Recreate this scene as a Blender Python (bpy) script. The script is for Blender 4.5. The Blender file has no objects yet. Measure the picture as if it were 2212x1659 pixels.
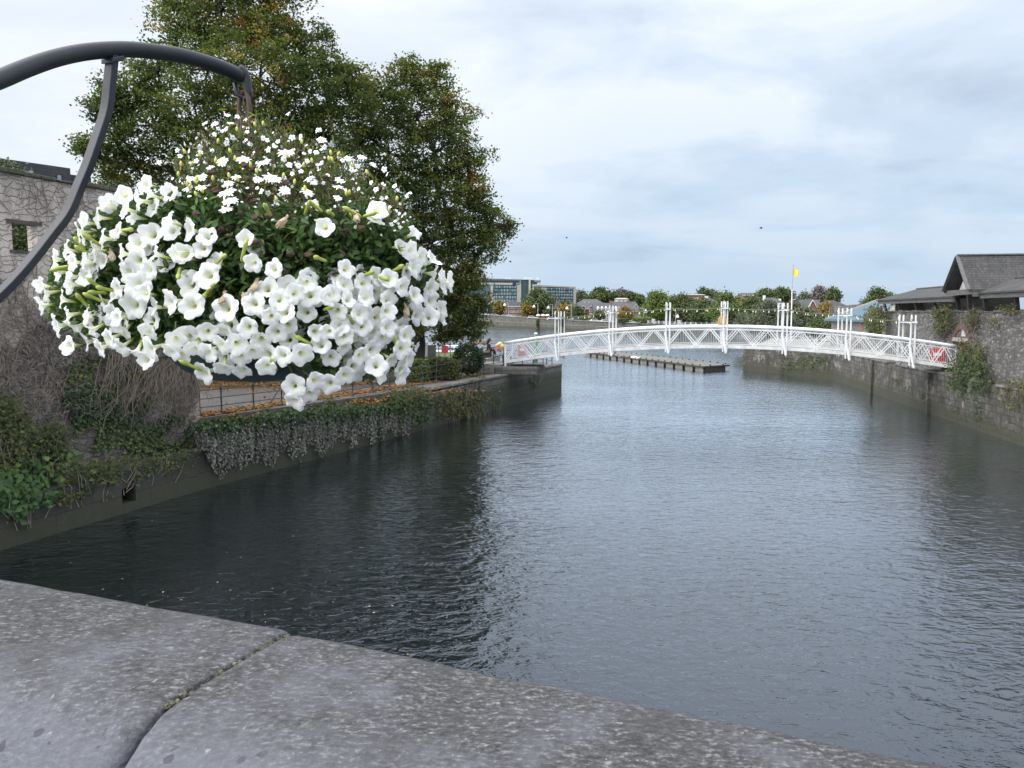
import bpy, math, random
import numpy as np
from mathutils import Vector
R = random.Random(7)
NR = np.random.default_rng(11)
S = bpy.context.scene
C = S.collection
# ------------------------------------------------------------------ camera
H = 6.5
FPX, CX, CY = 1661.0, 1106.0, 829.5
PIT = math.radians(5.4)
cd = bpy.data.cameras.new('camera')
cd.sensor_width = 36.0
cd.lens = 36.0 * FPX / 2212.0
cd.clip_start = 0.05
cd.clip_end = 6000
cam = bpy.data.objects.new('camera', cd)
C.objects.link(cam)
cam.location = (0, 0, H)
cam.rotation_euler = (math.radians(90) - PIT, 0, 0)
S.camera = cam
cP, sP = math.cos(PIT), math.sin(PIT)

def ray(px, py):
    u, v = (px - CX) / FPX, (py - CY) / FPX
    return Vector((u, cP - v * sP, -sP - v * cP))
def at_z(px, py, z):
    d = ray(px, py)
    t = (z - H) / d.z
    return Vector((d.x * t, d.y * t, z))
def at_y(px, py, Y):
    d = ray(px, py)
    t = Y / d.y
    return Vector((d.x * t, Y, H + d.z * t))
def at_plane(px, py, p, n):
    d = ray(px, py)
    o = Vector((0, 0, H))
    t = (Vector(p) - o).dot(n) / d.dot(n)
    return o + d * t
def on_line(px, a, b):
    """plan position where the pixel column px crosses the line a-b"""
    k = (px - CX) / FPX / cP
    ax, ay, bx, by = a[0], a[1], b[0], b[1]
    t = (k * ay - ax) / ((bx - ax) - k * (by - ay))
    return (ax + (bx - ax) * t, ay + (by - ay) * t)

# ------------------------------------------------------------------ materials
def new_mat(name):
    m = bpy.data.materials.new(name)
    m.use_nodes = True
    nt = m.node_tree
    return m, nt, nt.nodes['Principled BSDF']
def node(nt, t, **kw):
    n = nt.nodes.new(t)
    for k, v in kw.items():
        if k in n.inputs.keys():
            n.inputs[k].default_value = v
        else:
            setattr(n, k, v)
    return n
def ramp(nt, fac, stops, interp='LINEAR'):
    n = nt.nodes.new('ShaderNodeValToRGB')
    n.color_ramp.interpolation = interp
    e = n.color_ramp.elements
    while len(e) < len(stops):
        e.new(0.5)
    for q, (p, c) in zip(e, stops):
        q.position = p
        q.color = (c[0], c[1], c[2], 1)
    nt.links.new(fac, n.inputs['Fac'])
    return n.outputs['Color']
def mixc(nt, fac, a, b, mode='MIX'):
    n = nt.nodes.new('ShaderNodeMix')
    n.data_type = 'RGBA'
    n.blend_type = mode
    for sock, v in ((n.inputs[0], fac), (n.inputs[6], a), (n.inputs[7], b)):
        if hasattr(v, 'links'):
            nt.links.new(v, sock)
        elif isinstance(v, (int, float)):
            sock.default_value = v
        else:
            sock.default_value = (v[0], v[1], v[2], 1)
    return n.outputs[2]
def math_n(nt, op, a, b=0.0, c=0.0, clamp=False):
    n = nt.nodes.new('ShaderNodeMath')
    n.operation = op
    n.use_clamp = clamp
    for i, v in enumerate((a, b, c)):
        if hasattr(v, 'links'):
            nt.links.new(v, n.inputs[i])
        else:
            n.inputs[i].default_value = v
    return n.outputs[0]
def coords(nt, kind='Object', scale=(1, 1, 1), rot=(0, 0, 0)):
    tc = nt.nodes.new('ShaderNodeTexCoord')
    mp = nt.nodes.new('ShaderNodeMapping')
    mp.inputs['Scale'].default_value = scale
    mp.inputs['Rotation'].default_value = rot
    nt.links.new(tc.outputs[kind], mp.inputs[0])
    return mp.outputs[0]
def noise(nt, vec, scale, detail=4, rough=0.55, dist=0.0):
    n = node(nt, 'ShaderNodeTexNoise')
    n.inputs['Scale'].default_value = scale
    n.inputs['Detail'].default_value = detail
    n.inputs['Roughness'].default_value = rough
    n.inputs['Distortion'].default_value = dist
    nt.links.new(vec, n.inputs['Vector'])
    return n.outputs[0]
def bump(nt, bsdf, h, strength, dist):
    b = node(nt, 'ShaderNodeBump')
    b.inputs['Strength'].default_value = strength
    b.inputs['Distance'].default_value = dist
    nt.links.new(h, b.inputs['Height'])
    nt.links.new(b.outputs[0], bsdf.inputs['Normal'])
    return b
def plain(name, c1, c2=None, scale=3.0, rough=0.6, bmp=0.0, metal=0.0, kind='Object', stretch=(1, 1, 1)):
    m, nt, b = new_mat(name)
    b.inputs['Roughness'].default_value = rough
    b.inputs['Metallic'].default_value = metal
    c2 = c2 or tuple(x * 0.75 for x in c1)
    v = coords(nt, kind, stretch)
    n1 = noise(nt, v, scale, 6, 0.6)
    col = ramp(nt, n1, [(0.3, c2), (0.7, c1)])
    nt.links.new(col, b.inputs['Base Color'])
    if bmp:
        bump(nt, b, noise(nt, v, scale * 4, 5, 0.6), 0.6, bmp)
    return m
def masonry(name, c1, c2, mortar, bw=0.5, bh=0.22, ms=0.02, warp=0.12, warp_scale=1.7, stain=(0.05, 0.05, 0.045), stain_amt=0.5,
            algae=None, patch=None, bmp=0.03, gain=1.0, rubble=None):
    """coursed or rubble stone: warped courses, stone-to-stone colour, mortar, stains, a tide mark and peeling patches"""
    m, nt, b = new_mat(name)
    b.inputs['Roughness'].default_value = 0.85
    uv = coords(nt, 'UV')
    nz = node(nt, 'ShaderNodeTexNoise')
    nz.inputs['Scale'].default_value = warp_scale
    nz.inputs['Detail'].default_value = 3
    nt.links.new(uv, nz.inputs['Vector'])
    vm = node(nt, 'ShaderNodeVectorMath', operation='MULTIPLY_ADD')
    nt.links.new(nz.outputs['Color'], vm.inputs[0])
    vm.inputs[1].default_value = (warp, warp, 0)
    nt.links.new(uv, vm.inputs[2])
    br = node(nt, 'ShaderNodeTexBrick')
    br.inputs['Scale'].default_value = 1.0
    br.inputs['Brick Width'].default_value = bw
    br.inputs['Row Height'].default_value = bh
    br.inputs['Mortar Size'].default_value = ms
    br.inputs['Mortar Smooth'].default_value = 0.4
    br.inputs['Color1'].default_value = (*c1, 1)
    br.inputs['Color2'].default_value = (*c2, 1)
    br.inputs['Mortar'].default_value = (*mortar, 1)
    br.offset = 0.43
    br.squash = 0.75
    br.squash_frequency = 3
    nt.links.new(vm.outputs[0], br.inputs['Vector'])
    fine = noise(nt, uv, 9, 8, 0.7)
    stone, joint = br.outputs['Color'], br.outputs['Fac']
    if rubble is not None:                                              # irregular stones of every size instead of courses
        sv = node(nt, 'ShaderNodeVectorMath', operation='MULTIPLY')
        nt.links.new(vm.outputs[0], sv.inputs[0])
        sv.inputs[1].default_value = (1 / bw, 1 / bh, 1)
        v1 = node(nt, 'ShaderNodeTexVoronoi', voronoi_dimensions='2D')
        v2 = node(nt, 'ShaderNodeTexVoronoi', voronoi_dimensions='2D', feature='DISTANCE_TO_EDGE')
        for v_ in (v1, v2):
            v_.inputs['Scale'].default_value = 1.0
            v_.inputs['Randomness'].default_value = rubble
            nt.links.new(sv.outputs[0], v_.inputs['Vector'])
        sc_ = nt.nodes.new('ShaderNodeSeparateColor')
        nt.links.new(v1.outputs['Color'], sc_.inputs[0])
        joint = ramp(nt, v2.outputs['Distance'], [(ms * 1.2, (1,) * 3), (ms * 4.5, (0,) * 3)])
        stone = mixc(nt, joint, ramp(nt, sc_.outputs[0], [(0.05, tuple(x * .7 for x in c2)), (0.5, c2), (0.95, c1)]), mortar)
    col = mixc(nt, 0.8, stone, ramp(nt, fine, [(0.3, (0.35,) * 3), (0.7, (1.25,) * 3)]), 'MULTIPLY')
    if patch:
        pn = noise(nt, uv, patch[1], 6, 0.62)
        if len(patch) > 4:                                              # more render left above this height
            sp0 = node(nt, 'ShaderNodeSeparateXYZ')
            nt.links.new(uv, sp0.inputs[0])
            hz_ = math_n(nt, 'DIVIDE', math_n(nt, 'SUBTRACT', sp0.outputs[1], patch[4]), 3.0, clamp=True)
            pn = math_n(nt, 'ADD', pn, math_n(nt, 'MULTIPLY', math_n(nt, 'SUBTRACT', hz_, 0.5), patch[5]))
        f = ramp(nt, pn, [(patch[2], (0,) * 3), (patch[2] + 0.05, (1,) * 3)])
        col = mixc(nt, math_n(nt, 'MULTIPLY', f, patch[3]), col, mixc(nt, fine, tuple(x * 0.6 for x in patch[0]), patch[0]))
    big = noise(nt, uv, 0.55, 6, 0.65)
    drip = noise(nt, coords(nt, 'UV', (2.2, 0.35, 1)), 1.6, 6, 0.65)
    sf = math_n(nt, 'MULTIPLY', ramp(nt, math_n(nt, 'ADD', math_n(nt, 'MULTIPLY', big, 0.5), math_n(nt, 'MULTIPLY', drip, 0.5)), [(0.42, (0,) * 3), (0.62, (1,) * 3)]), stain_amt)
    col = mixc(nt, sf, col, stain)
    if algae:
        sp = node(nt, 'ShaderNodeSeparateXYZ')
        nt.links.new(uv, sp.inputs[0])
        zz = math_n(nt, 'ADD', sp.outputs[1], math_n(nt, 'MULTIPLY', math_n(nt, 'SUBTRACT', drip, 0.5), 1.6))
        f = math_n(nt, 'DIVIDE', math_n(nt, 'SUBTRACT', algae[0], zz), algae[1], clamp=True)
        ac = mixc(nt, noise(nt, uv, 3.5, 6, 0.6), algae[2], algae[3])
        col = mixc(nt, math_n(nt, 'MULTIPLY', f, 0.92), col, ac)
    if gain != 1.0:
        col = mixc(nt, 1.0, col, (gain,) * 3, 'MULTIPLY')
    nt.links.new(col, b.inputs['Base Color'])
    hgt = math_n(nt, 'ADD', math_n(nt, 'MULTIPLY', joint, -1.0), math_n(nt, 'MULTIPLY', fine, 0.8))
    bump(nt, b, hgt, 0.9, bmp)
    return m
def leafy(name, stops, rough=0.6, trans=0.3):
    """leaf colour comes from a per-leaf tint (kind of leaf: fresh, dull, autumn), no shading in it"""
    m, nt, b = new_mat(name)
    b.inputs['Roughness'].default_value = rough
    at = node(nt, 'ShaderNodeAttribute', attribute_name='tint')
    col = ramp(nt, at.outputs['Fac'], stops)
    nt.links.new(col, b.inputs['Base Color'])
    b.inputs['Specular IOR Level'].default_value = 0.25
    if trans:
        tr = node(nt, 'ShaderNodeBsdfTranslucent')
        nt.links.new(mixc(nt, 1.0, col, (1.1, 1.25, 0.6), 'MULTIPLY'), tr.inputs['Color'])
        mx = node(nt, 'ShaderNodeMixShader')
        mx.inputs[0].default_value = trans
        nt.links.new(b.outputs[0], mx.inputs[1])
        nt.links.new(tr.outputs[0], mx.inputs[2])
        nt.links.new(mx.outputs[0], nt.nodes['Material Output'].inputs['Surface'])
    return m

# ------------------------------------------------------------------ mesh helpers
def wloc(o):
    v = Vector((0, 0, 0))
    while o is not None:
        v += o.location
        o = o.parent
    return v
def link(name, me, parent=None, loc=None):
    o = bpy.data.objects.new(name, me)
    C.objects.link(o)
    if parent is not None:
        o.parent = parent
    if loc is not None:
        o.location = loc
    return o
def tag(o, label=None, cat=None, group=None, kind=None):
    if label: o['label'] = label
    if cat: o['category'] = cat
    if group: o['group'] = group
    if kind: o['kind'] = kind
    return o
def thing(name, label, cat, loc=(0, 0, 0), group=None):
    o = bpy.data.objects.new(name, None)
    o.empty_display_size = 0.3
    C.objects.link(o)
    o.location = loc
    return tag(o, label, cat, group, 'thing')
def unit(v):
    v = Vector(v)
    return v.normalized() if v.length > 1e-9 else Vector((0, 0, 1))
class MB:
    def __init__(s):
        s.v, s.f, s.m = [], [], []
        s.mi = 0
        s.t = None
    def add(s, vs, fs):
        o = len(s.v)
        s.v += [tuple(x) for x in vs]
        for f in fs:
            s.f.append([i + o for i in f])
            s.m.append(s.mi)
        return s
    def mat(s, i):
        s.mi = i
        return s
    def box(s, a, b):
        x0, y0, z0 = a
        x1, y1, z1 = b
        return s.add([(x0, y0, z0), (x1, y0, z0), (x1, y1, z0), (x0, y1, z0), (x0, y0, z1), (x1, y0, z1), (x1, y1, z1), (x0, y1, z1)],
                     [(3, 2, 1, 0), (4, 5, 6, 7), (0, 1, 5, 4), (1, 2, 6, 5), (2, 3, 7, 6), (3, 0, 4, 7)])
    def obox(s, c, ax, ay, az):
        """box about centre c with half-axis vectors"""
        c, ax, ay, az = map(Vector, (c, ax, ay, az))
        if ax.cross(ay).dot(az) < 0:
            ax = -ax
        vs = [c + sx * ax + sy * ay + sz * az for sz in (-1, 1) for sx, sy in ((-1, -1), (1, -1), (1, 1), (-1, 1))]
        return s.add(vs, [(3, 2, 1, 0), (4, 5, 6, 7), (0, 1, 5, 4), (1, 2, 6, 5), (2, 3, 7, 6), (3, 0, 4, 7)])
    def bar(s, p, q, w, h, up=(0, 0, 1)):
        p, q = Vector(p), Vector(q)
        d = unit(q - p)
        side = d.cross(Vector(up))
        if side.length < 1e-4:
            side = d.cross(Vector((1, 0, 0)))
        side.normalize()
        u = side.cross(d)
        return s.obox((p + q) / 2, (q - p) / 2, side * w / 2, u * h / 2)
    def tube(s, pts, r, n=8, cap=True):
        pts = [Vector(p) for p in pts]
        rs = r if isinstance(r, (list, tuple)) else [r] * len(pts)
        vs, fs = [], []
        prev = None
        for i, p in enumerate(pts):
            d = unit(pts[min(i + 1, len(pts) - 1)] - pts[max(i - 1, 0)])
            if prev is None:
                prev = d.cross(Vector((0, 0, 1)))
                if prev.length < 0.05:
                    prev = d.cross(Vector((1, 0, 0)))
            a = (prev - d * prev.dot(d)).normalized()
            prev = a
            bb = d.cross(a)
            for k in range(n):
                th = 2 * math.pi * k / n
                vs.append(p + (a * math.cos(th) + bb * math.sin(th)) * rs[i])
        for i in range(len(pts) - 1):
            for k in range(n):
                k2 = (k + 1) % n
                fs.append((i * n + k, i * n + k2, (i + 1) * n + k2, (i + 1) * n + k))
        if cap:
            fs.append(tuple(range(n - 1, -1, -1)))
            fs.append(tuple((len(pts) - 1) * n + k for k in range(n)))
        return s.add(vs, fs)
    def lathe(s, c, prof, n=16, axis=(0, 0, 1)):
        """profile [(r,h)] about an axis through c"""
        c = Vector(c)
        w = unit(axis)
        a = w.cross(Vector((0, 1, 0)))
        if a.length < 0.05:
            a = w.cross(Vector((1, 0, 0)))
        a.normalize()
        b = w.cross(a)
        vs, fs = [], []
        for r, h in prof:
            for k in range(n):
                th = 2 * math.pi * k / n
                vs.append(c + w * h + (a * math.cos(th) + b * math.sin(th)) * r)
        for i in range(len(prof) - 1):
            for k in range(n):
                k2 = (k + 1) % n
                fs.append((i * n + k, i * n + k2, (i + 1) * n + k2, (i + 1) * n + k))
        fs.append(tuple(range(n - 1, -1, -1)))
        fs.append(tuple((len(prof) - 1) * n + k for k in range(n)))
        return s.add(vs, fs)
    def ball(s, c, r, n=10, m=7, wob=0.0):
        c = Vector(c)
        rx, ry, rz = r if isinstance(r, (list, tuple)) else (r, r, r)
        vs, fs = [c + Vector((0, 0, -rz))], []
        for j in range(1, m):
            ph = -math.pi / 2 + math.pi * j / m
            for k in range(n):
                th = 2 * math.pi * k / n
                w = 1 + wob * (R.random() - 0.5)
                vs.append(c + Vector((rx * math.cos(ph) * math.cos(th) * w, ry * math.cos(ph) * math.sin(th) * w, rz * math.sin(ph) * w)))
        vs.append(c + Vector((0, 0, rz)))
        for k in range(n):
            fs.append((0, 1 + (k + 1) % n, 1 + k))
        for j in range(m - 2):
            for k in range(n):
                a, b = 1 + j * n + k, 1 + j * n + (k + 1) % n
                fs.append((a, b, b + n, a + n))
        L = len(vs) - 1
        for k in range(n):
            fs.append((L, 1 + (m - 2) * n + k, 1 + (m - 2) * n + (k + 1) % n))
        return s.add(vs, fs)
    def prism(s, poly, z0, z1):
        """upright prism over a plan polygon (x,y) given counter-clockwise; z1 may be a list"""
        n = len(poly)
        t = z1 if isinstance(z1, (list, tuple)) else [z1] * n
        b = z0 if isinstance(z0, (list, tuple)) else [z0] * n
        vs = [(p[0], p[1], b[i]) for i, p in enumerate(poly)] + [(p[0], p[1], t[i]) for i, p in enumerate(poly)]
        fs = [tuple(range(n - 1, -1, -1)), tuple(range(n, 2 * n))] + [(i, (i + 1) % n, n + (i + 1) % n, n + i) for i in range(n)]
        return s.add(vs, fs)
    def extrude(s, poly, d):
        """solid from a planar 3-D polygon pushed along vector d"""
        n = len(poly)
        poly = [Vector(p) for p in poly]
        d = Vector(d)
        nn = Vector((0, 0, 0))
        for i in range(n):
            nn += (poly[i] - poly[0]).cross(poly[(i + 1) % n] - poly[0])
        if nn.dot(d) < 0:
            poly = poly[::-1]
        vs = poly + [p + d for p in poly]
        return s.add(vs, [tuple(range(n - 1, -1, -1)), tuple(range(n, 2 * n))] + [(i, (i + 1) % n, n + (i + 1) % n, n + i) for i in range(n)])
    def build(s, name, mats, parent=None, smooth=False, loc=None, bevel=0.0):
        off = wloc(parent) if parent is not None else Vector((0, 0, 0))
        if loc is not None:
            off = off + Vector(loc)
        va = np.array(s.v, dtype=np.float64).reshape(-1, 3)
        me = bpy.data.meshes.new(name)
        me.from_pydata([tuple(x) for x in (va - np.array(off))], [], s.f)
        mats = mats if isinstance(mats, (list, tuple)) else [mats]
        for m in mats:
            me.materials.append(m)
        if len(mats) > 1:
            me.polygons.foreach_set('material_index', s.m)
        box_uv(me, off)
        if s.t is not None:
            a = me.attributes.new('tint', 'FLOAT', 'POINT')
            a.data.foreach_set('value', np.array(s.t, dtype=np.float32))
        if smooth:
            me.polygons.foreach_set('use_smooth', [True] * len(me.polygons))
        me.update()
        o = link(name, me, parent, loc)
        if bevel:
            bv = o.modifiers.new('bevel', 'BEVEL')
            bv.width = bevel
            bv.segments = 2
            bv.limit_method = 'ANGLE'
        return o
def box_uv(me, off):
    n = len(me.polygons)
    if n == 0:
        return
    nor = np.zeros(n * 3)
    me.polygons.foreach_get('normal', nor)
    nor = nor.reshape(-1, 3)
    ls = np.zeros(n, dtype=np.int32)
    me.polygons.foreach_get('loop_total', ls)
    lv = np.zeros(len(me.loops), dtype=np.int32)
    me.loops.foreach_get('vertex_index', lv)
    co = np.zeros(len(me.vertices) * 3)
    me.vertices.foreach_get('co', co)
    co = co.reshape(-1, 3) + np.array(off)
    t = np.stack([-nor[:, 1], nor[:, 0], np.zeros(n)], 1)
    ln = np.linalg.norm(t, axis=1)
    flat = ln < 0.25
    t[flat] = (1, 0, 0)
    t /= np.maximum(np.linalg.norm(t, axis=1), 1e-6)[:, None]
    b = np.cross(nor, t)
    idx = np.repeat(np.arange(n), ls)
    p = co[lv]
    uv = np.stack([(p * t[idx]).sum(1), (p * b[idx]).sum(1)], 1)
    l = me.uv_layers.new(name='metres')
    l.data.foreach_set('uv', uv.astype(np.float32).ravel())
def smoothstep(x):
    x = np.clip(x, 0, 1)
    return x * x * (3 - 2 * x)
LEAF_Q = np.array([(-0.5, 0, 0), (0.0, -0.5, 0.06), (0.5, 0, -0.05), (0.0, 0.5, 0.06)])
LEAF_H = np.array([(-0.5, 0, 0), (-0.18, -0.4, 0.05), (0.2, -0.33, 0.04), (0.5, 0, -0.08), (0.2, 0.33, 0.04), (-0.18, 0.4, 0.05)])
LEAF_I = np.array([(-0.35, 0, 0), (-0.5, -0.35, .03), (-0.05, -0.5, 0.05), (0.5, 0, -0.06), (-0.05, 0.5, 0.05), (-0.5, 0.35, .03)])
def leaf_mesh(name, pts, size, tint, mat, parent=None, normal=None, nrand=1.0, shape=LEAF_Q, aspect=0.65, axis=None, axrand=1.0, loc=None):
    """one mesh of many separate leaves: a small folded blade at every point"""
    pts = np.asarray(pts, dtype=np.float64).reshape(-1, 3)
    n = len(pts)
    size = np.broadcast_to(np.asarray(size, dtype=np.float64), (n,))
    nm = NR.normal(size=(n, 3)) * nrand
    if normal is not None:
        nm = nm * 0.5 + np.broadcast_to(np.asarray(normal, dtype=np.float64), (n, 3))
    nm /= np.maximum(np.linalg.norm(nm, axis=1), 1e-6)[:, None]
    ax = NR.normal(size=(n, 3)) * axrand
    if axis is not None:
        ax = ax * 0.5 + np.broadcast_to(np.asarray(axis, dtype=np.float64), (n, 3))
    ax -= nm * (ax * nm).sum(1)[:, None]
    ax /= np.maximum(np.linalg.norm(ax, axis=1), 1e-6)[:, None]
    bx = np.cross(nm, ax)
    k = len(shape)
    P = pts[:, None, :] + size[:, None, None] * (shape[None, :, 0:1] * ax[:, None, :] + aspect * shape[None, :, 1:2] * bx[:, None, :] + shape[None, :, 2:3] * nm[:, None, :])
    off = wloc(parent) if parent is not None else Vector((0, 0, 0))
    if loc is not None:
        off = off + Vector(loc)
    V = (P.reshape(-1, 3) - np.array(off)).astype(np.float32)
    me = bpy.data.meshes.new(name)
    me.vertices.add(n * k)
    me.vertices.foreach_set('co', V.ravel())
    me.loops.add(n * k)
    me.loops.foreach_set('vertex_index', np.arange(n * k, dtype=np.int32))
    me.polygons.add(n)
    me.polygons.foreach_set('loop_start', np.arange(0, n * k, k, dtype=np.int32))
    a = me.attributes.new('tint', 'FLOAT', 'POINT')
    a.data.foreach_set('value', np.repeat(np.broadcast_to(np.asarray(tint, dtype=np.float32), (n,)), k))
    me.materials.append(mat)
    me.update(calc_edges=True)
    me.validate()
    return link(name, me, parent, loc)
def cluster_points(centre, radii, ncl, per, sig, shell=0.55, flat=1.0):
    """points in leaf clusters spread through an ellipsoid, denser towards its outside; returns points, cluster index"""
    d = NR.normal(size=(ncl, 3))
    d /= np.linalg.norm(d, axis=1)[:, None]
    r = (shell + (1 - shell) * NR.random(ncl)) * (0.85 + 0.3 * NR.random(ncl))
    c = np.array(centre) + d * r[:, None] * np.array(radii)
    idx = np.repeat(np.arange(ncl), per)
    p = c[idx] + NR.normal(size=(ncl * per, 3)) * sig * np.array((1, 1, flat))
    return p, idx, c
def px_poly_points(poly, n, fn, margin=0):
    """n points scattered over a picture-shaped patch of a real surface (fn: pixel -> point on it)"""
    xs = [p[0] for p in poly]
    ys = [p[1] for p in poly]
    out = []
    while len(out) < n:
        x, y = R.uniform(min(xs), max(xs)), R.uniform(min(ys), max(ys))
        ins = False
        j = len(poly) - 1
        for i in range(len(poly)):
            xi, yi = poly[i]
            xj, yj = poly[j]
            if (yi > y) != (yj > y) and x < (xj - xi) * (y - yi) / (yj - yi) + xi:
                ins = not ins
            j = i
        if ins:
            out.append(fn(x, y))
    return out
# ------------------------------------------------------------------ sky, sun
SUN_EL, SUN_AZ = math.radians(50), math.radians(-115)      # high on the left and a little behind the viewer, veiled by cloud
w = bpy.data.worlds.new('World')
S.world = w
w.use_nodes = True
nt = w.node_tree
bg = nt.nodes['Background']
bg.inputs['Strength'].default_value = 0.1
sky = node(nt, 'ShaderNodeTexSky', sky_type='NISHITA')
sky.sun_disc = False
sky.sun_elevation = SUN_EL
sky.sun_rotation = SUN_AZ
sky.dust_density = 2.0
tc = nt.nodes.new('ShaderNodeTexCoord')
nrm = node(nt, 'ShaderNodeVectorMath', operation='NORMALIZE')
nt.links.new(tc.outputs['Generated'], nrm.inputs[0])
D = nrm.outputs[0]
sep = nt.nodes.new('ShaderNodeSeparateXYZ')
nt.links.new(D, sep.inputs[0])
zc = math_n(nt, 'MAXIMUM', sep.outputs[2], 0.0)
inv = math_n(nt, 'DIVIDE', 1.0, math_n(nt, 'ADD', zc, 0.13))
flat = node(nt, 'ShaderNodeVectorMath', operation='SCALE')
nt.links.new(D, flat.inputs[0])
nt.links.new(inv, flat.inputs['Scale'])
mp = nt.nodes.new('ShaderNodeMapping')
mp.inputs['Scale'].default_value = (0.62, 1.25, 0.0)
mp.inputs['Rotation'].default_value = (0, 0, math.radians(-16))
mp.inputs['Location'].default_value = (3.1, 1.7, 0)
nt.links.new(flat.outputs[0], mp.inputs[0])
n1 = noise(nt, mp.outputs[0], 0.85, 8, 0.55, 0.35)
mp2 = nt.nodes.new('ShaderNodeMapping')
mp2.inputs['Scale'].default_value = (1, 1, 2.4)
nt.links.new(D, mp2.inputs[0])
n2 = noise(nt, mp2.outputs[0], 4.2, 9, 0.56, 0.4)
cl = math_n(nt, 'ADD', math_n(nt, 'MULTIPLY', n1, 0.52), math_n(nt, 'MULTIPLY', n2, 0.48))
clear = ramp(nt, zc, [(0.0, (4.1, 5.25, 6.5)), (0.10, (4.3, 5.4, 6.65)), (0.24, (5.0, 5.9, 7.0)), (0.36, (6.3, 7.0, 8.0)), (0.46, (8.6, 9.4, 10.6)), (0.66, (14.5, 15.2, 16.4))])
white = ramp(nt, zc, [(0.0, (4.2, 5.2, 6.4)), (0.12, (5.3, 6.15, 7.2)), (0.34, (7.5, 7.9, 8.4)), (0.46, (10, 10.5, 11.4)), (0.66, (16, 16.6, 17.6))])
dark = ramp(nt, zc, [(0.0, (3.5, 4.55, 5.9)), (0.12, (3.0, 3.8, 5.0)), (0.34, (4.2, 5.0, 6.2)), (0.46, (6.4, 7.1, 8.4)), (0.66, (10.5, 11.2, 12.6))])
base = mixc(nt, ramp(nt, cl, [(0.47, (0,) * 3), (0.57, (1,) * 3)]), clear, white)
base = mixc(nt, ramp(nt, cl, [(0.33, (0.95,) * 3), (0.46, (0,) * 3)]), base, dark)
dt = node(nt, 'ShaderNodeVectorMath', operation='DOT_PRODUCT')
nt.links.new(D, dt.inputs[0])
dt.inputs[1].default_value = Vector((-0.62, 0.74, 0.28)).normalized()
glow = ramp(nt, dt.outputs['Value'], [(0.70, (0,) * 3), (0.96, (1,) * 3)])
base = mixc(nt, math_n(nt, 'MULTIPLY', glow, 0.8), base, mixc(nt, ramp(nt, cl, [(0.38, (0,) * 3), (0.56, (1,) * 3)]), (6.7, 7.2, 7.7), (7.9, 8.15, 8.35)))
ds = node(nt, 'ShaderNodeVectorMath', operation='DOT_PRODUCT')          # glow added to unseen sky round the sun, lights surfaces facing the viewer
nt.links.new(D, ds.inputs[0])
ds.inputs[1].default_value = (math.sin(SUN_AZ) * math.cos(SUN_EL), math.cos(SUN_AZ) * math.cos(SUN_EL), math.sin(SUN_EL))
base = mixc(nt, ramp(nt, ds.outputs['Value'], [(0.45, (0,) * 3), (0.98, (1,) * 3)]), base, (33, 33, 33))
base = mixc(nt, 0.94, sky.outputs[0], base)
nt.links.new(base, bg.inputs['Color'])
sd = bpy.data.lights.new('sun', 'SUN')
sd.energy = 1.2
sd.angle = math.radians(40)
sd.color = (1.0, 0.98, 0.95)
so = bpy.data.objects.new('sun', sd)
C.objects.link(so)
sdir = Vector((math.sin(SUN_AZ) * math.cos(SUN_EL), math.cos(SUN_AZ) * math.cos(SUN_EL), math.sin(SUN_EL)))
so.rotation_euler = sdir.to_track_quat('Z', 'Y').to_euler()
so.location = (0, 0, 60)
S.view_settings.view_transform = 'Standard'
S.view_settings.look = 'None'
S.view_settings.exposure = 0.45
S.view_settings.gamma = 1.0

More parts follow.
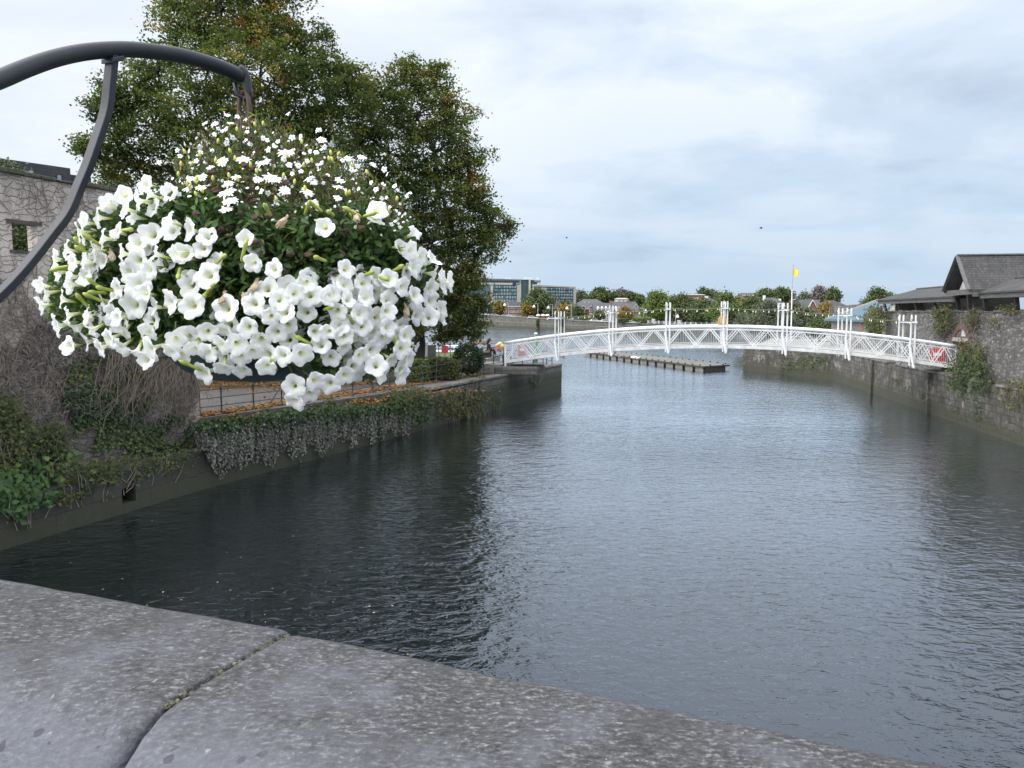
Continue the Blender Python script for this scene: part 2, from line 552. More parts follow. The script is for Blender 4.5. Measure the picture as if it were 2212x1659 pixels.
# ------------------------------------------------------------------ water and riverbed
def water_mat():
    m, nt, b = new_mat('river water')
    b.inputs['Base Color'].default_value = (0.003, 0.005, 0.007, 1)
    b.inputs['Roughness'].default_value = 0.04
    b.inputs['IOR'].default_value = 1.45
    v = coords(nt, 'Object', (0.95, 1.5, 1), (0, 0, math.radians(-9)))
    a = noise(nt, v, 0.9, 3, 0.5, 0.6)
    bb = noise(nt, v, 2.6, 3, 0.55, 0.5)
    cc = noise(nt, coords(nt, 'Object', (1, 1.7, 1), (0, 0, math.radians(14))), 6.5, 3, 0.5, 0.3)
    gust = ramp(nt, noise(nt, coords(nt, 'Object', (0.5, 1.0, 1)), 0.085, 3, 0.5), [(0.35, (0.5,) * 3), (0.65, (1.1,) * 3)])
    h = math_n(nt, 'ADD', math_n(nt, 'MULTIPLY', a, 0.072), math_n(nt, 'ADD', math_n(nt, 'MULTIPLY', bb, 0.060), math_n(nt, 'MULTIPLY', cc, 0.012)))
    h = math_n(nt, 'MULTIPLY', h, gust)
    so_ = node(nt, 'ShaderNodeSeparateXYZ')                             # choppier in the narrow channel, calmer out on the wide river
    nt.links.new(coords(nt, 'Object', (1, .01, 1)), so_.inputs[0])
    h = math_n(nt, 'MULTIPLY', h, ramp(nt, so_.outputs[1], [(0.10, (1,) * 3), (0.45, (.75,) * 3), (1.0, (.6,) * 3)]))
    bp_ = bump(nt, b, h, 1.0, 1.0)
    fr = node(nt, 'ShaderNodeFresnel')
    fr.inputs['IOR'].default_value = 1.33
    gl = node(nt, 'ShaderNodeBsdfGlossy')
    gl.inputs['Roughness'].default_value = 0.04
    gl.inputs['Color'].default_value = (0.86, 0.92, 1.0, 1)
    b.inputs['Specular IOR Level'].default_value = 0.0
    nt.links.new(bp_.outputs[0], fr.inputs['Normal'])
    nt.links.new(bp_.outputs[0], gl.inputs['Normal'])
    mx_ = node(nt, 'ShaderNodeMixShader')
    nt.links.new(math_n(nt, 'MULTIPLY', fr.outputs[0], 2.4, clamp=True), mx_.inputs[0])
    nt.links.new(b.outputs[0], mx_.inputs[1])
    nt.links.new(gl.outputs[0], mx_.inputs[2])
    nt.links.new(mx_.outputs[0], nt.nodes['Material Output'].inputs['Surface'])
    return m
M_water = water_mat()
mb = MB()
mb.add([(-900, -40, 0), (900, -40, 0), (900, 1500, 0), (-900, 1500, 0)], [(0, 1, 2, 3)])
tag(mb.build('water', M_water), 'dark rippled tidal river', None, None, 'structure')
M_bed = plain('river mud', (0.05, 0.045, 0.035), None, 0.4, 0.9)
mb = MB()
mb.add([(-4000, -400, -3), (4000, -400, -3), (4000, 5500, -3), (-4000, 5500, -3)], [(0, 1, 2, 3)])
tag(mb.build('ground', M_bed), 'river bed and land below everything', None, None, 'structure')

# ------------------------------------------------------------------ left bank
E = [at_z(x, y, 0) for x, y in ((1213, 845), (900, 933), (430, 1060), (0, 1190))]
e = E[3] + (E[3] - E[2]).normalized() * 14
LE = [Vector((p.x, p.y)) for p in E] + [Vector((e.x, e.y))]          # water edge, far to near
LD = (LE[2] - LE[1]).normalized()                                     # along the bank towards the camera
LN = Vector((LD.y, -LD.x))
if LN.x > 0: LN = -LN                                                 # inland
M_quay = masonry('left quay stone', (0.155, 0.145, 0.13), (0.10, 0.095, 0.088), (0.05, 0.047, 0.042), 1.0, 0.42, 0.02, 0.10, 1.2,
                 (0.035, 0.034, 0.026), 0.65, (1.75, 0.35, (0.016, 0.018, 0.012), (0.035, 0.040, 0.018)), None, 0.05)
M_cope = masonry('coping stone', (0.20, 0.19, 0.175), (0.14, 0.133, 0.12), (0.07, 0.066, 0.06), 1.6, 0.6, 0.02, 0.05, 1.2, (0.06, 0.055, 0.045), 0.6, None, None, 0.03)
M_dirtwall = masonry('mossy rendered quay', (0.058, 0.055, 0.045), (0.040, 0.039, 0.032), (0.03, 0.029, 0.024), 1.6, 0.7, 0.015, 0.25, 0.9,
                     (0.028, 0.03, 0.02), 0.7, (0.75, 0.5, (0.022, 0.024, 0.014), (0.045, 0.048, 0.024)), ((0.20, 0.19, 0.175), 1.4, 0.66, 0.7), 0.05)
def strip_wall(mb, pts, inward, thick, z0, tops):
    """upright wall following a plan line; tops may differ along it"""
    n = len(pts)
    t = tops if isinstance(tops, (list, tuple)) else [tops] * n
    for i in range(n - 1):
        a, b = Vector(pts[i]), Vector(pts[i + 1])
        ia, ib = a + Vector(inward) * thick, b + Vector(inward) * thick
        poly = [(a.x, a.y), (b.x, b.y), (ib.x, ib.y), (ia.x, ia.y)]
        tt = [t[i], t[i + 1], t[i + 1], t[i]]
        if (b - a).cross(ib - a) < 0:
            poly, tt = poly[::-1], tt[::-1]
        mb.prism(poly, z0, tt)
def on_edge(px):
    for i in range(len(LE) - 1):
        x, y = on_line(px, LE[i], LE[i + 1])
        if min(LE[i].y, LE[i + 1].y) - 0.01 <= y <= max(LE[i].y, LE[i + 1].y) + 0.01:
            return Vector((x, y))
    return Vector(on_line(px, LE[0], LE[1]))
QP = [LE[0], on_edge(1090), on_edge(930)]
lq = thing('quay_wall', 'dark stone quay end with mossy tide mark below the white footbridge', 'quay wall', (LE[1].x, LE[1].y, 0))
mb = MB()
strip_wall(mb, QP, LN, 0.8, -2.5, [2.1, 2.1, 2.0])
# end face turning back towards the open river
BK = [LE[0], Vector((1.0, 66.5)), Vector((-5.5, 70.5)), Vector((-18, 74)), Vector((-60, 78))]
strip_wall(mb, BK, (-0.45, -0.9), 0.8, -2.5, 2.1)
mb.build('wall', M_quay, lq)
mb = MB()
for k in range(9):                                                    # coping blocks, each a little out of line
    a = LE[0].lerp(QP[2], k / 9 + 0.004)
    b = LE[0].lerp(QP[2], (k + 1) / 9 - 0.004)
    h = 0.16 + R.uniform(-0.02, 0.03)
    o = R.uniform(-0.03, 0.03)
    c = (a + b) / 2 + LN * (0.36 + o)
    ax = (b - a) / 2
    mb.obox((c.x, c.y, 2.105 + h / 2), (ax.x, ax.y, -0.005), (LN.x * 0.42, LN.y * 0.42, 0), (0, 0, h / 2))
mb.build('coping', M_cope, lq, bevel=0.03)
gq = thing('quay_wall', 'low dark overgrown river wall below the ruin, with a square drain hole', 'quay wall', (LE[2].x, LE[2].y, 0))
drain = (at_plane(268, 1094, (LE[2].x, LE[2].y, 0), Vector((LN.x, LN.y, 0))))
mb = MB()
dd = (Vector((drain.x, drain.y)) - LE[2]).dot(LD)
L2 = LE[4] - LE[2]
LL = L2.length
def lp(a, off=0.0):
    return LE[2] + LD * a + LN * off
def lquad(a0, a1, z0, z1, th=0.9):
    p, q = lp(a0), lp(a1)
    strip_wall(mb, [p, q], LN, th, z0, z1)
LD2 = (LE[3] - LE[2]).normalized()
LDsave = LD
LD = LD2
lquad(0, dd - 0.27, -2.5, 1.35)
lquad(dd - 0.27, dd + 0.27, -2.5, 0.30)
lquad(dd - 0.27, dd + 0.27, 0.82, 1.35)
lquad(dd + 0.27, LL, -2.5, 1.35)
strip_wall(mb, [on_edge(930), LE[1], LE[2]], LN, 0.8, -2.5, [1.75, 1.7, 1.4])
mb.build('wall', M_dirtwall, gq)
mb = MB()
p = lp(dd, 0.75)
mb.obox((p.x, p.y, 0.55), (LD.x * .4, LD.y * .4, 0), (LN.x * .05, LN.y * .05, 0), (0, 0, 0.4))
mb.build('drain_hole', plain('drain dark', (0.012, 0.012, 0.012)), gq)

# ground sheets of the left bank
M_path = plain('worn asphalt path', (0.105, 0.095, 0.092), (0.06, 0.055, 0.055), 1.2, 0.9, 0.01)
M_grass = plain('lawn turf', (0.085, 0.11, 0.03), (0.05, 0.075, 0.02), 1.6, 0.95, 0.05)
M_ledge = plain('ledge earth', (0.06, 0.055, 0.04), (0.035, 0.04, 0.022), 2.0, 0.95, 0.03)
RL = [at_z(1090, 803, 2.2), at_z(930, 826, 2.2), at_z(762, 856, 2.2), at_z(479, 893, 2.2), at_z(300, 921, 2.2)]
RLp = [Vector((p.x, p.y)) for p in RL]
e0 = on_edge(1213) + LN * 0.75
poly = [LE[0] + LN * 0.75, on_edge(930) + LN * 0.75, RLp[2] - LN * 0.5, RLp[3] - LN * 0.5, RLp[4] - LN * 0.2, Vector((-70, 36)), Vector((-70, 77)), Vector((-18, 73.3)), Vector((-5.5, 69.8)), Vector((0.8, 65.8))]
mb = MB()
pp = [(p.x, p.y) for p in poly]
ar = sum(pp[i][0] * pp[(i + 1) % len(pp)][1] - pp[(i + 1) % len(pp)][0] * pp[i][1] for i in range(len(pp)))
mb.prism(pp if ar > 0 else pp[::-1], -2.4, 2.2)
tag(mb.build('path', M_path), 'worn grey riverside path', None, None, 'structure')
mb = MB()                                                              # ledge in front of and below the ruin
pp = [lp(0.3, 0.85), lp(LL, 0.85), lp(LL, 6), lp(0.3, 6)]
pp = [(p.x, p.y) for p in pp]
ar = sum(pp[i][0] * pp[(i + 1) % 4][1] - pp[(i + 1) % 4][0] * pp[i][1] for i in range(4))
mb.prism(pp if ar > 0 else pp[::-1], -2.3, 1.32)
tag(mb.build('bank', M_ledge), 'earth ledge at the foot of the ruin', None, None, 'structure')
LW = [at_z(806, 831, 2.2), at_z(930, 808, 2.2), at_z(985, 799, 2.2)]
LWp = [Vector((p.x, p.y)) for p in LW]
far3 = at_z(433, 838, 2.2)
far = Vector((far3.x, far3.y))
mb = MB()
pp = [LWp[2] + LN * 0.3, LWp[0] + LN * 0.3, LWp[0] + Vector((-2.0, 4.5)), far + Vector((0, 4.5)), Vector((-69, 52)), Vector((-69, 76.5)), Vector((-18, 73.0)), Vector((-6, 69.3)), Vector((LWp[2].x + 1.2, LWp[2].y + 9))]
pp = [(p.x, p.y) for p in pp]
ar = sum(pp[i][0] * pp[(i + 1) % len(pp)][1] - pp[(i + 1) % len(pp)][0] * pp[i][1] for i in range(len(pp)))
mb.prism(pp if ar > 0 else pp[::-1], 2.1, 2.85)
tag(mb.build('lawn', M_grass), 'green lawn on the raised point', None, None, 'structure')

mb = MB()
pp = [LWp[0] + LN * .4, LWp[0] + Vector((-1.9, 4.6)), far + Vector((0, 4.6)), far + Vector((-30, 4.6)), far + Vector((-30, 0)), far]
pp = [(p.x, p.y) for p in pp]
ar = sum(pp[i][0] * pp[(i + 1) % len(pp)][1] - pp[(i + 1) % len(pp)][0] * pp[i][1] for i in range(len(pp)))
mb.prism(pp if ar > 0 else pp[::-1], 2.1, 2.30)
tag(mb.build('ground', plain('leaf strewn earth', (0.13, 0.085, 0.04), (0.06, 0.06, 0.025), 1.5, 0.95, 0.03)), 'brown leaf strewn verge under the trees', None, None, 'structure')

# ------------------------------------------------------------------ right bank
RE3 = [at_z(x, y, 0) for x, y in ((1605, 800), (1700, 808), (1800, 820), (1890, 851), (1960, 876), (2065, 913), (2212, 965))]
RE = [Vector((p.x, p.y)) for p in RE3]
RE.append(RE[-1] + (RE[-1] - RE[-3]).normalized() * 34)
M_rquay = masonry('right quay stone', (0.19, 0.175, 0.15), (0.09, 0.084, 0.073), (0.045, 0.041, 0.035), 0.66, 0.34, 0.022, 0.26, 0.9,
                  (0.032, 0.03, 0.022), 0.95, (0.95, 0.45, (0.035, 0.038, 0.02), (0.06, 0.06, 0.035)), ((0.36, 0.33, 0.285), 0.9, 0.55, 0.8), 0.05, 0.8)
rq = thing('quay_wall', 'long grey stone quay wall with pale peeling streaks beneath the bridge', 'quay wall', (RE[3].x, RE[3].y, 0))
mb = MB()
ZR = 2.6
nrs = []
for i, p in enumerate(RE):
    d = (RE[min(i + 1, len(RE) - 1)] - RE[max(i - 1, 0)]).normalized()
    n = Vector((-d.y, d.x))
    if n.x < 0: n = -n
    nrs.append(n)
nrs[0] = Vector((0.6, 0.8))
inner = [p + n * 0.9 for p, n in zip(RE, nrs)]
for i in range(len(RE) - 1):
    poly = [RE[i], RE[i + 1], inner[i + 1], inner[i]]
    poly = [(p.x, p.y) for p in poly]
    ar = sum(poly[k][0] * poly[(k + 1) % 4][1] - poly[(k + 1) % 4][0] * poly[k][1] for k in range(4))
    mb.prism(poly if ar > 0 else poly[::-1], -2.5, ZR if i > 0 else 2.45)
BKR = Vector((43, 128))
poly = [(RE[0].x, RE[0].y), (inner[0].x, inner[0].y), (BKR.x + 1, BKR.y), (BKR.x, BKR.y)]
mb.prism(poly, -2.5, 2.44)
mb.build('wall', M_rquay, rq)
for i in range(1, len(RE) - 1):
    seg = RE[i + 1] - RE[i]
    k = max(1, int(seg.length / 1.5))
    for j in range(k):
        if R.random() < 0.12:
            continue
        a, b = RE[i] + seg * (j / k + 0.01), RE[i] + seg * ((j + 1) / k - 0.01)
        n = nrs[i]
        c = (a + b) / 2 + n * (0.28 + R.uniform(-0.06, 0.04))
        h = R.uniform(0.1, 0.2)
        ax = (b - a) / 2
        mb = MB()
        mb.obox((c.x, c.y, ZR + 0.004 + h / 2), (ax.x, ax.y, 0), (n.x * 0.34, n.y * 0.34, 0), (0, 0, h / 2))
        mb.build('coping_stone', M_cope, rq, bevel=0.03)
#                                                             # buttress and iron ladder on the quay
for px, wd in ((1884, 0.5), (2010, 0.25)):
    for i in range(len(RE) - 1):
        x, y = on_line(px, RE[i], RE[i + 1])
        if min(RE[i].y, RE[i + 1].y) <= y <= max(RE[i].y, RE[i + 1].y):
            d = (RE[i + 1] - RE[i]).normalized()
            n = nrs[i]
            c = Vector((x, y)) - n * 0.06
            mb = MB()
            mb.obox((c.x, c.y, 0.9), (d.x * wd / 2, d.y * wd / 2, 0), (n.x * 0.12, n.y * 0.12, 0), (0, 0, 1.7))
            mb.build('buttress', M_rquay, rq)
            break
mb = MB()
lx, ly = on_line(1690, RE[0], RE[1])
for s in (-0.22, 0.22):
    mb.bar((lx + s - .05, ly - 0.12, -0.5), (lx + s - .05, ly - 0.12, 2.7), 0.05, 0.05)
for k in range(9):
    mb.bar((lx - 0.27, ly - 0.12, k * 0.33), (lx + 0.17, ly - 0.12, k * 0.33), 0.035, 0.035, (0, 1, 0))
M_iron = plain('painted iron', (0.035, 0.04, 0.042), (0.022, 0.025, 0.027), 6, 0.5)
M_rust = plain('rusted iron', (0.09, 0.055, 0.035), (0.05, 0.032, 0.025), 8, 0.8)
mb.build('ladder', M_rust, rq)
mb = MB()
pp = [p + n * 0.5 for p, n in zip(RE, nrs)]
pp = [(p.x, p.y) for p in pp] + [(70, 4), (170, 60), (170, 150), (BKR.x, BKR.y)]
ar = sum(pp[i][0] * pp[(i + 1) % len(pp)][1] - pp[(i + 1) % len(pp)][0] * pp[i][1] for i in range(len(pp)))
mb.prism(pp if ar > 0 else pp[::-1], -2.4, 2.4)
M_conc = plain('old concrete quay deck', (0.27, 0.26, 0.245), (0.17, 0.165, 0.155), 0.8, 0.9, 0.01)
tag(mb.build('pavement', M_conc), 'pale concrete quayside', None, None, 'structure')

# tall wall with covered walk on top
TA = Vector(on_line(1908, (0, 62), (60, 62)))
TB = Vector(on_line(2212, (0, 38), (60, 38)))
TT = (TB - TA).normalized()
TN = Vector((-TT.y, TT.x))
if TN.x < 0: TN = -TN                                                  # inland
def tw(a, off, z):
    p = TA + TT * a + TN * off
    return Vector((p.x, p.y, z))
TP, TNN = Vector((TA.x, TA.y, 0)), Vector((TN.x, TN.y, 0))
def tw_px(px, py, off=0.0):
    q = at_plane(px, py, TP + TNN * off, TNN)
    return (Vector((q.x, q.y)) - TA).dot(TT), q.z
def tbox(mb, a0, a1, o0, o1, z0, z1):
    c = (tw(a0, o0, z0) + tw(a1, o1, z1)) / 2
    mb.obox(c, Vector((TT.x, TT.y, 0)) * (a1 - a0) / 2, TNN * (o1 - o0) / 2, (0, 0, (z1 - z0) / 2))
M_tall = masonry('old castle rubble stone', (0.34, 0.325, 0.31), (0.17, 0.163, 0.158), (0.15, 0.142, 0.135), 0.38, 0.16, 0.03, 0.20, 1.9,
                 (0.055, 0.05, 0.042), 0.7, None, ((0.26, 0.25, 0.24), 1.1, 0.62, 0.55), 0.06, 1.0, 0.95)
M_wood = plain('dark stained timber', (0.035, 0.033, 0.032), (0.018, 0.017, 0.017), 3, 0.7, 0.01)
M_greywood = plain('weathered timber fascia', (0.13, 0.125, 0.12), (0.06, 0.058, 0.056), 2.5, 0.85, 0.01, 0, 'UV', (0.6, 4, 1))
M_backwall = plain('grey rendered back wall', (0.42, 0.395, 0.36), (0.30, 0.285, 0.265), 1.2, 0.9, 0.01)
def slate_mat(name, c1, c2, moss=(0.085, 0.08, 0.06)):
    return masonry(name, c1, c2, tuple(x * 0.45 for x in c2), 0.30, 0.2, 0.012, 0.02, 1.5, moss, 0.5, None, None, 0.02)
M_slate = slate_mat('weathered slates', (0.055, 0.055, 0.058), (0.030, 0.030, 0.033), (0.085, 0.080, 0.072))
ZT = 6.42
tall = thing('stone_wall', 'tall grey rubble wall rising from the right quay', 'wall', (TA.x, TA.y, ZR))
mb = MB()
AEND = 46.0
arch_a, _ = tw_px(2078, 715)
tbox(mb, 0, AEND, 0, 0.9, 0.5, ZT)
mb.build('wall', M_tall, tall)
mb = MB()
a = 0.0
while a < AEND:
    d = R.uniform(0.5, 1.0)
    h = R.uniform(0.06, 0.2)
    tbox(mb, a + 0.02, min(a + d, AEND), -0.06 + R.uniform(-0.04, 0.04), 0.8, ZT + 0.003, ZT + h)
    a += d
mb.build('coping', M_tall, tall, bevel=0.03)
# brick arch with a blocked opening and a white notice
M_brick = masonry('red arch brick', (0.21, 0.12, 0.09), (0.14, 0.085, 0.065), (0.16, 0.14, 0.12), 0.22, 0.075, 0.012, 0.02, 2, (0.07, 0.06, 0.05), 0.5, None, None, 0.02)
mb = MB()
al, _ = tw_px(2055, 735)
ar_, zb = tw_px(2101, 736)
ac, zt = tw_px(2078, 696)
hw = (ar_ - al) / 2
ac = (ar_ + al) / 2
zs = zt - hw * 0.95
for k in range(13):
    th0, th1 = math.pi * k / 13 + 0.02, math.pi * (k + 1) / 13 - 0.02
    q = []
    for r_ in (hw * 0.72, hw):
        for th in ((th0, th1) if r_ < hw else (th1, th0)):
            q.append(tw(ac - math.cos(th) * r_, -0.07, zs + math.sin(th) * r_ * 0.95))
    mb.extrude(q, TNN * 0.2)
for s in (-1, 1):
    a0, a1 = sorted((ac + s * hw * 0.72, ac + s * hw))
    tbox(mb, a0, a1, -0.065, 0.1, zb, zs - 0.01)
mb.build('brick_arch', M_brick, tall)
mb = MB()
q = [tw(ac - math.cos(math.pi * k / 12) * hw * 0.70, -0.025, zs + math.sin(math.pi * k / 12) * hw * 0.66) for k in range(13)]
q = [tw(ac - hw * 0.70, -0.025, zb + 0.12)] + q + [tw(ac + hw * 0.70, -0.025, zb + 0.12)]
mb.extrude(q, TNN * 0.1)
mb.build('brick_infill', M_brick, tall)
mb = MB()
tbox(mb, ac - hw * 0.72, ac + hw * 0.74, -0.12, 0.05, zb - 0.12, zb + 0.11)
mb.build('sill', plain('pale lime sill', (0.36, 0.34, 0.32), (0.24, 0.23, 0.21), 4, 0.9), tall)
na0, nz0 = tw_px(2079, 726)
na1, nz1 = tw_px(2087, 713)
nb = thing('notice_board', 'small white notice on the blocked brick arch', 'sign', tuple(tw(na0, -0.05, nz0)))
mb = MB()
tbox(mb, na0, na1, -0.05, -0.028, nz0, nz1)
mb.build('panel', plain('white notice', (0.62, 0.63, 0.65), (0.52, 0.53, 0.55), 6, 0.5), nb)
mb = MB()
for k in range(5):
    z = nz1 - 0.07 - k * (nz1 - nz0) / 6.5
    tbox(mb, na0 + 0.04, na1 - 0.04 - (k % 3) * 0.04, -0.054, -0.051, z - 0.018, z)
mb.build('printed_lines', plain('grey print', (0.3, 0.3, 0.32)), nb)

# covered walk
cw = thing('covered_walkway', 'slate roofed open timber walk with steep gabled porch on top of the stone wall', 'pavilion', tuple(tw(0, 0, ZT)))
def post(px):
    a, _ = tw_px(px, 660)
    return a
ZE, ZRG = 7.42, 8.2
aL0, aGl, aGr = post(1906), tw_px(2040, 634, -.95)[0], tw_px(2091, 625, -.95)[0]
aRg = post(1934)
mb = MB()
def roof_slab(mb, q, th=0.09):
    """roof plane given as a polygon; th is its thickness downwards"""
    mb.extrude(q, (0, 0, -th))
roof_slab(mb, [tw(aL0 - .2, -0.45, ZE), tw(aGl + .2, -0.45, ZE), tw(aGl + .2, 1.5, ZRG), tw(aRg, 1.5, ZRG)])
roof_slab(mb, [tw(aL0 - .2, 3.45, ZE), tw(aL0 - .2, -0.45, ZE), tw(aRg, 1.5, ZRG)])
roof_slab(mb, [tw(aGl + .2, 3.45, ZE), tw(aL0 - .2, 3.45, ZE), tw(aRg, 1.5, ZRG), tw(aGl + .2, 1.5, ZRG)])
ZER, ZRR = 7.55, 8.32
roof_slab(mb, [tw(aGr - .3, -0.45, ZER), tw(AEND, -0.45, ZER), tw(AEND, 1.5, ZRR), tw(aGr - .3, 1.5, ZRR)])
roof_slab(mb, [tw(AEND, 3.45, ZER), tw(aGr - .3, 3.45, ZER), tw(aGr - .3, 1.5, ZRR), tw(AEND, 1.5, ZRR)])
gm = (aGl + aGr) / 2
ZGA, ZGE = 9.72, 7.72
gF, gB = -0.95, 8.5
roof_slab(mb, [tw(aGr + .12, gF, ZGE), tw(aGr + .12, gB, ZGE), tw(gm, gB, ZGA), tw(gm, gF, ZGA)], 0.12)
roof_slab(mb, [tw(aGl - .12, gB, ZGE), tw(aGl - .12, gF, ZGE), tw(gm, gF, ZGA), tw(gm, gB, ZGA)], 0.12)
mb.build('roof', M_slate, cw)
mb = MB()
mb.bar(tw(gm, gF - .02, ZGA + .03), tw(gm, gB, ZGA + .03), 0.2, 0.08)
mb.bar(tw(aRg, 1.5, ZRG + .03), tw(aGl + .3, 1.5, ZRG + .03), 0.18, 0.07)
mb.bar(tw(aGr - .2, 1.5, ZRR + .03), tw(AEND, 1.5, ZRR + .03), 0.18, 0.07)
mb.build('ridge', plain('ridge tiles', (0.12, 0.115, 0.11), (0.07, 0.068, 0.066), 4, 0.85), cw)
mb = MB()
tbox(mb, aL0, aGl - .02, -0.36, -0.29, ZE - 0.33, ZE - 0.06)
tbox(mb, aGr + .1, AEND, -0.36, -0.29, ZER - 0.34, ZER - 0.06)
tbox(mb, aGl - .1, aGr + .1, gF + 0.12, gF + 0.2, ZGE - 0.28, ZGE + 0.02)
tbox(mb, aGr + .02, aGr + .1, gF + 0.22, -0.37, ZGE - 0.40, ZGE - 0.08)
for sgn, aa in ((-1, aGl - .14), (1, aGr + .14)):                       # bargeboards
    mb.bar(tw(aa, gF - 0.03, ZGE - 0.02), tw(gm, gF - 0.03, ZGA - 0.02), 0.05, 0.2, TNN)
mb.build('fascia', M_greywood, cw)
mb = MB()
g0, g1 = aGl + .34, aGr - .16
mb.extrude([tw(g0 + .25, gF + .62, ZGE + .06), tw(g1, gF + .62, ZGE + .06), tw(gm + .05, gF + .62, ZGE + 1.38)], TNN * 0.06)
mb.build('gable_panel', plain('peeling white gable boarding', (0.52, 0.54, 0.55), (0.33, 0.36, 0.38), 5, 0.7, 0, 0, 'UV', (5, 1, 1)), cw)
for px in (1913, 1944, 1980, 2021):
    mb = MB()
    a = post(px)
    mb.bar(tw(a, 0.35, ZT - 0.9), tw(a, -0.15, ZE - 0.12), 0.16, 0.16, TNN)
    mb.build('post', M_wood, cw)
for px in (2066, 2090, 2124, 2191):
    mb = MB()
    a = post(px)
    mb.bar(tw(a, 0.3, ZT - 0.9), tw(a, 0.0, ZER + .1), 0.2, 0.2, TNN)
    mb.build('post', M_wood, cw)
for px in (2100, 2156, 2240):
    mb = MB()
    a = post(px)
    mb.bar(tw(a, 3.0, ZT - 0.9), tw(a, 3.0, ZER), 0.3, 0.3, TNN)
    mb.build('post', M_wood, cw)
mb = MB()
tbox(mb, aL0, post(2072), 3.0, 3.2, ZT - 1.2, ZE - .02)
tbox(mb, aL0, aL0 + 0.2, 0.95, 2.98, ZT - 1.2, ZE - .02)
tbox(mb, post(2245), AEND, 3.0, 3.2, ZT - 1.2, ZER - .02)
mb.build('back_wall', M_backwall, cw)
mb = MB()
tbox(mb, aGl + .1, aGr + 1.6, 0.3, 3.3, ZGE - 0.2, ZGE - 0.1)
tbox(mb, aL0, AEND, 0.9, 6.5, ZT - 1.4, ZT - 1.2)
mb.build('floor', M_wood, cw)
mb = MB()
mb.bar(tw(post(2066), 0.42, ZT + .28), tw(post(2118), 0.42, ZT + .28), 0.1, 0.1, TNN)
mb.bar(tw(post(2066), 0.42, ZT + .12), tw(post(2118), 0.42, ZT + .12), 0.06, 0.12, TNN)
mb.build('handrail', M_wood, cw)
mb = MB()
mb.extrude([tw(post(2110), 3.4, ZT - 1.2), tw(post(2160), 3.4, ZT - 1.2), tw(post(2135), 3.4, ZT + 1.0)], TNN * 3)
mb.build('stair_side', M_wood, cw)
# ------------------------------------------------------------------ the ruin on the left bank
M_ruin = masonry('ruin stone under flaking plaster', (0.21, 0.19, 0.175), (0.12, 0.108, 0.10), (0.12, 0.11, 0.10), 0.42, 0.17, 0.03, 0.5, 1.6,
                 (0.13, 0.11, 0.096), 0.45, None, ((0.74, 0.65, 0.575), 0.55, 0.43, 0.9, 5.0, 0.36), 0.06, 1.0, 0.95)
M_ruincap = masonry('mossy wall head', (0.13, 0.125, 0.10), (0.07, 0.07, 0.045), (0.05, 0.05, 0.04), 0.7, 0.3, 0.02, 0.2, 2, (0.045, 0.05, 0.02), 0.7, None, None, 0.05)
LNR = Vector((LD.y, -LD.x))
if LNR.x > 0: LNR = -LNR
RW = lp(0, 1.0)                                                        # face line of the ruin
RP, RN = Vector((RW.x, RW.y, 0)), Vector((LNR.x, LNR.y, 0))
T3 = Vector((LD.x, LD.y, 0))
def rw_px(px, py, off=0.0):
    q = at_plane(px, py, RP + RN * off, RN)
    return (Vector((q.x, q.y)) - RW).dot(LD), q.z
def rw(a, off, z):
    p = RW + LD * a + LNR * off
    return Vector((p.x, p.y, z))
def rw_pt(px, py, off=0.0):
    return at_plane(px, py, RP + RN * off, RN)
def rbox(mb, a0, a1, o0, o1, z0, z1):
    c = (rw(a0, o0, z0) + rw(a1, o1, z1)) / 2
    mb.obox(c, T3 * (a1 - a0) / 2, RN * (o1 - o0) / 2, (0, 0, (z1 - z0) / 2))
aR, _ = rw_px(432, 900)
w0, wz1 = rw_px(24, 474)
w1, _ = rw_px(83, 541)
_, wz0 = rw_px(24, 541)
w0, w1 = sorted((w0, w1))
_, zt0 = rw_px(0, 376)
_, zt1 = rw_px(255, 413)
print('ruin', aR, w0, w1, wz0, wz1, zt0, zt1)
ZW = (zt0 + zt1) / 2
ruin = thing('ruined_wall', 'tall roofless plastered ruin wall with one empty window, covered in dead creeper', 'ruin', tuple(rw(aR, 0, 1.3)))
mb = MB()
AE = 16.0
TH = 0.42
rbox(mb, aR, w0, 0, TH, 1.2, ZW)
rbox(mb, w1, AE, 0, TH, 1.2, ZW)
rbox(mb, w0, w1, 0, TH, 1.2, wz0)
rbox(mb, w0, w1, 0, TH, wz1, ZW)
rbox(mb, aR, aR + TH, TH, 7.0, 1.2, ZW - 1.5)
mb.build('wall', M_ruin, ruin)
mb = MB()
a = aR - .1
while a < AE:
    d = R.uniform(0.5, 1.1)
    rbox(mb, a, a + d - .02, -0.10 + R.uniform(-.04, .04), TH + .05, ZW + 0.003, ZW + R.uniform(0.07, 0.16))
    a += d
mb.build('coping', M_ruincap, ruin, bevel=0.02)
mb = MB()
rbox(mb, w0 - .16, w1 + .16, -0.02, 0.3, wz1 - 0.10, wz1 + 0.01)
mb.build('lintel', plain('old grey lintel timber', (0.10, 0.085, 0.075), (0.06, 0.052, 0.046), 4, 0.9), ruin)
mb = MB()
rbox(mb, w0 - .1, w1 + .1, -0.05, 0.4, wz0 - 0.06, wz0 + 0.02)
mb.build('window_sill', M_ruincap, ruin)

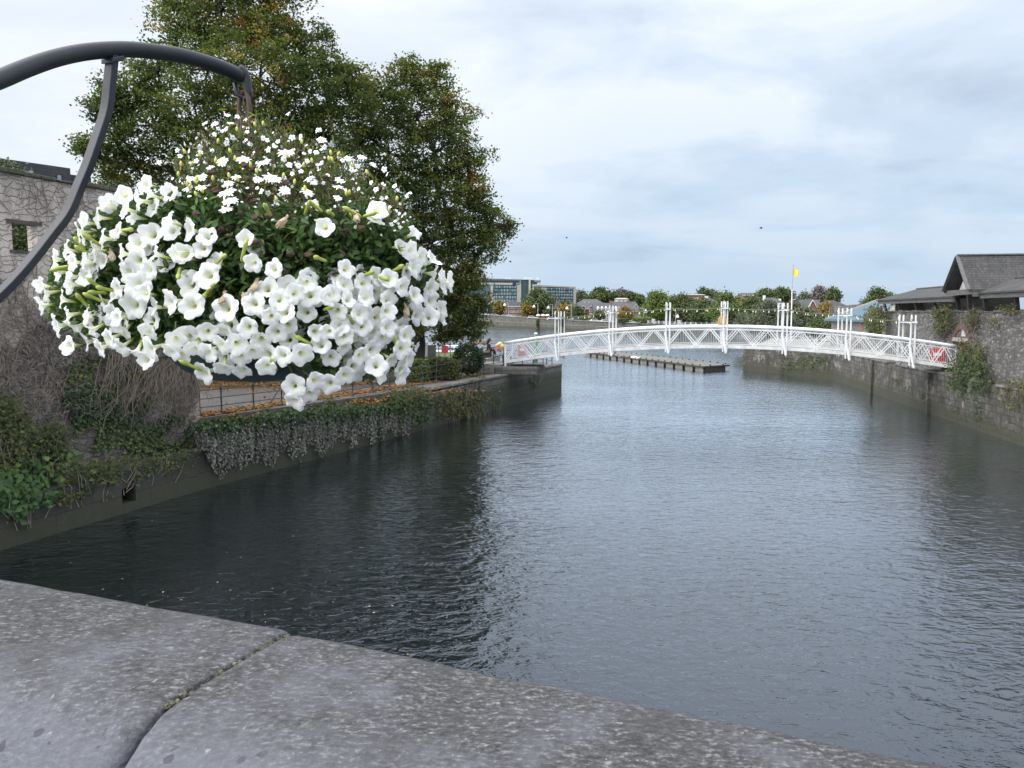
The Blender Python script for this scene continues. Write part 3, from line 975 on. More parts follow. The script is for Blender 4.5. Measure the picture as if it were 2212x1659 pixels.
# leaves
M_ivy = leafy('ivy leaves', [(0, (0.018, 0.034, 0.014)), (0.35, (0.035, 0.062, 0.022)), (0.7, (0.075, 0.105, 0.03)), (1, (0.15, 0.15, 0.035))], 0.45, 0.2)
M_dryivy = leafy('dust grey dead ivy', [(0, (0.055, 0.056, 0.05)), (0.5, (0.135, 0.137, 0.115)), (1, (0.25, 0.25, 0.215))], 0.8, 0.15)
M_litter = leafy('fallen autumn leaves', [(0, (0.09, 0.045, 0.02)), (0.5, (0.22, 0.105, 0.03)), (1, (0.34, 0.18, 0.05))], 0.8, 0.1)
M_vine = plain('dead creeper stems', (0.23, 0.19, 0.16), (0.11, 0.09, 0.075), 5, 0.9)
M_weed = leafy('wall weeds', [(0, (0.035, 0.05, 0.018)), (0.5, (0.07, 0.085, 0.03)), (0.8, (0.12, 0.115, 0.04)), (1, (0.15, 0.09, 0.045))], 0.7, 0.25)
M_bigleaf = leafy('bramble and vine leaves', [(0, (0.03, 0.07, 0.03)), (0.5, (0.06, 0.12, 0.03)), (1, (0.16, 0.20, 0.04))], 0.5, 0.3)

def creeper(mb, start, length, r0, fn, drift, seed_out=0.03):
    """a stem wandering down over a wall; start in wall coordinates (a, z)"""
    a, z = start
    ang = -math.pi / 2 + R.uniform(-0.7, 0.7)
    pts, rs = [], []
    n = max(4, int(length / 0.22))
    off = -seed_out - R.random() * 0.05
    for i in range(n):
        pts.append(fn(a, off, z))
        rs.append(r0 * (1 - 0.75 * i / n))
        ang += R.gauss(0, 0.33)
        ang += (-math.pi / 2 + drift - ang) * 0.12
        a += math.cos(ang) * 0.22
        z += math.sin(ang) * 0.22
        off = max(-0.22, min(-0.02, off + R.gauss(0, 0.018)))
    mb.tube(pts, rs, 4, False)
vines = thing('dead_creeper', 'brown leafless creeper stems spread over the plaster of the ruin wall', 'creeper', tuple(rw(4, -.1, 1.4)))
mb = MB()
for k in range(150):                                                    # the thick mat of stems on the lower stonework
    px, py = R.uniform(-40, 330), R.uniform(560, 800)
    a, z = rw_px(px, py)
    creeper(mb, (a, z), R.uniform(1.2, 3.6), R.uniform(0.008, 0.022), rw, R.uniform(-0.8, 0.8))
for k in range(50):                                                     # thin sprays under the wall head
    px, py = R.uniform(-60, 430), R.uniform(0, 1)
    a, _ = rw_px(px, 500)
    creeper(mb, (a, ZW - R.uniform(0, 0.5)), R.uniform(0.6, 2.4), R.uniform(0.006, 0.013), rw, R.choice((-1.1, 1.1, 0.3)))
mb.build('stem', M_vine, vines)
mb = MB()
for k in range(210):                                                    # hanging beard at the broken end
    px, py = R.choice((R.uniform(330, 436), R.uniform(330, 436), R.uniform(230, 340))), R.uniform(730, 810)
    a, z = rw_px(px, py)
    creeper(mb, (a + R.uniform(0, .5), z), R.uniform(1.2, 2.9), R.uniform(0.007, 0.014), lambda a_, o_, z_: rw(a_, o_ - 0.16, z_), R.uniform(-0.2, 0.1), 0.06)
mb.build('hanging_stem', plain('bleached creeper', (0.24, 0.20, 0.15), (0.13, 0.105, 0.08), 5, 0.9), vines)
pts = px_poly_points([(0, 600), (60, 640), (330, 760), (430, 800), (420, 930), (330, 900), (0, 900)], 5000, lambda x, y: rw_pt(x, y, -R.uniform(0.02, 0.2)))
leaf_mesh('twig', [tuple(p) for p in pts], NR.uniform(0.1, 0.35, 5000), 0.5, M_vine, vines, nrand=1.0, shape=LEAF_Q, aspect=0.06, normal=(-LN.x, -LN.y, 0.2))

ivy = thing('ivy', 'glossy green ivy climbing the middle of the ruin wall', 'climbing plant', tuple(rw(2, -.1, 1.4)))
pts = []
for poly, n in (([(150, 770), (235, 765), (300, 800), (330, 850), (320, 900), (290, 880), (250, 930), (200, 960), (165, 940), (140, 860)], 2100),
                ([(150, 900), (205, 870), (420, 900), (430, 960), (390, 985), (200, 975)], 1900),
                ([(135, 850), (165, 850), (165, 900), (132, 915)], 300)):
    pts += px_poly_points(poly, n, lambda x, y: rw_pt(x, y, -R.uniform(0.04, 0.20)))
pa = np.array([tuple(p) for p in pts if math.sin(p.x * 5.1 + p.z * 2.0) + math.sin(p.z * 4.3 - p.y * 3.1) > -0.75])
tint = np.clip(0.36 + 0.22 * np.sin(pa[:, 2] * 3.1 + pa[:, 0] * 2.3) + NR.normal(size=len(pa)) * 0.2, 0, 1)
leaf_mesh('leaves', pa, NR.uniform(0.07, 0.14, len(pa)), tint, M_ivy, ivy, (-LN.x * 1.0, -LN.y * 1.0, 0.5), 0.9, LEAF_I, 0.9, (0, 0, -1), 1.0)
mb = MB()
for k in range(26):
    a, z = rw_px(R.uniform(150, 410), R.uniform(780, 900))
    creeper(mb, (a, z), R.uniform(1.5, 3), 0.014, rw, 0)
mb.build('stem', M_vine, ivy)

def scrub(name, label, cat, polys, fn, mat, size, normal, tint0, tvar, cluster=6, sig=0.16, group=None, aspect=0.6, shape=LEAF_I, stems=None):
    t = None
    P, T = [], []
    for poly, n in polys:
        c = px_poly_points(poly, max(3, n // cluster), fn)
        for q in c:
            tb = tint0 + R.gauss(0, tvar)
            for k in range(cluster):
                P.append((q.x + R.gauss(0, sig), q.y + R.gauss(0, sig), q.z + R.gauss(0, sig)))
                T.append(min(1, max(0, tb + R.gauss(0, 0.1))))
    P = np.array(P)
    base = P.mean(0)
    base[2] = P[:, 2].min()
    t = thing(name, label, cat, tuple(base), group)
    leaf_mesh('leaves', P, NR.uniform(size * 0.7, size * 1.3, len(P)), T, mat, t, normal, 0.9, shape, aspect)
    if stems is not None:
        mb = MB()
        for k in range(stems):
            q = P[R.randrange(len(P))]
            b0 = np.array((base[0] + (q[0] - base[0]) * 0.75, base[1] + (q[1] - base[1]) * 0.75, max(base[2] - 0.1, q[2] - R.uniform(0.3, 1.0))))
            mid = (q + b0) / 2 + NR.normal(size=3) * 0.06
            mb.tube([b0, mid, q], [0.014, 0.01, 0.005], 4, False)
        mb.build('stem', M_vine, t)
    return t
out = (-LN.x, -LN.y, 0.6)
scrub('bramble', 'bright green broad leaved bramble on the ledge under the ruin', 'shrub', [([(-30, 1010), (60, 1000), (110, 985), (180, 990), (175, 1020), (110, 1050), (0, 1080), (-30, 1085)], 420)],
      lambda x, y: at_plane(x, y, lp(0, 0.4).to_3d(), RN), M_bigleaf, 0.2, out, 0.55, 0.25, 6, 0.14, stems=30)
scrub('bramble', 'dull green bramble clump trailing over the river wall edge', 'shrub', [([(0, 1045), (70, 1040), (120, 1060), (110, 1085), (40, 1110), (-20, 1110)], 240), ([(30, 1105), (60, 1100), (50, 1130), (25, 1125)], 36)],
      lambda x, y: at_plane(x, y, lp(0, -0.12).to_3d(), RN), M_bigleaf, 0.19, out, 0.2, 0.14, 6, 0.11, stems=14)
scrub('shrub', 'brownish bushy shrub against the foot of the ruin', 'shrub', [([(-30, 860), (30, 850), (60, 900), (85, 960), (60, 1000), (-30, 1010)], 1500)],
      lambda x, y: rw_pt(x, y, -R.uniform(0.1, 0.7)), M_weed, 0.13, out, 0.35, 0.2, 6, 0.14, stems=30)
scrub('shrub', 'small green shrub growing from bare stones of the ruin', 'shrub', [([(90, 930), (125, 905), (150, 940), (150, 985), (95, 990)], 600)],
      lambda x, y: rw_pt(x, y, -R.uniform(0.1, 0.5)), M_weed, 0.11, out, 0.3, 0.15, 6, 0.1, stems=14)
scrub('trailing_plant', 'grey green sprigs hanging on the dark wall above the drain hole', 'plant', [([(120, 1000), (300, 985), (300, 1010), (240, 1040), (200, 1060), (130, 1050)], 260), ([(235, 1010), (245, 1010), (242, 1070), (232, 1070)], 40), ([(285, 1000), (300, 1000), (298, 1045), (290, 1045)], 40), ([(90, 1090), (120, 1065), (195, 1060), (160, 1080), (110, 1095)], 120)],
      lambda x, y: at_plane(x, y, lp(0, -0.08).to_3d(), RN), M_weed, 0.13, out, 0.3, 0.2, 5, 0.08, stems=24)

scrub('trailing_plant', 'ragged fringe of weeds along the lip of the low river wall below the ivy', 'plant', [([(170, 1005), (300, 985), (432, 975), (432, 1010), (330, 1020), (180, 1045)], 900)],
      lambda x, y: at_plane(x, y, lp(0, R.uniform(-0.12, 0.3)).to_3d(), RN), M_weed, 0.11, out, 0.3, 0.22, 5, 0.10, stems=30)
# ------------------------------------------------------------------ ivy bank between the railing and the river
def bank_pt(px, py):
    """bank slope: from the wall head up to the foot of the railing"""
    q = at_plane(px, py, Vector((LE[2].x, LE[2].y, 0)), EN)
    return q
ED = (LE[1] - LE[2]).normalized()
EN = Vector((-ED.y, ED.x, 0))
if EN.x > 0: EN = -EN
bank = thing('ivy_bank', 'long curtain of ivy hanging over the river wall, green above and dead grey below', 'ivy', tuple(at_plane(690, 900, Vector((LE[2].x, LE[2].y, 0)), EN)))
# sloping upper part: points between the wall head line and railing line
P, T = [], []
PL, TL = [], []
for k in range(9000):
    t = R.random()
    px = 425 + t * 505
    b3 = at_z(px, 893 - (px - 479) * 0.131, 2.2)
    eg = on_edge(px) - Vector((EN.x, EN.y)) * 0.15
    s = R.random() ** 0.9
    q = Vector((b3.x, b3.y, 2.12)).lerp(Vector((eg.x, eg.y, 1.62)), s)
    q.z += abs(R.gauss(0, 0.06)) + 0.07 * math.sin(px * 0.09 + s * 5)
    brown = 0.70 + 0.30 * (px > 700) + 0.33 * math.sin(px * 0.013 + 2.2) + 0.25 * math.sin(px * 0.05) - s * 0.75
    if R.random() < brown:
        PL.append(tuple(q)); TL.append(R.random())
    else:
        P.append(tuple(q)); T.append(min(1, max(0, R.gauss(0.22, 0.16))))
leaf_mesh('leaves', P, NR.uniform(0.09, 0.17, len(P)), T, M_ivy, bank, (-EN.x * .6, -EN.y * .6, 0.8), 0.9, LEAF_I, 0.85)
litter1 = PL, TL
P, T = [], []
PG, TG = [], []
bot = [(425, 985), (440, 1005), (470, 1040), (500, 1058), (520, 1030), (560, 1032), (600, 1012), (640, 1008), (700, 990), (760, 975), (800, 978), (850, 960), (880, 955), (905, 928), (930, 905)]
def bot_y(px):
    for (x0, y0), (x1, y1) in zip(bot, bot[1:]):
        if x0 <= px <= x1:
            return y0 + (y1 - y0) * (px - x0) / (x1 - x0)
    return bot[-1][1]
for k in range(720):                                                    # hanging strands
    px = 428 + R.random() * 500
    ytop = 921 - (px - 430) * 0.103 + R.uniform(-12, 12)
    yb = ytop + (bot_y(px) - ytop) * R.uniform(0.30, 0.95) * (0.86 + 0.14 * math.sin(px * 0.11))
    off = -R.uniform(0.04, 0.42)
    n = max(5, int((yb - ytop) * 0.62))
    g0 = R.uniform(0.2, 0.8)
    for i in range(n):
        t = i / n
        q = at_plane(px + R.gauss(0, 1.6), ytop + (yb - ytop) * t, Vector((LE[2].x, LE[2].y, 0)) + EN * off * (1 - 0.3 * t), EN)
        q += Vector((R.gauss(0, .04), R.gauss(0, .04), R.gauss(0, .05)))
        if t < 0.30 + R.gauss(0, 0.10) - (0.1 if px < 700 else 0):
            P.append(tuple(q)); T.append(min(1, max(0, R.gauss(0.22, 0.15))))
        else:
            PG.append(tuple(q)); TG.append(min(1, max(0, g0 + R.gauss(0, 0.2))))
leaf_mesh('hanging_leaves', P, NR.uniform(0.09, 0.16, len(P)), T, M_ivy, bank, (-EN.x, -EN.y, 0.5), 0.9, LEAF_I, 0.85, (0, 0, -1))
leaf_mesh('dead_leaves', PG, NR.uniform(0.06, 0.12, len(PG)), TG, M_dryivy, bank, (-EN.x, -EN.y, 0.4), 0.9, LEAF_I, 0.8, (0, 0, -1))
# fallen leaves: on the bank and along the path
PL, TL = litter1
for k in range(5200):
    px = R.uniform(430, 1090)
    b3 = at_z(px, 893 - (px - 479) * 0.148, 2.2)
    q = b3 + Vector((LN.x, LN.y, 0)) * (R.expovariate(2.2) - 0.25)
    PL.append((q.x, q.y, 2.215 + R.random() * 0.03)); TL.append(R.random())
for k in range(3800):
    q = LWp[0].lerp(far, R.random()) if R.random() < 0.7 else LWp[0].lerp(LWp[1], R.random())
    q = q + Vector((0, R.uniform(-1.2, 3.0)))
    PL.append((q.x, q.y, (2.215 if q.y < far.y - .05 else 2.315) + R.random() * 0.03)); TL.append(R.random())
for k in range(700):
    q = LWp[0].lerp(far, R.random() * 1.2) - LN * R.uniform(0, 9)
    PL.append((q.x, q.y, 2.213)); TL.append(R.random())
lm = leaf_mesh('fallen_leaves', PL, NR.uniform(0.07, 0.15, len(PL)), TL, M_litter, None, (0, 0, 1), 0.6, LEAF_I, 0.8)
tag(lm, 'orange fallen leaves along the railing and path', 'leaves', None, 'stuff')
scrub('bush', 'rounded dark green bush growing over the river wall by the railing', 'bush', [([(850, 848), (880, 838), (925, 845), (940, 880), (925, 910), (880, 915), (850, 895)], 2600)],
      lambda x, y: at_plane(x, y, Vector((LE[1].x, LE[1].y, 0)) + EN * R.uniform(-0.45, 0.5), EN), M_ivy, 0.13, (-EN.x, -EN.y, .6), 0.4, 0.16, 8, 0.14, stems=20)
en2 = Vector((LN.x, LN.y, 0))
d0 = (LE[0] - LE[1]).normalized()
WN = Vector((-d0.y, d0.x, 0))
if WN.x > 0: WN = -WN
def qw(x, y, lo=0.03, hi=0.25):
    return at_plane(x, y, Vector((LE[0].x, LE[0].y, 0)) - WN * R.uniform(lo, hi), WN)
scrub('trailing_plant', 'brown and green tangle of weeds trailing down the river wall', 'plant', [([(940, 850), (1000, 838), (1045, 835), (1060, 860), (1020, 900), (985, 900), (950, 905)], 1300), ([(1020, 890), (1045, 885), (1055, 905), (1030, 905)], 60)],
      qw, M_weed, 0.15, (-WN.x, -WN.y, .5), 0.55, 0.3, 6, 0.12, stems=40)
scrub('trailing_plant', 'small green creeper hanging from the quay end under the bridge landing', 'plant', [([(1145, 795), (1165, 792), (1170, 815), (1155, 840), (1148, 820)], 260)],
      qw, M_ivy, 0.12, (-WN.x, -WN.y, .5), 0.6, 0.15, 6, 0.09, stems=8)
scrub('trailing_plant', 'thin straggling creeper low on the quay wall face', 'plant', [([(1060, 855), (1080, 850), (1085, 885), (1070, 890)], 130)],
      qw, M_ivy, 0.11, (-WN.x, -WN.y, .5), 0.4, 0.15, 6, 0.07, stems=8)
scrub('tuft', 'pale green tuft on top of the quay wall beneath the railing', 'plant', [([(1010, 800 + 12), (1045, 806), (1040, 835), (1012, 835)], 160)],
      lambda x, y: qw(x, y, -0.2, 0.1), M_weed, 0.12, (0, 0, 1), 0.3, 0.15, 6, 0.1)

# ------------------------------------------------------------------ railings
rail = thing('railing', 'dark green iron railing with three rails along the riverside path', 'railing', (RLp[2].x, RLp[2].y, 2.2))
RPX = [432, 479, 548, 609, 664, 715, 762, 804, 842, 879, 912, 943, 971.5, 997, 1022, 1045, 1066, 1086]
yy = lambda px: 893 - (px - 479) * (893 - 856) / (762 - 479) if px < 762 else 856 - (px - 762) * (856 - 803) / (1086 - 762)
RB = [at_z(px, yy(px), 2.2) for px in RPX]
M_rail = plain('dark green painted iron', (0.040, 0.052, 0.047), (0.024, 0.032, 0.03), 5, 0.45)
for i, b in enumerate(RB):
    mb = MB()
    r = 0.034
    mb.lathe(b, [(0.075, -0.3), (0.075, 0.08), (0.05, 0.14), (r, 0.2), (r, 0.62), (0.05, 0.65), (r, 0.68), (r, 1.06), (0.055, 1.09), (0.055, 1.13), (0.03, 1.17), (0.045, 1.21), (0.02, 1.26)], 8)
    mb.build('post', M_rail, rail, True)
for h in (0.35, 0.70, 1.05):
    mb = MB()
    mb.tube([b + Vector((0, 0, h)) for b in RB], 0.021, 6)
    mb.build('rail', M_rail, rail)
for i in (3, 8, 12):
    mb = MB()
    b = RB[i]
    n = Vector((LN.x, LN.y, 0))
    mb.bar(b + Vector((0, 0, .9)), b + n * 0.75 + Vector((0, 0, 0.0)), 0.03, 0.03)
    mb.build('stay', M_rail, rail)
rail2 = thing('railing', 'black railing across the back of the lawn above the open river', 'railing', tuple(at_z(948, 768, 2.85)))
B2 = [at_z(px, 772 - (px - 915) * 0.03, 2.85) for px in (860, 888, 916, 948, 973, 998, 1025, 1053, 1080)]
for b in B2:
    mb = MB()
    mb.lathe(b, [(0.06, -0.1), (0.06, 0.1), (0.035, 0.16), (0.035, 1.0), (0.055, 1.03), (0.03, 1.07), (0.045, 1.11), (0.02, 1.16)], 7)
    mb.build('post', M_rail, rail2, True)
for h in (0.33, 0.66, 0.98):
    mb = MB()
    mb.tube([b + Vector((0, 0, h)) for b in B2], 0.022, 5)
    mb.build('rail', M_rail, rail2)
rail3 = thing('railing', 'short black railing around the tip of the quay behind the bridge end', 'railing', (LE[0].x - 1, LE[0].y, 2.2))
tip = [LE[0] + LN * 0.4 + (LE[1] - LE[0]).normalized() * k for k in (9.5, 7.4, 5.3, 3.2, 1.2)] + [LE[0] + Vector((-1.2, 0.6)), LE[0] + Vector((-2.2, 2.2)), Vector((1.0, 66.5)) - Vector((1, 1)), Vector((-2.0, 68.2)), Vector((-5.0, 69.8))]
tip = [Vector((p.x, p.y, 2.2)) for p in tip]
for b in tip:
    mb = MB()
    mb.lathe(b, [(0.06, -0.1), (0.06, 0.1), (0.035, 0.16), (0.035, 1.0), (0.055, 1.03), (0.03, 1.07), (0.045, 1.11), (0.02, 1.16)], 7)
    mb.build('post', M_rail, rail3, True)
for h in (0.35, 0.68, 0.98):
    mb = MB()
    mb.tube([b + Vector((0, 0, h)) for b in tip], 0.02, 5)
    mb.build('rail', M_rail, rail3)

# low block wall, hedge, bush, steps
lowwall = thing('retaining_wall', 'low mossy concrete block wall stepping along the edge of the lawn', 'wall', (LWp[0].x, LWp[0].y, 2.2))
M_block = plain('mossy concrete block', (0.21, 0.20, 0.17), (0.11, 0.115, 0.075), 1.1, 0.9, 0.02)
M_dblock = plain('dark damp concrete block', (0.10, 0.098, 0.09), (0.06, 0.06, 0.05), 1.3, 0.9, 0.02)
seg = LWp[1] - LWp[0]
n = 7
for k in range(n):
    a, b = LWp[0] + seg * (k / n + .002), LWp[0] + seg * ((k + 1) / n - .002)
    c = (a + b) / 2
    ax = (b - a) / 2
    top = 2.9 + (0.1 if k % 3 else 0.0)
    mb = MB()
    mb.obox((c.x, c.y, (2.1 + top) / 2), (ax.x, ax.y, 0), (LN.x * .14, LN.y * .14, 0), (0, 0, (top - 2.1) / 2))
    mb.build('block', M_dblock if k % 5 == 3 else M_block, lowwall, bevel=0.02)
def hedge_box(name, label, cat, px0, px1, ytop, zb, Y, depth, n, mat, size, tint, tv, rnd=0.5):
    a = at_y(px0, ytop, Y)
    b = at_y(px1, ytop, Y)
    t = thing(name, label, cat, ((a.x + b.x) / 2, Y + depth / 2, zb))
    P, T = [], []
    for k in range(n):
        x, y, z = R.random(), R.random(), R.random()
        f = R.randrange(3)
        if f == 0: y = R.uniform(0, 0.25)
        elif f == 1: z = R.uniform(0.8, 1)
        if rnd:
            h = 1 - rnd * (abs(2 * x - 1) ** 3) * 0.5
        else:
            h = 1
        P.append((a.x + (b.x - a.x) * x + R.gauss(0, .05), Y + depth * y + R.gauss(0, .05), zb + (a.z - zb) * z * h + R.gauss(0, .05)))
        T.append(min(1, max(0, R.gauss(tint, tv) + 0.12 * math.sin(P[-1][0] * 3))))
    leaf_mesh('leaves', P, NR.uniform(size * .7, size * 1.3, n), T, mat, t, (0, -0.3, .4), 1.0, LEAF_I, 0.7)
    mb = MB()
    for k in range(12):
        x = a.x + (b.x - a.x) * (k + .5) / 12
        mb.tube([(x, Y + depth * .5, zb - .1), (x + R.gauss(0, .1), Y + depth * R.uniform(.3, .7), zb + (a.z - zb) * .8)], [0.03, 0.012], 5)
    mb.build('stem', M_vine, t)
    return t
hy = at_z(950, 797, 2.85).y
hedge_box('hedge', 'clipped green hedge turning brown in front of the lawn', 'hedge', 912, 992, 775, 2.3, hy - 1.2, 1.3, 4200, M_weed, 0.13, 0.35, 0.18)
hedge_box('hedge', 'light green bushy hedge end beside the tree trunk', 'hedge', 868, 925, 778, 2.3, hy - 2.6, 1.1, 2400, M_ivy, 0.13, 0.6, 0.15, 0.9)
bb = at_z(1011, 800, 2.6)
bush = thing('bush', 'dark clipped dome shaped bush on the point beside the steps', 'bush', (bb.x, bb.y, 2.3))
pc, idx, _ = cluster_points((bb.x, bb.y, 3.35), (0.98, 0.9, 0.95), 420, 11, 0.08, 0.86)
pc[:, 2] = np.maximum(pc[:, 2], 2.4)
tt = np.clip(0.12 + NR.normal(size=420)[idx] * 0.12 + NR.normal(size=len(pc)) * 0.08, 0, 1)
leaf_mesh('leaves', pc, NR.uniform(0.08, 0.14, len(pc)), tt, M_ivy, bush, None, 1, LEAF_I, 0.7)
mb = MB()
for k in range(8):
    mb.tube([(bb.x, bb.y, 2.1), (bb.x + R.gauss(0, .4), bb.y + R.gauss(0, .4), 3.6)], [0.05, 0.02], 5)
mb.build('stem', M_vine, bush)
st = thing('steps', 'worn grey stone steps climbing to the bridge landing', 'steps', tuple(at_z(1015, 808, 2.2)))
s0, s1 = at_z(990, 806, 2.2), at_z(1048, 798, 2.2)
for k in range(5):
    mb = MB()
    q0, q1 = s0 + Vector((0.28, 0.42, 0)) * k, s1 + Vector((0.28, 0.42, 0)) * k
    c = (q0 + q1) / 2
    ax = (q1 - q0) / 2
    nn = Vector((-ax.y, ax.x, 0)).normalized()
    z1_ = 2.2 + 0.16 * (k + 1)
    mb.obox((c.x + nn.x * .3, c.y + nn.y * .3, (2.1 + z1_) / 2), ax, nn * 0.26, (0, 0, (z1_ - 2.1) / 2))
    mb.build('step', M_conc, st, bevel=0.01)
# ------------------------------------------------------------------ trees
M_lime = leafy('lime leaves turning', [(0, (0.045, 0.066, 0.024)), (0.3, (0.082, 0.110, 0.032)), (0.55, (0.14, 0.15, 0.037)), (0.72, (0.21, 0.18, 0.038)), (0.86, (0.30, 0.18, 0.04)), (1, (0.30, 0.14, 0.045))], 0.6, 0.38)
M_bark = plain('tree bark', (0.07, 0.058, 0.048), (0.03, 0.026, 0.022), 3, 0.95, 0.03, 0, 'Object', (1, 1, .25))
def limb(mb, a, b, r0, r1, wob=0.06, n=6):
    a, b = Vector(a), Vector(b)
    L = (b - a).length
    pts, rs = [], []
    for i in range(n + 1):
        t = i / n
        p = a.lerp(b, t)
        if 0 < i < n:
            p += Vector((R.gauss(0, wob), R.gauss(0, wob), R.gauss(0, wob * .6))) * L * 0.5
        p.z += math.sin(t * math.pi) * 0.05 * L
        pts.append(p)
        rs.append(r0 + (r1 - r0) * t)
    mb.tube(pts, rs, 7, False)
    return pts
def big_tree(label, base, fork, blobs, group, mat, seed):
    global R
    """blobs: (px, py, r_px, depth) crown masses, each built at its own place in space"""
    R.seed(seed)
    t = thing('tree', label, 'tree', tuple(base), group)
    mb = MB()
    base, fork = Vector(base), Vector(fork)
    r0 = 0.42
    mid = base.lerp(fork, 0.5) + Vector((0.1, 0.05, 0))
    mb.tube([base - Vector((0, 0, .3)), base + Vector((0, 0, .25)), mid, fork], [r0 * 1.6, r0 * 1.15, r0 * 0.95, r0 * 0.8], 12, False)
    P, T, SZ = [], [], []
    hub = [fork]
    order = sorted(blobs, key=lambda b: (at_y(b[0], b[1], b[3]) - fork).length)
    for (px, py, rp, Y) in order:
        c = at_y(px, py, Y)
        rad = rp / FPX * Y
        nearest = min(hub, key=lambda h: (h - c).length + max(0, h.z - c.z) * 1.5)
        d = (c - fork).length
        rr = max(0.07, 0.30 * (1 - d / 26))
        pts = limb(mb, nearest, c, rr, rr * 0.45, 0.07)
        hub += pts[2:]
        vol = rad ** 2
        ncl = int(24 * vol) + 6
        per = 34
        p, idx, cc = cluster_points(tuple(c), (rad * 1.02, rad * 1.05, rad * 0.92), ncl, per, 0.27, 0.45, 0.5)
        for q in cc[:: max(1, ncl // 12)]:
            limb(mb, c.lerp(Vector(q), 0.05), q, rr * 0.35, 0.012, 0.08, 4)
        base_t = 0.30 + NR.normal() * 0.09
        ct = base_t + NR.normal(size=ncl) * 0.13 + (NR.random(ncl) < 0.07) * 0.42
        P.append(p)
        T.append(ct[idx] + NR.normal(size=len(p)) * 0.07)
    P = np.concatenate(P)
    T = np.clip(np.concatenate(T), 0, 1)
    print('tree leaves', len(P))
    leaf_mesh('crown', P, NR.uniform(0.11, 0.21, len(P)), T, mat, t, (0, 0, 0.6), 1.0, LEAF_Q, 0.8)
    mb.build('trunk', M_bark, t, True)
    return t
b1 = (-17.5, 47.5, 2.8)
blobs1 = [(480, 20, 110, 46), (400, 60, 75, 45), (570, 60, 90, 46), (660, 110, 80, 47), (490, -70, 100, 47), (590, -40, 80, 46), (390, -10, 55, 46), (340, 150, 60, 44), (450, 150, 95, 43), (560, 170, 100, 44), (670, 200, 95, 46),
          (745, 170, 55, 47), (760, 230, 60, 47), (290, 200, 60, 43), (240, 225, 50, 42.5), (205, 230, 28, 42), (195, 320, 32, 42), (250, 290, 60, 42.5), (330, 270, 75, 43), (430, 270, 90, 43), (540, 290, 90, 43), (640, 300, 85, 45), (230, 350, 45, 42.5),
          (300, 360, 55, 43.5), (390, 370, 70, 44), (480, 400, 80, 44), (600, 400, 90, 45), (700, 300, 80, 46), (690, 400, 70, 46), (250, 395, 40, 44), (420, 450, 60, 46), (560, 480, 80, 47), (240, 190, 35, 42), (180, 310, 22, 42),
          (330, 520, 80, 45), (450, 560, 85, 46), (570, 600, 85, 46), (660, 520, 80, 47), (380, 650, 75, 46), (520, 690, 75, 46), (640, 670, 75, 47), (740, 560, 70, 47), (740, 460, 70, 47), (270, 450, 50, 45), (560, 740, 75, 46.5), (680, 745, 70, 47), (440, 740, 75, 46), (770, 650, 60, 47.5), (330, 640, 70, 45)]
big_tree('tallest green lime tree rising behind the flowers, with yellowing patches', b1, (b1[0] + .3, b1[1], 9.0), blobs1, 'lime trees on the riverbank', M_lime, 21)
tb = at_z(902, 792, 2.75)
blobs2 = [(870, 180, 55, 51), (940, 190, 50, 52), (900, 250, 75, 51), (985, 250, 50, 52), (830, 240, 60, 50), (840, 330, 80, 50), (940, 330, 85, 51), (1010, 330, 55, 52), (1015, 400, 50, 52), (950, 420, 85, 51), (860, 430, 85, 50), (1030, 440, 40, 52),
          (1000, 500, 70, 52), (1060, 490, 50, 52.5), (1100, 490, 22, 53), (1045, 530, 50, 52), (930, 520, 80, 51), (860, 530, 75, 50), (980, 590, 70, 52), (920, 620, 75, 51), (1000, 650, 55, 52), (960, 690, 45, 51.5), (1020, 690, 40, 52), (900, 690, 45, 50), (985, 720, 22, 52), (1010, 600, 42, 52.5), (880, 145, 30, 51), (945, 150, 25, 52), (790, 190, 45, 50), (775, 290, 45, 50), (850, 620, 60, 50), (1035, 655, 25, 52.5), (950, 735, 16, 52), (1028, 725, 16, 52), (800, 420, 70, 50), (790, 560, 75, 50), (800, 680, 65, 50), (760, 720, 45, 50)]
big_tree('broad green lime tree with hanging branches above the bridge landing', (tb.x, tb.y, 2.6), (tb.x + .1, tb.y, 6.0), blobs2, 'lime trees on the riverbank', M_lime, 33)

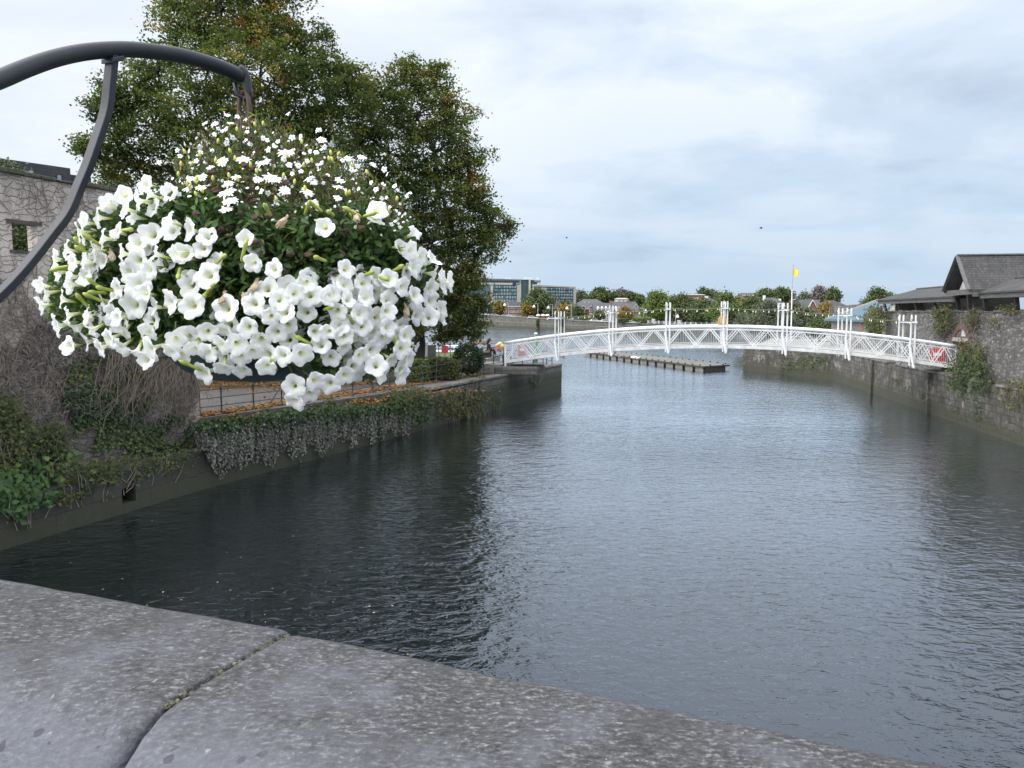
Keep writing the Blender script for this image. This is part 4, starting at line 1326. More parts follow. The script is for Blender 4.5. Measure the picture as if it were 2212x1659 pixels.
M_far = [leafy('far foliage %d' % i, st, 0.7, 0.15) for i, st in enumerate((
    [(0, (0.04, 0.06, 0.026)), (0.5, (0.075, 0.10, 0.04)), (1, (0.13, 0.145, 0.055))],          # dark green
    [(0, (0.05, 0.085, 0.022)), (0.5, (0.10, 0.14, 0.035)), (1, (0.17, 0.19, 0.05))],         # bright green
    [(0, (0.12, 0.09, 0.025)), (0.5, (0.21, 0.15, 0.035)), (1, (0.28, 0.20, 0.06))],          # autumn
    [(0, (0.07, 0.085, 0.06)), (0.5, (0.115, 0.13, 0.085)), (1, (0.16, 0.17, 0.11))],         # willow grey green
    [(0, (0.10, 0.085, 0.085)), (0.5, (0.15, 0.13, 0.13)), (1, (0.2, 0.18, 0.17))]))]         # bare twigs
def far_tree(label, x0, x1, yt, yb, Y, kind, zb, group=None, n=None, name='tree', conic=0.0, cat='tree', trunk_h=None):
    """tree filling columns x0-x1 and rows yt-yb at distance Y"""
    a, b = at_y(x0, yt, Y), at_y(x1, yb, Y)
    cx, wd = (a.x + b.x) / 2, (b.x - a.x)
    ztop, zbot = a.z, b.z
    t = thing(name, label, cat, (cx, Y, zb), group)
    P, T = [], []
    hgt = ztop - zbot
    leaf = max(0.12, Y * 0.0021)
    nb = 9
    n = int((n or 1700) * 1.9)
    mb = MB()
    mb.tube([(cx, Y, zb - .3), (cx + wd * .01, Y, zbot + hgt * 0.25), (cx, Y, zbot + hgt * 0.75)], [wd * .035 + .05, wd * .03 + .03, 0.03], 6, False)
    for k in range(nb):
        th = 2 * math.pi * k / nb * 1.618 + R.random()
        fz = (k + 0.5) / nb
        prof = math.sin(math.pi * min(1, (fz * 0.86 + 0.12))) ** 0.7 if not conic else (1 - fz * conic)
        rr = wd * 0.5 * prof * (0.70 if k < nb - 1 else 0.3)
        c = np.array((cx + math.cos(th) * rr * 0.8, Y + math.sin(th) * rr * 0.7, zbot + hgt * (0.08 + 0.76 * fz)))
        rad = wd * (0.33 * prof + 0.10)
        rz = min(rad * 0.95, hgt * 0.30)
        if c[2] + rz > ztop: rz = max(0.2, ztop - c[2])
        ncl = max(6, n // nb // 12)
        p, idx, _ = cluster_points(c, (rad, rad, rz), ncl, 12, leaf * 1.1, 0.6)
        tt = 0.45 + NR.normal() * .12 + NR.normal(size=ncl) * 0.16
        P.append(p); T.append(tt[idx] + NR.normal(size=len(p)) * 0.08)
        mb.tube([(cx, Y, zbot + hgt * max(0.05, fz * 0.6)), tuple(c)], [wd * .012 + .02, 0.02], 5, False)
    P = np.concatenate(P)
    leaf_mesh('crown', P, NR.uniform(leaf * .7, leaf * 1.4, len(P)), np.clip(np.concatenate(T), 0, 1), M_far[kind], t, (0, 0, .5), 1.0, LEAF_Q, 0.8)
    mb.build('trunk', M_bark, t)
    return t
# ------------------------------------------------------------------ white footbridge
M_white = plain('white bridge paint', (0.72, 0.73, 0.74), (0.60, 0.61, 0.62), 1.5, 0.4)
M_whited = plain('white paint, weather stained', (0.66, 0.67, 0.67), (0.42, 0.42, 0.40), 2.2, 0.5)
BL, BR = Vector((at_y(1090, 785, 53).x, 53)), Vector((at_y(2066, 800, 47).x, 47))
BT = (BR - BL).normalized()
BN = Vector((-BT.y, BT.x))                                              # away from the camera
BW = 2.3
BLEN = (BR - BL).length
def bpos(s, off=0.0, h=0.0):
    """point on the bridge: s 0..1 along, off across, h above the underside of the chord"""
    p = BL + BT * (s * BLEN) + BN * off
    z = 2.92 + 0.04 * s + 4 * 1.17 * s * (1 - s)
    return Vector((p.x, p.y, z + h))
def s_of(px):
    x, y = on_line(px, BL, BR)
    return (Vector((x, y)) - BL).dot(BT) / BLEN
bridge = thing('footbridge', 'white arched steel footbridge with lattice sides and pairs of masts', 'bridge', tuple(bpos(0.5)))
TH_ = 1.40
NS = 48
for off in (0.0, BW):
    mb = MB()
    mb.tube([bpos(i / NS, off, TH_) for i in range(NS + 1)], 0.105, 10)
    mb.build('top_tube', M_white, bridge, True)
    mb = MB()
    for i in range(NS):
        a, b = bpos(i / NS, off, 0.1), bpos((i + 1) / NS, off, 0.1)
        mb.bar(a, b, 0.16, 0.2)
    mb.build('bottom_chord', M_whited, bridge)
    mb = MB()
    for i in range(NS):
        mb.bar(bpos(i / NS, off, TH_ - 0.2), bpos((i + 1) / NS, off, TH_ - 0.2), 0.035, 0.045)
    mb.build('upper_rail', M_white, bridge)
    mb = MB()
    for i in range(NS):
        mb.bar(bpos(i / NS, off, 0.29), bpos((i + 1) / NS, off, 0.29), 0.03, 0.03)
    mb.build('lower_rail', M_white, bridge)
mb = MB()
for i in range(NS):
    a, b = bpos(i / NS, BW / 2, 0.14), bpos((i + 1) / NS, BW / 2, 0.14)
    mb.bar(a, b, BW - 0.2, 0.06)
mb.build('deck', plain('bridge deck', (0.22, 0.22, 0.22), None, 2, 0.9), bridge)
stn = [1203, 1319, 1440, 1563, 1691, 1827, 1965]
tops = [672, 660, 652.5, 650, 654, 665, 680]
ss = [s_of(p) for p in stn]
nodes_s = [0.004] + ss + [0.996]
def strut(mb, s0, h0, s1, h1, off, gap):
    for g in (-gap, gap):
        a, b = bpos(s0 + g / BLEN, off, h0), bpos(s1 + g / BLEN, off, h1)
        mb.bar(a, b, 0.042, 0.045, (BN.x, BN.y, 0))
for off in (0.0, BW):
    for i in range(len(nodes_s) - 1):
        a, b = nodes_s[i], nodes_s[i + 1]
        q = (b - a) / 4
        for k in range(4):
            mb = MB()
            h0, h1 = (0.2, TH_ - 0.08) if k % 2 == 0 else (TH_ - 0.08, 0.2)
            strut(mb, a + q * k, h0, a + q * (k + 1), h1, off, 0.085)
            # a lighter rod parallel to the pair
            mb.bar(bpos(a + q * k + 0.36 / BLEN, off + .03, h0), bpos(a + q * (k + 1) + 0.36 / BLEN, off + .03, h1), 0.025, 0.025, (BN.x, BN.y, 0)) if k == 1 else None
            mb.build('diagonal_brace', M_white, bridge)
M_bars = plain('thin white infill bars', (0.68, 0.69, 0.70), (0.6, 0.61, 0.62), 2, 0.5)
for off in (0.10, BW - 0.10):
    for i in range(len(nodes_s) - 1):
        a, b = nodes_s[i], nodes_s[i + 1]
        n = max(4, int((b - a) * BLEN / 0.11))
        mb = MB()
        for k in range(n):
            s = a + (b - a) * (k + .5) / n
            p = bpos(s, off, 0.32)
            mb.box((p.x - .005, p.y - .005, p.z), (p.x + .005, p.y + .005, p.z + TH_ - 0.55))
        mb.build('infill_panel', M_bars, bridge)
for s, tp, px in zip(ss, tops, stn):
    near = bpos(s, -0.17)
    ztop = at_y(px, tp, near.y).z
    for off, sg in ((-0.17, -1), (BW + 0.17, 1)):
        for g in (-0.12, 0.12):
            mb = MB()
            p = bpos(s + g / BLEN, off)
            mb.box((p.x - .037, p.y - .037, p.z - 0.22), (p.x + .037, p.y + .037, ztop - (0.02 if g > 0 else 0)))
            mb.build('mast', M_white, bridge)
        mb = MB()
        p = bpos(s, off + sg * 0.02, -0.25)
        mb.bar(bpos(s - .17 / BLEN, off, TH_ - .3), bpos(s + .06 / BLEN, off + sg * 0.30, -0.28), 0.09, 0.10)
        mb.bar(bpos(s + .06 / BLEN, off + sg * 0.32, -0.28), bpos(s + .06 / BLEN, off - sg * 0.2, -0.12), 0.09, 0.08)
        mb.build('raker', M_white, bridge)
    mb = MB()
    a, b = bpos(s + .015 / BLEN, -0.42), bpos(s + .015 / BLEN, BW + 0.42)
    a.z = b.z = ztop - 0.46
    mb.bar(a, b, 0.28, 0.09)
    mb.build('cross_beam', M_white, bridge)
    for off in (-0.30, BW + 0.3):
        mb = MB()
        p = bpos(s - .12 / BLEN, off)
        p.z = ztop - 0.22
        mb.lathe(p, [(0.03, -.1), (0.06, -.06), (0.06, .08), (0.03, .1)], 8)
        mb.build('insulator', plain('pale porcelain', (0.55, 0.54, 0.5)) if 'pale porcelain' not in bpy.data.materials else bpy.data.materials['pale porcelain'], bridge, True)
for off in (0.0, BW):
    for s in (0.002, 0.998):
        mb = MB()
        mb.bar(bpos(s, off, -.25), bpos(s, off, TH_), 0.12, 0.12)
        mb.build('end_post', M_white, bridge)
# stone landing blocks
M_abut = masonry('dark landing stone', (0.13, 0.125, 0.115), (0.09, 0.085, 0.08), (0.05, 0.048, 0.045), 0.9, 0.36, 0.02, 0.08, 1.5, (0.045, 0.042, 0.035), 0.6, None, None, 0.04)
ab = thing('bridge_landing', 'rounded dark stone block carrying the bridge end on the quay', 'abutment', (BL.x + .6, BL.y - .2, 2.2))
mb = MB()
c = BL + BT * 0.9 + BN * 0.9
mb.obox((c.x, c.y, 2.45), (BT.x * 1.5, BT.y * 1.5, 0), (BN.x * 1.6, BN.y * 1.6, 0), (0, 0, 0.28))
mb.build('block', M_abut, ab, bevel=0.1)
mb = MB()
c = BL - BT * 1.3 + BN * 1.2
mb.obox((c.x, c.y, 2.5), (BT.x * 1.1, BT.y * 1.1, 0), (BN.x * 1.4, BN.y * 1.4, 0), (0, 0, 0.35))
mb.build('ramp', M_conc, ab, bevel=0.02)
# handrails of the steps up to it
hr = thing('handrail', 'grey sloping handrail beside the steps to the bridge', 'handrail', tuple(at_z(1000, 806, 2.2)))
mb = MB()
pA, pB, pC, pD = at_y(985, 779, 53.5), at_y(1048, 757.5, 54.5), at_y(1066, 751, 54.5), at_y(1088, 752, 53.6)
M_galv = plain('galvanised tube', (0.30, 0.30, 0.29), (0.22, 0.22, 0.21), 5, 0.5)
mb.tube([pA, pB], 0.035, 7)
mb.tube([pA - Vector((0, 0, .45)), pB - Vector((0, 0, .45))], 0.025, 7)
mb.build('sloping_rail', M_galv, hr)
mb = MB()
mb.tube([pB, pC, pD, pD - Vector((0, 0, 1.2))], 0.035, 7)
mb.tube([pB - Vector((0, 0, .5)), pC - Vector((0, 0, .5)), pD - Vector((0, 0, .5))], 0.03, 7)
mb.build('level_rail', M_rail, hr)
for p, zb in ((pA, 2.2), (pA.lerp(pB, .5), 2.4), (pB, 2.6), (pC, 2.7)):
    mb = MB()
    mb.tube([p, Vector((p.x, p.y, zb))], 0.03, 6)
    mb.build('post', M_rail, hr)
# festoon lights
M_cable = plain('mossy lamp cable', (0.13, 0.13, 0.09), (0.08, 0.08, 0.06), 5, 0.8)
M_bulb, ntb, bb_ = new_mat('warm glass bulb')
bb_.inputs['Base Color'].default_value = (0.85, 0.82, 0.55, 1)
bb_.inputs['Roughness'].default_value = 0.2
for off, lab in ((-0.36, 'string of pale bulbs on the near side of the bridge masts'), (BW + 0.36, 'string of pale bulbs on the far side of the bridge masts')):
    fs = thing('festoon_lights', lab, 'string lights', tuple(bpos(ss[0], off, 3)), 'festoon lights along the bridge')
    mb = MB()
    tops_w = []
    for s, tp, px in zip(ss, tops, stn):
        p = bpos(s, off)
        p.z = at_y(px, tp, bpos(s, -.17).y).z - (0.40 if off < 0 else 0.36)
        tops_w.append(p)
    for a, b in zip(tops_w, tops_w[1:]):
        pts = [a.lerp(b, i / 10) - Vector((0, 0, 0.14 * math.sin(math.pi * i / 10))) for i in range(11)]
        mb.tube(pts, 0.022, 5)
        for i in range(5):
            t = (i + .5) / 5 + R.uniform(-.03, .03)
            p = a.lerp(b, t) - Vector((0, 0, 0.14 * math.sin(math.pi * t) + 0.03))
            m2 = MB()
            m2.lathe(p, [(0.014, 0.02), (0.015, -0.04), (0.028, -0.07), (0.03, -0.1), (0.02, -0.125), (0.006, -0.13)], 8)
            m2.build('bulb', M_bulb, fs, True)
    mb.build('cable', M_cable, fs)
# yellow lifebuoy housing
M_yel = plain('yellow orange plastic', (0.62, 0.30, 0.025), (0.55, 0.25, 0.02), 3, 0.4)
q = bpos(s_of(1561), BW - .1, TH_ + .12)
lb = thing('lifebuoy_box', 'bright yellow lifebuoy housing fixed at the middle of the bridge', 'lifebuoy box', tuple(q))
mb = MB()
ring = [(x * .66, z * .62) for x, z in [(-.42, 0), (-.42, .62), (-.26, .84), (.26, .84), (.42, .62), (.42, 0), (.3, -.12), (-.3, -.12)]]
mb.extrude([q + Vector((BT.x * x, BT.y * x, z)) for x, z in ring], Vector((BN.x, BN.y, 0)) * 0.22)
mb.build('housing', M_yel, lb, bevel=0.04)
mb = MB()
mb.extrude([q + Vector((BT.x * x, BT.y * x, z)) - Vector((BN.x, BN.y, 0)) * .01 for x, z in [(-.18, .05), (-.18, .34), (-.12, .43), (.12, .43), (.18, .34), (.18, .05)]], Vector((BN.x, BN.y, 0)) * -0.02)
mb.build('window', plain('pale worn window', (0.45, 0.42, 0.3), (0.36, 0.33, 0.22)), lb)
# red boards at both ends
M_red = plain('faded red board', (0.62, 0.06, 0.075), (0.5, 0.05, 0.06), 2.5, 0.5)
for s, off, lab, wd, ht in ((0.968, 0.7, 'bright red safety board behind the bridge lattice at its landward end by the creeper', 0.85, 0.85), (0.03, BW - .5, 'pale red barrier panel behind the lattice by the quay steps', 0.5, 0.85)):
    q = bpos(s, off, 0.2)
    rb = thing('barrier', lab, 'barrier', tuple(q))
    mb = MB()
    ax = Vector((BT.x, BT.y, 0))
    mb.obox(q + Vector((0, 0, ht / 2 + .05)), ax * wd / 2, Vector((BN.x, BN.y, 0)) * 0.03, (0, 0, ht / 2))
    mb.build('panel', M_red if s > .5 else plain('washed out red', (0.52, 0.27, 0.27), (0.45, 0.22, 0.22), 3, 0.6), rb, bevel=0.02)
    mb = MB()
    mb.obox(q + Vector((0, 0, ht * .62)) - Vector((BN.x, BN.y, 0)) * .04, ax * wd * .3, Vector((BN.x, BN.y, 0)) * 0.008, (0, 0, ht * .12))
    mb.build('white_band', M_white, rb)
    for g in (-.4, .4):
        mb = MB()
        mb.tube([q + ax * g * wd, q + ax * g * wd + Vector((0, 0, ht + .12))], 0.03, 6)
        mb.build('post', M_white, rb)

# ------------------------------------------------------------------ growth on the tall wall
def twp(x, y):
    return at_plane(x, y, TP - TNN * R.uniform(0.03, 0.45), TNN)
outR = (-TN.x, -TN.y, 0.4)
scrub('buddleia', 'tall green bush at the far corner of the stone wall', 'shrub', [([(1866, 690), (1880, 668), (1905, 662), (1912, 690), (1906, 722), (1880, 728)], 1500)], lambda x, y: at_plane(x, y, TP - TNN * R.uniform(-.6, 1.0), TNN), M_weed, 0.24, outR, 0.5, 0.16, 8, 0.22, stems=14)
scrub('buddleia', 'leggy yellow green shrub sprouting from the wall top above the bridge', 'shrub', [([(2015, 672), (2042, 661), (2060, 675), (2056, 705), (2035, 725), (2015, 715)], 900)], twp, M_weed, 0.17, outR, 0.5, 0.2, 6, 0.16, stems=26)
scrub('buddleia', 'thin brownish shrub growing over the brick arch', 'shrub', [([(2082, 690), (2095, 665), (2108, 662), (2114, 680), (2108, 720), (2096, 700)], 420)], twp, M_weed, 0.13, outR, 0.6, 0.25, 6, 0.15, stems=18)
scrub('creeper', 'dense dark green creeper swallowing the end of the bridge', 'climbing plant', [([(2050, 770), (2095, 760), (2132, 790), (2132, 850), (2110, 880), (2070, 860), (2040, 830), (2045, 800)], 2600), ([(2055, 800), (2120, 800), (2130, 840), (2060, 850)], 900)],
      lambda x, y: at_plane(x, y, Vector((RE[5].x, RE[5].y, 0)) + TNN * R.uniform(-0.3, 1.1), TNN), M_ivy, 0.15, outR, 0.42, 0.2, 8, 0.16, stems=30)
scrub('creeper', 'straggly brown creeper on the wall between brick arch and bridge end', 'climbing plant', [([(2060, 725), (2085, 735), (2120, 740), (2132, 790), (2100, 800), (2062, 775)], 800)], twp, M_weed, 0.14, outR, 0.55, 0.22, 6, 0.16, stems=36)
def rqp(x, y):
    return at_plane(x, y, Vector((RE[5].x, RE[5].y, 0)) + TNN * R.uniform(-0.1, .5), TNN)
scrub('weeds', 'pale weeds on the ledge at the foot of the tall wall', 'plant', [([(2150, 850), (2175, 822), (2212, 820), (2240, 840), (2240, 880), (2165, 878)], 900)], rqp, M_weed, 0.13, outR, 0.55, 0.22, 7, 0.14, stems=24)
scrub('weeds', 'dark green weeds hanging from the quay coping below the creeper', 'plant', [([(2060, 875), (2120, 885), (2130, 905), (2080, 905)], 300)], rqp, M_ivy, 0.12, outR, 0.4, 0.2, 6, 0.1, stems=10)
for lab, poly, n in (('small weed tuft under the bridge masts', [(1930, 815), (1952, 810), (1955, 835), (1935, 835)], 130), ('low grassy tuft on the bare quay wall', [(1985, 845), (2005, 840), (2008, 860), (1990, 862)], 110),
                     ('dark weed patch low on the middle quay wall', [(1870, 800), (1890, 800), (1886, 815), (1872, 815)], 70), ('small bush sprouting on the tall wall beside the notice', [(2130, 690), (2150, 685), (2160, 700), (2140, 712)], 110),
                     ('dry tuft on the high wall under the porch', [(2150, 665), (2190, 662), (2195, 675), (2160, 678)], 160)):
    scrub('tuft', lab, 'plant', [(poly, n)], twp if 'tall' in lab or 'high' in lab else (lambda x, y: (lambda w_: Vector((w_[0], w_[1], 0)))(on_line(x, RE[3], RE[5])) + Vector((0, 0, at_plane(x, y, Vector((RE[4].x, RE[4].y, 0)), TNN).z))), M_weed, 0.12, outR, 0.5, 0.22, 6, 0.1, stems=6)
scrub('weeds', 'dark green growth over the broken quay stones beyond the bridge', 'plant', [([(1690, 772), (1740, 765), (1790, 770), (1785, 795), (1720, 800), (1690, 790)], 700)], lambda x, y: Vector(on_line(x, RE[1], RE[2]) + (at_y(x, y, on_line(x, RE[1], RE[2])[1]).z,)) + Vector((R.uniform(-.3, .2), R.uniform(-.3, .2), 0)), M_ivy, 0.16, (-.5, -.8, .4), 0.4, 0.2, 6, 0.2)
# ------------------------------------------------------------------ pontoon, boats, people, post
pA_, pB_, pC_ = at_z(1262, 768, 0), at_z(1520, 803, 0), at_z(1575, 799, 0)
pont = thing('pontoon', 'long low timber faced pontoon moored behind the bridge', 'pontoon', ((pA_.x + pB_.x) / 2, (pA_.y + pB_.y) / 2, 0))
M_pdeck = plain('pontoon decking', (0.15, 0.143, 0.125), (0.085, 0.08, 0.07), 0.8, 0.9)
M_pside = plain('black pontoon fender', (0.03, 0.028, 0.026), (0.018, 0.017, 0.016), 2, 0.7)
M_float = plain('grey concrete float', (0.21, 0.20, 0.175), (0.13, 0.125, 0.11), 2, 0.9)
A2, B2_, C2 = (Vector((p.x, p.y)) for p in (pA_, pB_, pC_))
sd_ = (B2_ - A2)
wv = C2 - B2_
quad = [A2, B2_, C2, A2 + wv]
mb = MB(); mb.prism([(p.x, p.y) for p in quad], 0.50, 0.60); mb.build('deck', M_pdeck, pont)
mb = MB()
for a, b in ((A2, B2_), (B2_, C2), (C2, A2 + wv), (A2 + wv, A2)):
    mb.bar((a.x, a.y, 0.50), (b.x, b.y, 0.50), 0.16, 0.16)
    for k in range(int((b - a).length / 1.5)):
        p = a.lerp(b, (k + .5) / int((b - a).length / 1.5))
        mb.lathe((p.x, p.y, 0.58), [(0.05, 0), (0.09, .1), (0.09, .16)], 6)
mb.build('fender', M_pside, pont)
for k in range(15):
    a, b = A2.lerp(B2_, (k + .14) / 15), A2.lerp(B2_, (k + .86) / 15)
    mb = MB()
    q = [a + wv * .03, b + wv * .03, b + wv * .9, a + wv * .9]
    mb.prism([(p.x, p.y) for p in q], -0.3, 0.42)
    mb.build('float', M_float, pont)
mb = MB()
q = [A2 + wv * .08, B2_ + wv * .08, B2_ + wv * .85, A2 + wv * .85]
mb.prism([(p.x, p.y) for p in q], -0.3, 0.40)
mb.build('hull', M_pside, pont)
M_gull = plain('gull white', (0.7, 0.7, 0.7), (0.6, 0.6, 0.61), 5, 0.7)
M_gullg = plain('gull grey', (0.25, 0.26, 0.28), None, 5, 0.7)
for (px, py), lab, gr in (((1339, 771.0), 'grey gull resting on the pontoon beside the bridge mast', 1), ((1366, 773.2), 'white gull on the pontoon nearer the bridge mast', 0), ((1371, 774.0), 'white gull standing between two others on the pontoon', 0), ((1378, 775.2), 'white gull on the pontoon, last of the three toward its broad end', 0)):
    q = at_z(px, py + 1.6, 0.6)
    g = thing('gull', lab, 'bird', tuple(q), 'gulls on the pontoon')
    mb = MB()
    n = 9
    prof = [(0.02, -.26), (0.06, -.2), (0.1, -.08), (0.11, .04), (0.08, .14), (0.06, .19), (0.07, .24), (0.05, .3), (0.012, .36)]
    mb.lathe(q + Vector((0, 0, .2)), prof, 8, (1, 0.1, 0.35))
    mb.build('body', M_gullg if gr else M_gull, g, True)
    for o in (-.03, .03):
        mb = MB(); mb.tube([q + Vector((0, o, 0)), q + Vector((0, o, .15))], 0.01, 4); mb.build('leg', M_yel, g)
# flying birds
for (px, py), Y, lab in (((1644, 493), 90, 'small dark bird high in the open sky above the flag'), ((1224, 514), 120, 'tiny dark bird low in the sky over the glass hotel')):
    q = at_y(px, py, Y)
    g = thing('bird', lab, 'bird', tuple(q))
    mb = MB()
    mb.lathe(q, [(0.01, -.22), (0.05, -.1), (0.06, .05), (0.02, .2)], 6, (1, 0, 0.1))
    for s in (-1, 1):
        mb.add([q + Vector((.1, 0, .03)), q + Vector((.02, s * .3, .16)), q + Vector((-.1, s * .62, .05)), q + Vector((-.08, s * .25, .1)), q + Vector((-.08, 0, .03)),
                q + Vector((.1, 0, .05)), q + Vector((.02, s * .3, .18)), q + Vector((-.1, s * .62, .06)), q + Vector((-.08, s * .25, .12)), q + Vector((-.08, 0, .05))],
               [(0, 1, 3, 4), (1, 2, 3), (9, 8, 6, 5), (8, 7, 6)])
    mb.build('body', plain('dark feathers', (0.06, 0.06, 0.065)), g)
# green river marker post
q = at_z(1157.5, 774, 0)
gp = thing('marker_post', 'green cylindrical river marker pile with a white cap', 'post', (q.x, q.y, 0))
zt_ = at_y(1157.5, 722, q.y).z
mb = MB(); mb.lathe((q.x, q.y, 0), [(0.24, -1), (0.24, zt_)], 14); mb.build('pile', plain('marker green', (0.015, 0.16, 0.08), (0.012, 0.12, 0.06), 3, 0.45), gp, True)
mb = MB(); mb.lathe((q.x, q.y, zt_), [(0.25, 0), (0.25, .1), (0.12, .22), (0.02, .24)], 14); mb.build('cap', M_white, gp, True)
# white cabin cruiser
q = at_z(975, 770, 0)
def hull_shape(mb, c, L, W, h, yaw, sheer=0.25, keel=-0.25):
    cy, sy = math.cos(yaw), math.sin(yaw)
    rows = []
    for i in range(9):
        t = i / 8
        wd = W / 2 * (min(1, 0.72 + t) if t < .4 else max(0.03, 1 - ((t - .4) / .6) ** 2.2))
        x = (t - .5) * L
        zt = h + sheer * t * t
        row = []
        for yy_, zz in ((-1, zt), (-.85, 0.1), (0, keel), (.85, 0.1), (1, zt)):
            row.append(Vector((c.x + x * cy - yy_ * wd * sy, c.y + x * sy + yy_ * wd * cy, c.z + zz)))
        rows.append(row)
    vs = [p for r in rows for p in r]
    fs = []
    for i in range(8):
        for k in range(4):
            fs.append((i * 5 + k, (i + 1) * 5 + k, (i + 1) * 5 + k + 1, i * 5 + k + 1))
        fs.append((i * 5 + 4, (i + 1) * 5 + 4, (i + 1) * 5, i * 5))
    fs.append((0, 1, 2, 3, 4))
    mb.add(vs, fs)
YB = q.y
boat = thing('cabin_cruiser', 'white cabin cruiser moored behind the lawn railing', 'boat', tuple(q))
M_gel = plain('white gelcoat', (0.78, 0.79, 0.80), (0.72, 0.73, 0.74), 2, 0.3)
M_glass = plain('dark boat window', (0.10, 0.12, 0.13), (0.07, 0.08, 0.09), 2, 0.15)
mb = MB(); hull_shape(mb, Vector((q.x + .3, q.y, 0)), 6.2, 2.3, 0.85, 0.05); mb.build('hull', M_gel, boat)
zc_ = at_y(975, 747, YB).z
mb = MB(); x0, x1 = at_y(957, 750, YB).x, at_y(995, 750, YB).x
mb.extrude([Vector((x0, YB - .85, .8)), Vector((x1 + .4, YB - .85, .8)), Vector((x1 - .5, YB - .85, zc_)), Vector((x0 + .1, YB - .85, zc_))], (0, 1.7, 0)); mb.build('cabin', M_gel, boat, bevel=0.05)
for k in range(4):
    a = x0 + .2 + k * (x1 - x0 - .5) / 4
    mb = MB(); mb.box((a, YB - .87, zc_ - .62), (a + (x1 - x0) / 4 - .3, YB - .85 - .002, zc_ - .2)); mb.build('window', M_glass, boat)
mb = MB(); mb.box((x0 - .1, YB - .95, zc_ + .003), (x1 - .4, YB + .95, zc_ + .08)); mb.build('cabin_roof', M_gel, boat)
for (px, py), lab, col in (((949, 735), 'small brown open rowing boat moored out past the tree', (0.22, 0.11, 0.07)), ((1032.5, 744), 'small varnished dinghy with short mast moored in open water', (0.30, 0.18, 0.10))):
    q = at_z(px, py, 0)
    t = thing('dinghy', lab, 'boat', tuple(q))
    mb = MB(); hull_shape(mb, q, 3.6, 1.3, 0.5, 0.2); mb.build('hull', plain('boat varnish %d' % px, col), t)
    mb = MB(); mb.tube([q + Vector((.4, 0, .2)), q + Vector((.4, 0, 2.2 if px > 1000 else 1.0))], 0.03, 5); mb.build('mast', M_galv, t)
q = at_z(961, 771.5, 2.85)
lf = thing('lifebuoy_board', 'small red safety sign fixed to the lawn railing', 'sign', tuple(q))
mb = MB(); mb.obox(q + Vector((0, 0, .62)), (.26, 0, 0), (0, .03, 0), (0, 0, .3)); mb.build('panel', M_red, lf)
mb = MB(); mb.tube([q, q + Vector((0, 0, .5))], .03, 6); mb.build('post', M_rail, lf)
q = at_z(928.5, 774, 2.85)
ub = thing('utility_cabinet', 'plain grey metal cabinet beside the tree trunk', 'cabinet', tuple(q))
mb = MB(); mb.obox(q + Vector((0, .3, .47)), (.45, 0, 0), (0, .25, 0), (0, 0, .52)); mb.build('body', plain('grey cabinet', (0.15, 0.155, 0.16), (0.11, 0.115, 0.12), 2, 0.6), ub, bevel=0.02)
mb = MB(); mb.obox(q + Vector((0, .3, 1.02)), (.48, 0, 0), (0, .28, 0), (0, 0, .025)); mb.build('lid', M_galv, ub)
q = at_z(915, 775, 2.85)
ub = thing('information_board', 'pale leaning information board beside the grey cabinet', 'sign', tuple(q))
mb = MB(); mb.obox(q + Vector((0, .2, .7)), (.3, 0, 0), (0, .03, .01), (0, 0.12, .55)); mb.build('panel', M_galv, ub)
for g in (-.2, .2):
    mb = MB(); mb.tube([q + Vector((g, .12, 0)), q + Vector((g, .2, .3))], .03, 6); mb.build('post', M_rail, ub)
# low stone seat where two people sit
q0, q1 = at_y(1031, 762, 58.5), at_y(1062, 762, 58.5)
seat = thing('stone_bench', 'low dark stone wall used as a seat above the river', 'bench', ((q0.x + q1.x) / 2, 58.5, 2.6))
mb = MB(); mb.box((q0.x, 58.3, 2.3), (q1.x, 58.95, q0.z - .02)); mb.build('base', M_abut, seat)
mb = MB(); mb.box((q0.x - .05, 58.24, q0.z - .018), (q1.x + .05, 59.0, q0.z + .08)); mb.build('top', M_conc, seat, bevel=0.02)
ZS = q0.z + 0.08
def skin_body(name, verts, edges, radii, mat, parent, root=0, levels=2):
    off = wloc(parent)
    me = bpy.data.meshes.new(name)
    me.from_pydata([tuple(Vector(v) - off) for v in verts], edges, [])
    me.materials.append(mat)
    o = link(name, me, parent)
    sk = o.modifiers.new('skin', 'SKIN')
    sk.use_smooth_shade = True
    assert len(me.skin_vertices)
    for i, r in enumerate(radii):
        me.skin_vertices[0].data[i].radius = (r, r)
    me.skin_vertices[0].data[root].use_root = True
    sb = o.modifiers.new('sub', 'SUBSURF')
    sb.levels = sb.render_levels = levels
    return o
M_skin = plain('skin', (0.48, 0.30, 0.22), (0.42, 0.26, 0.19), 6, 0.6)
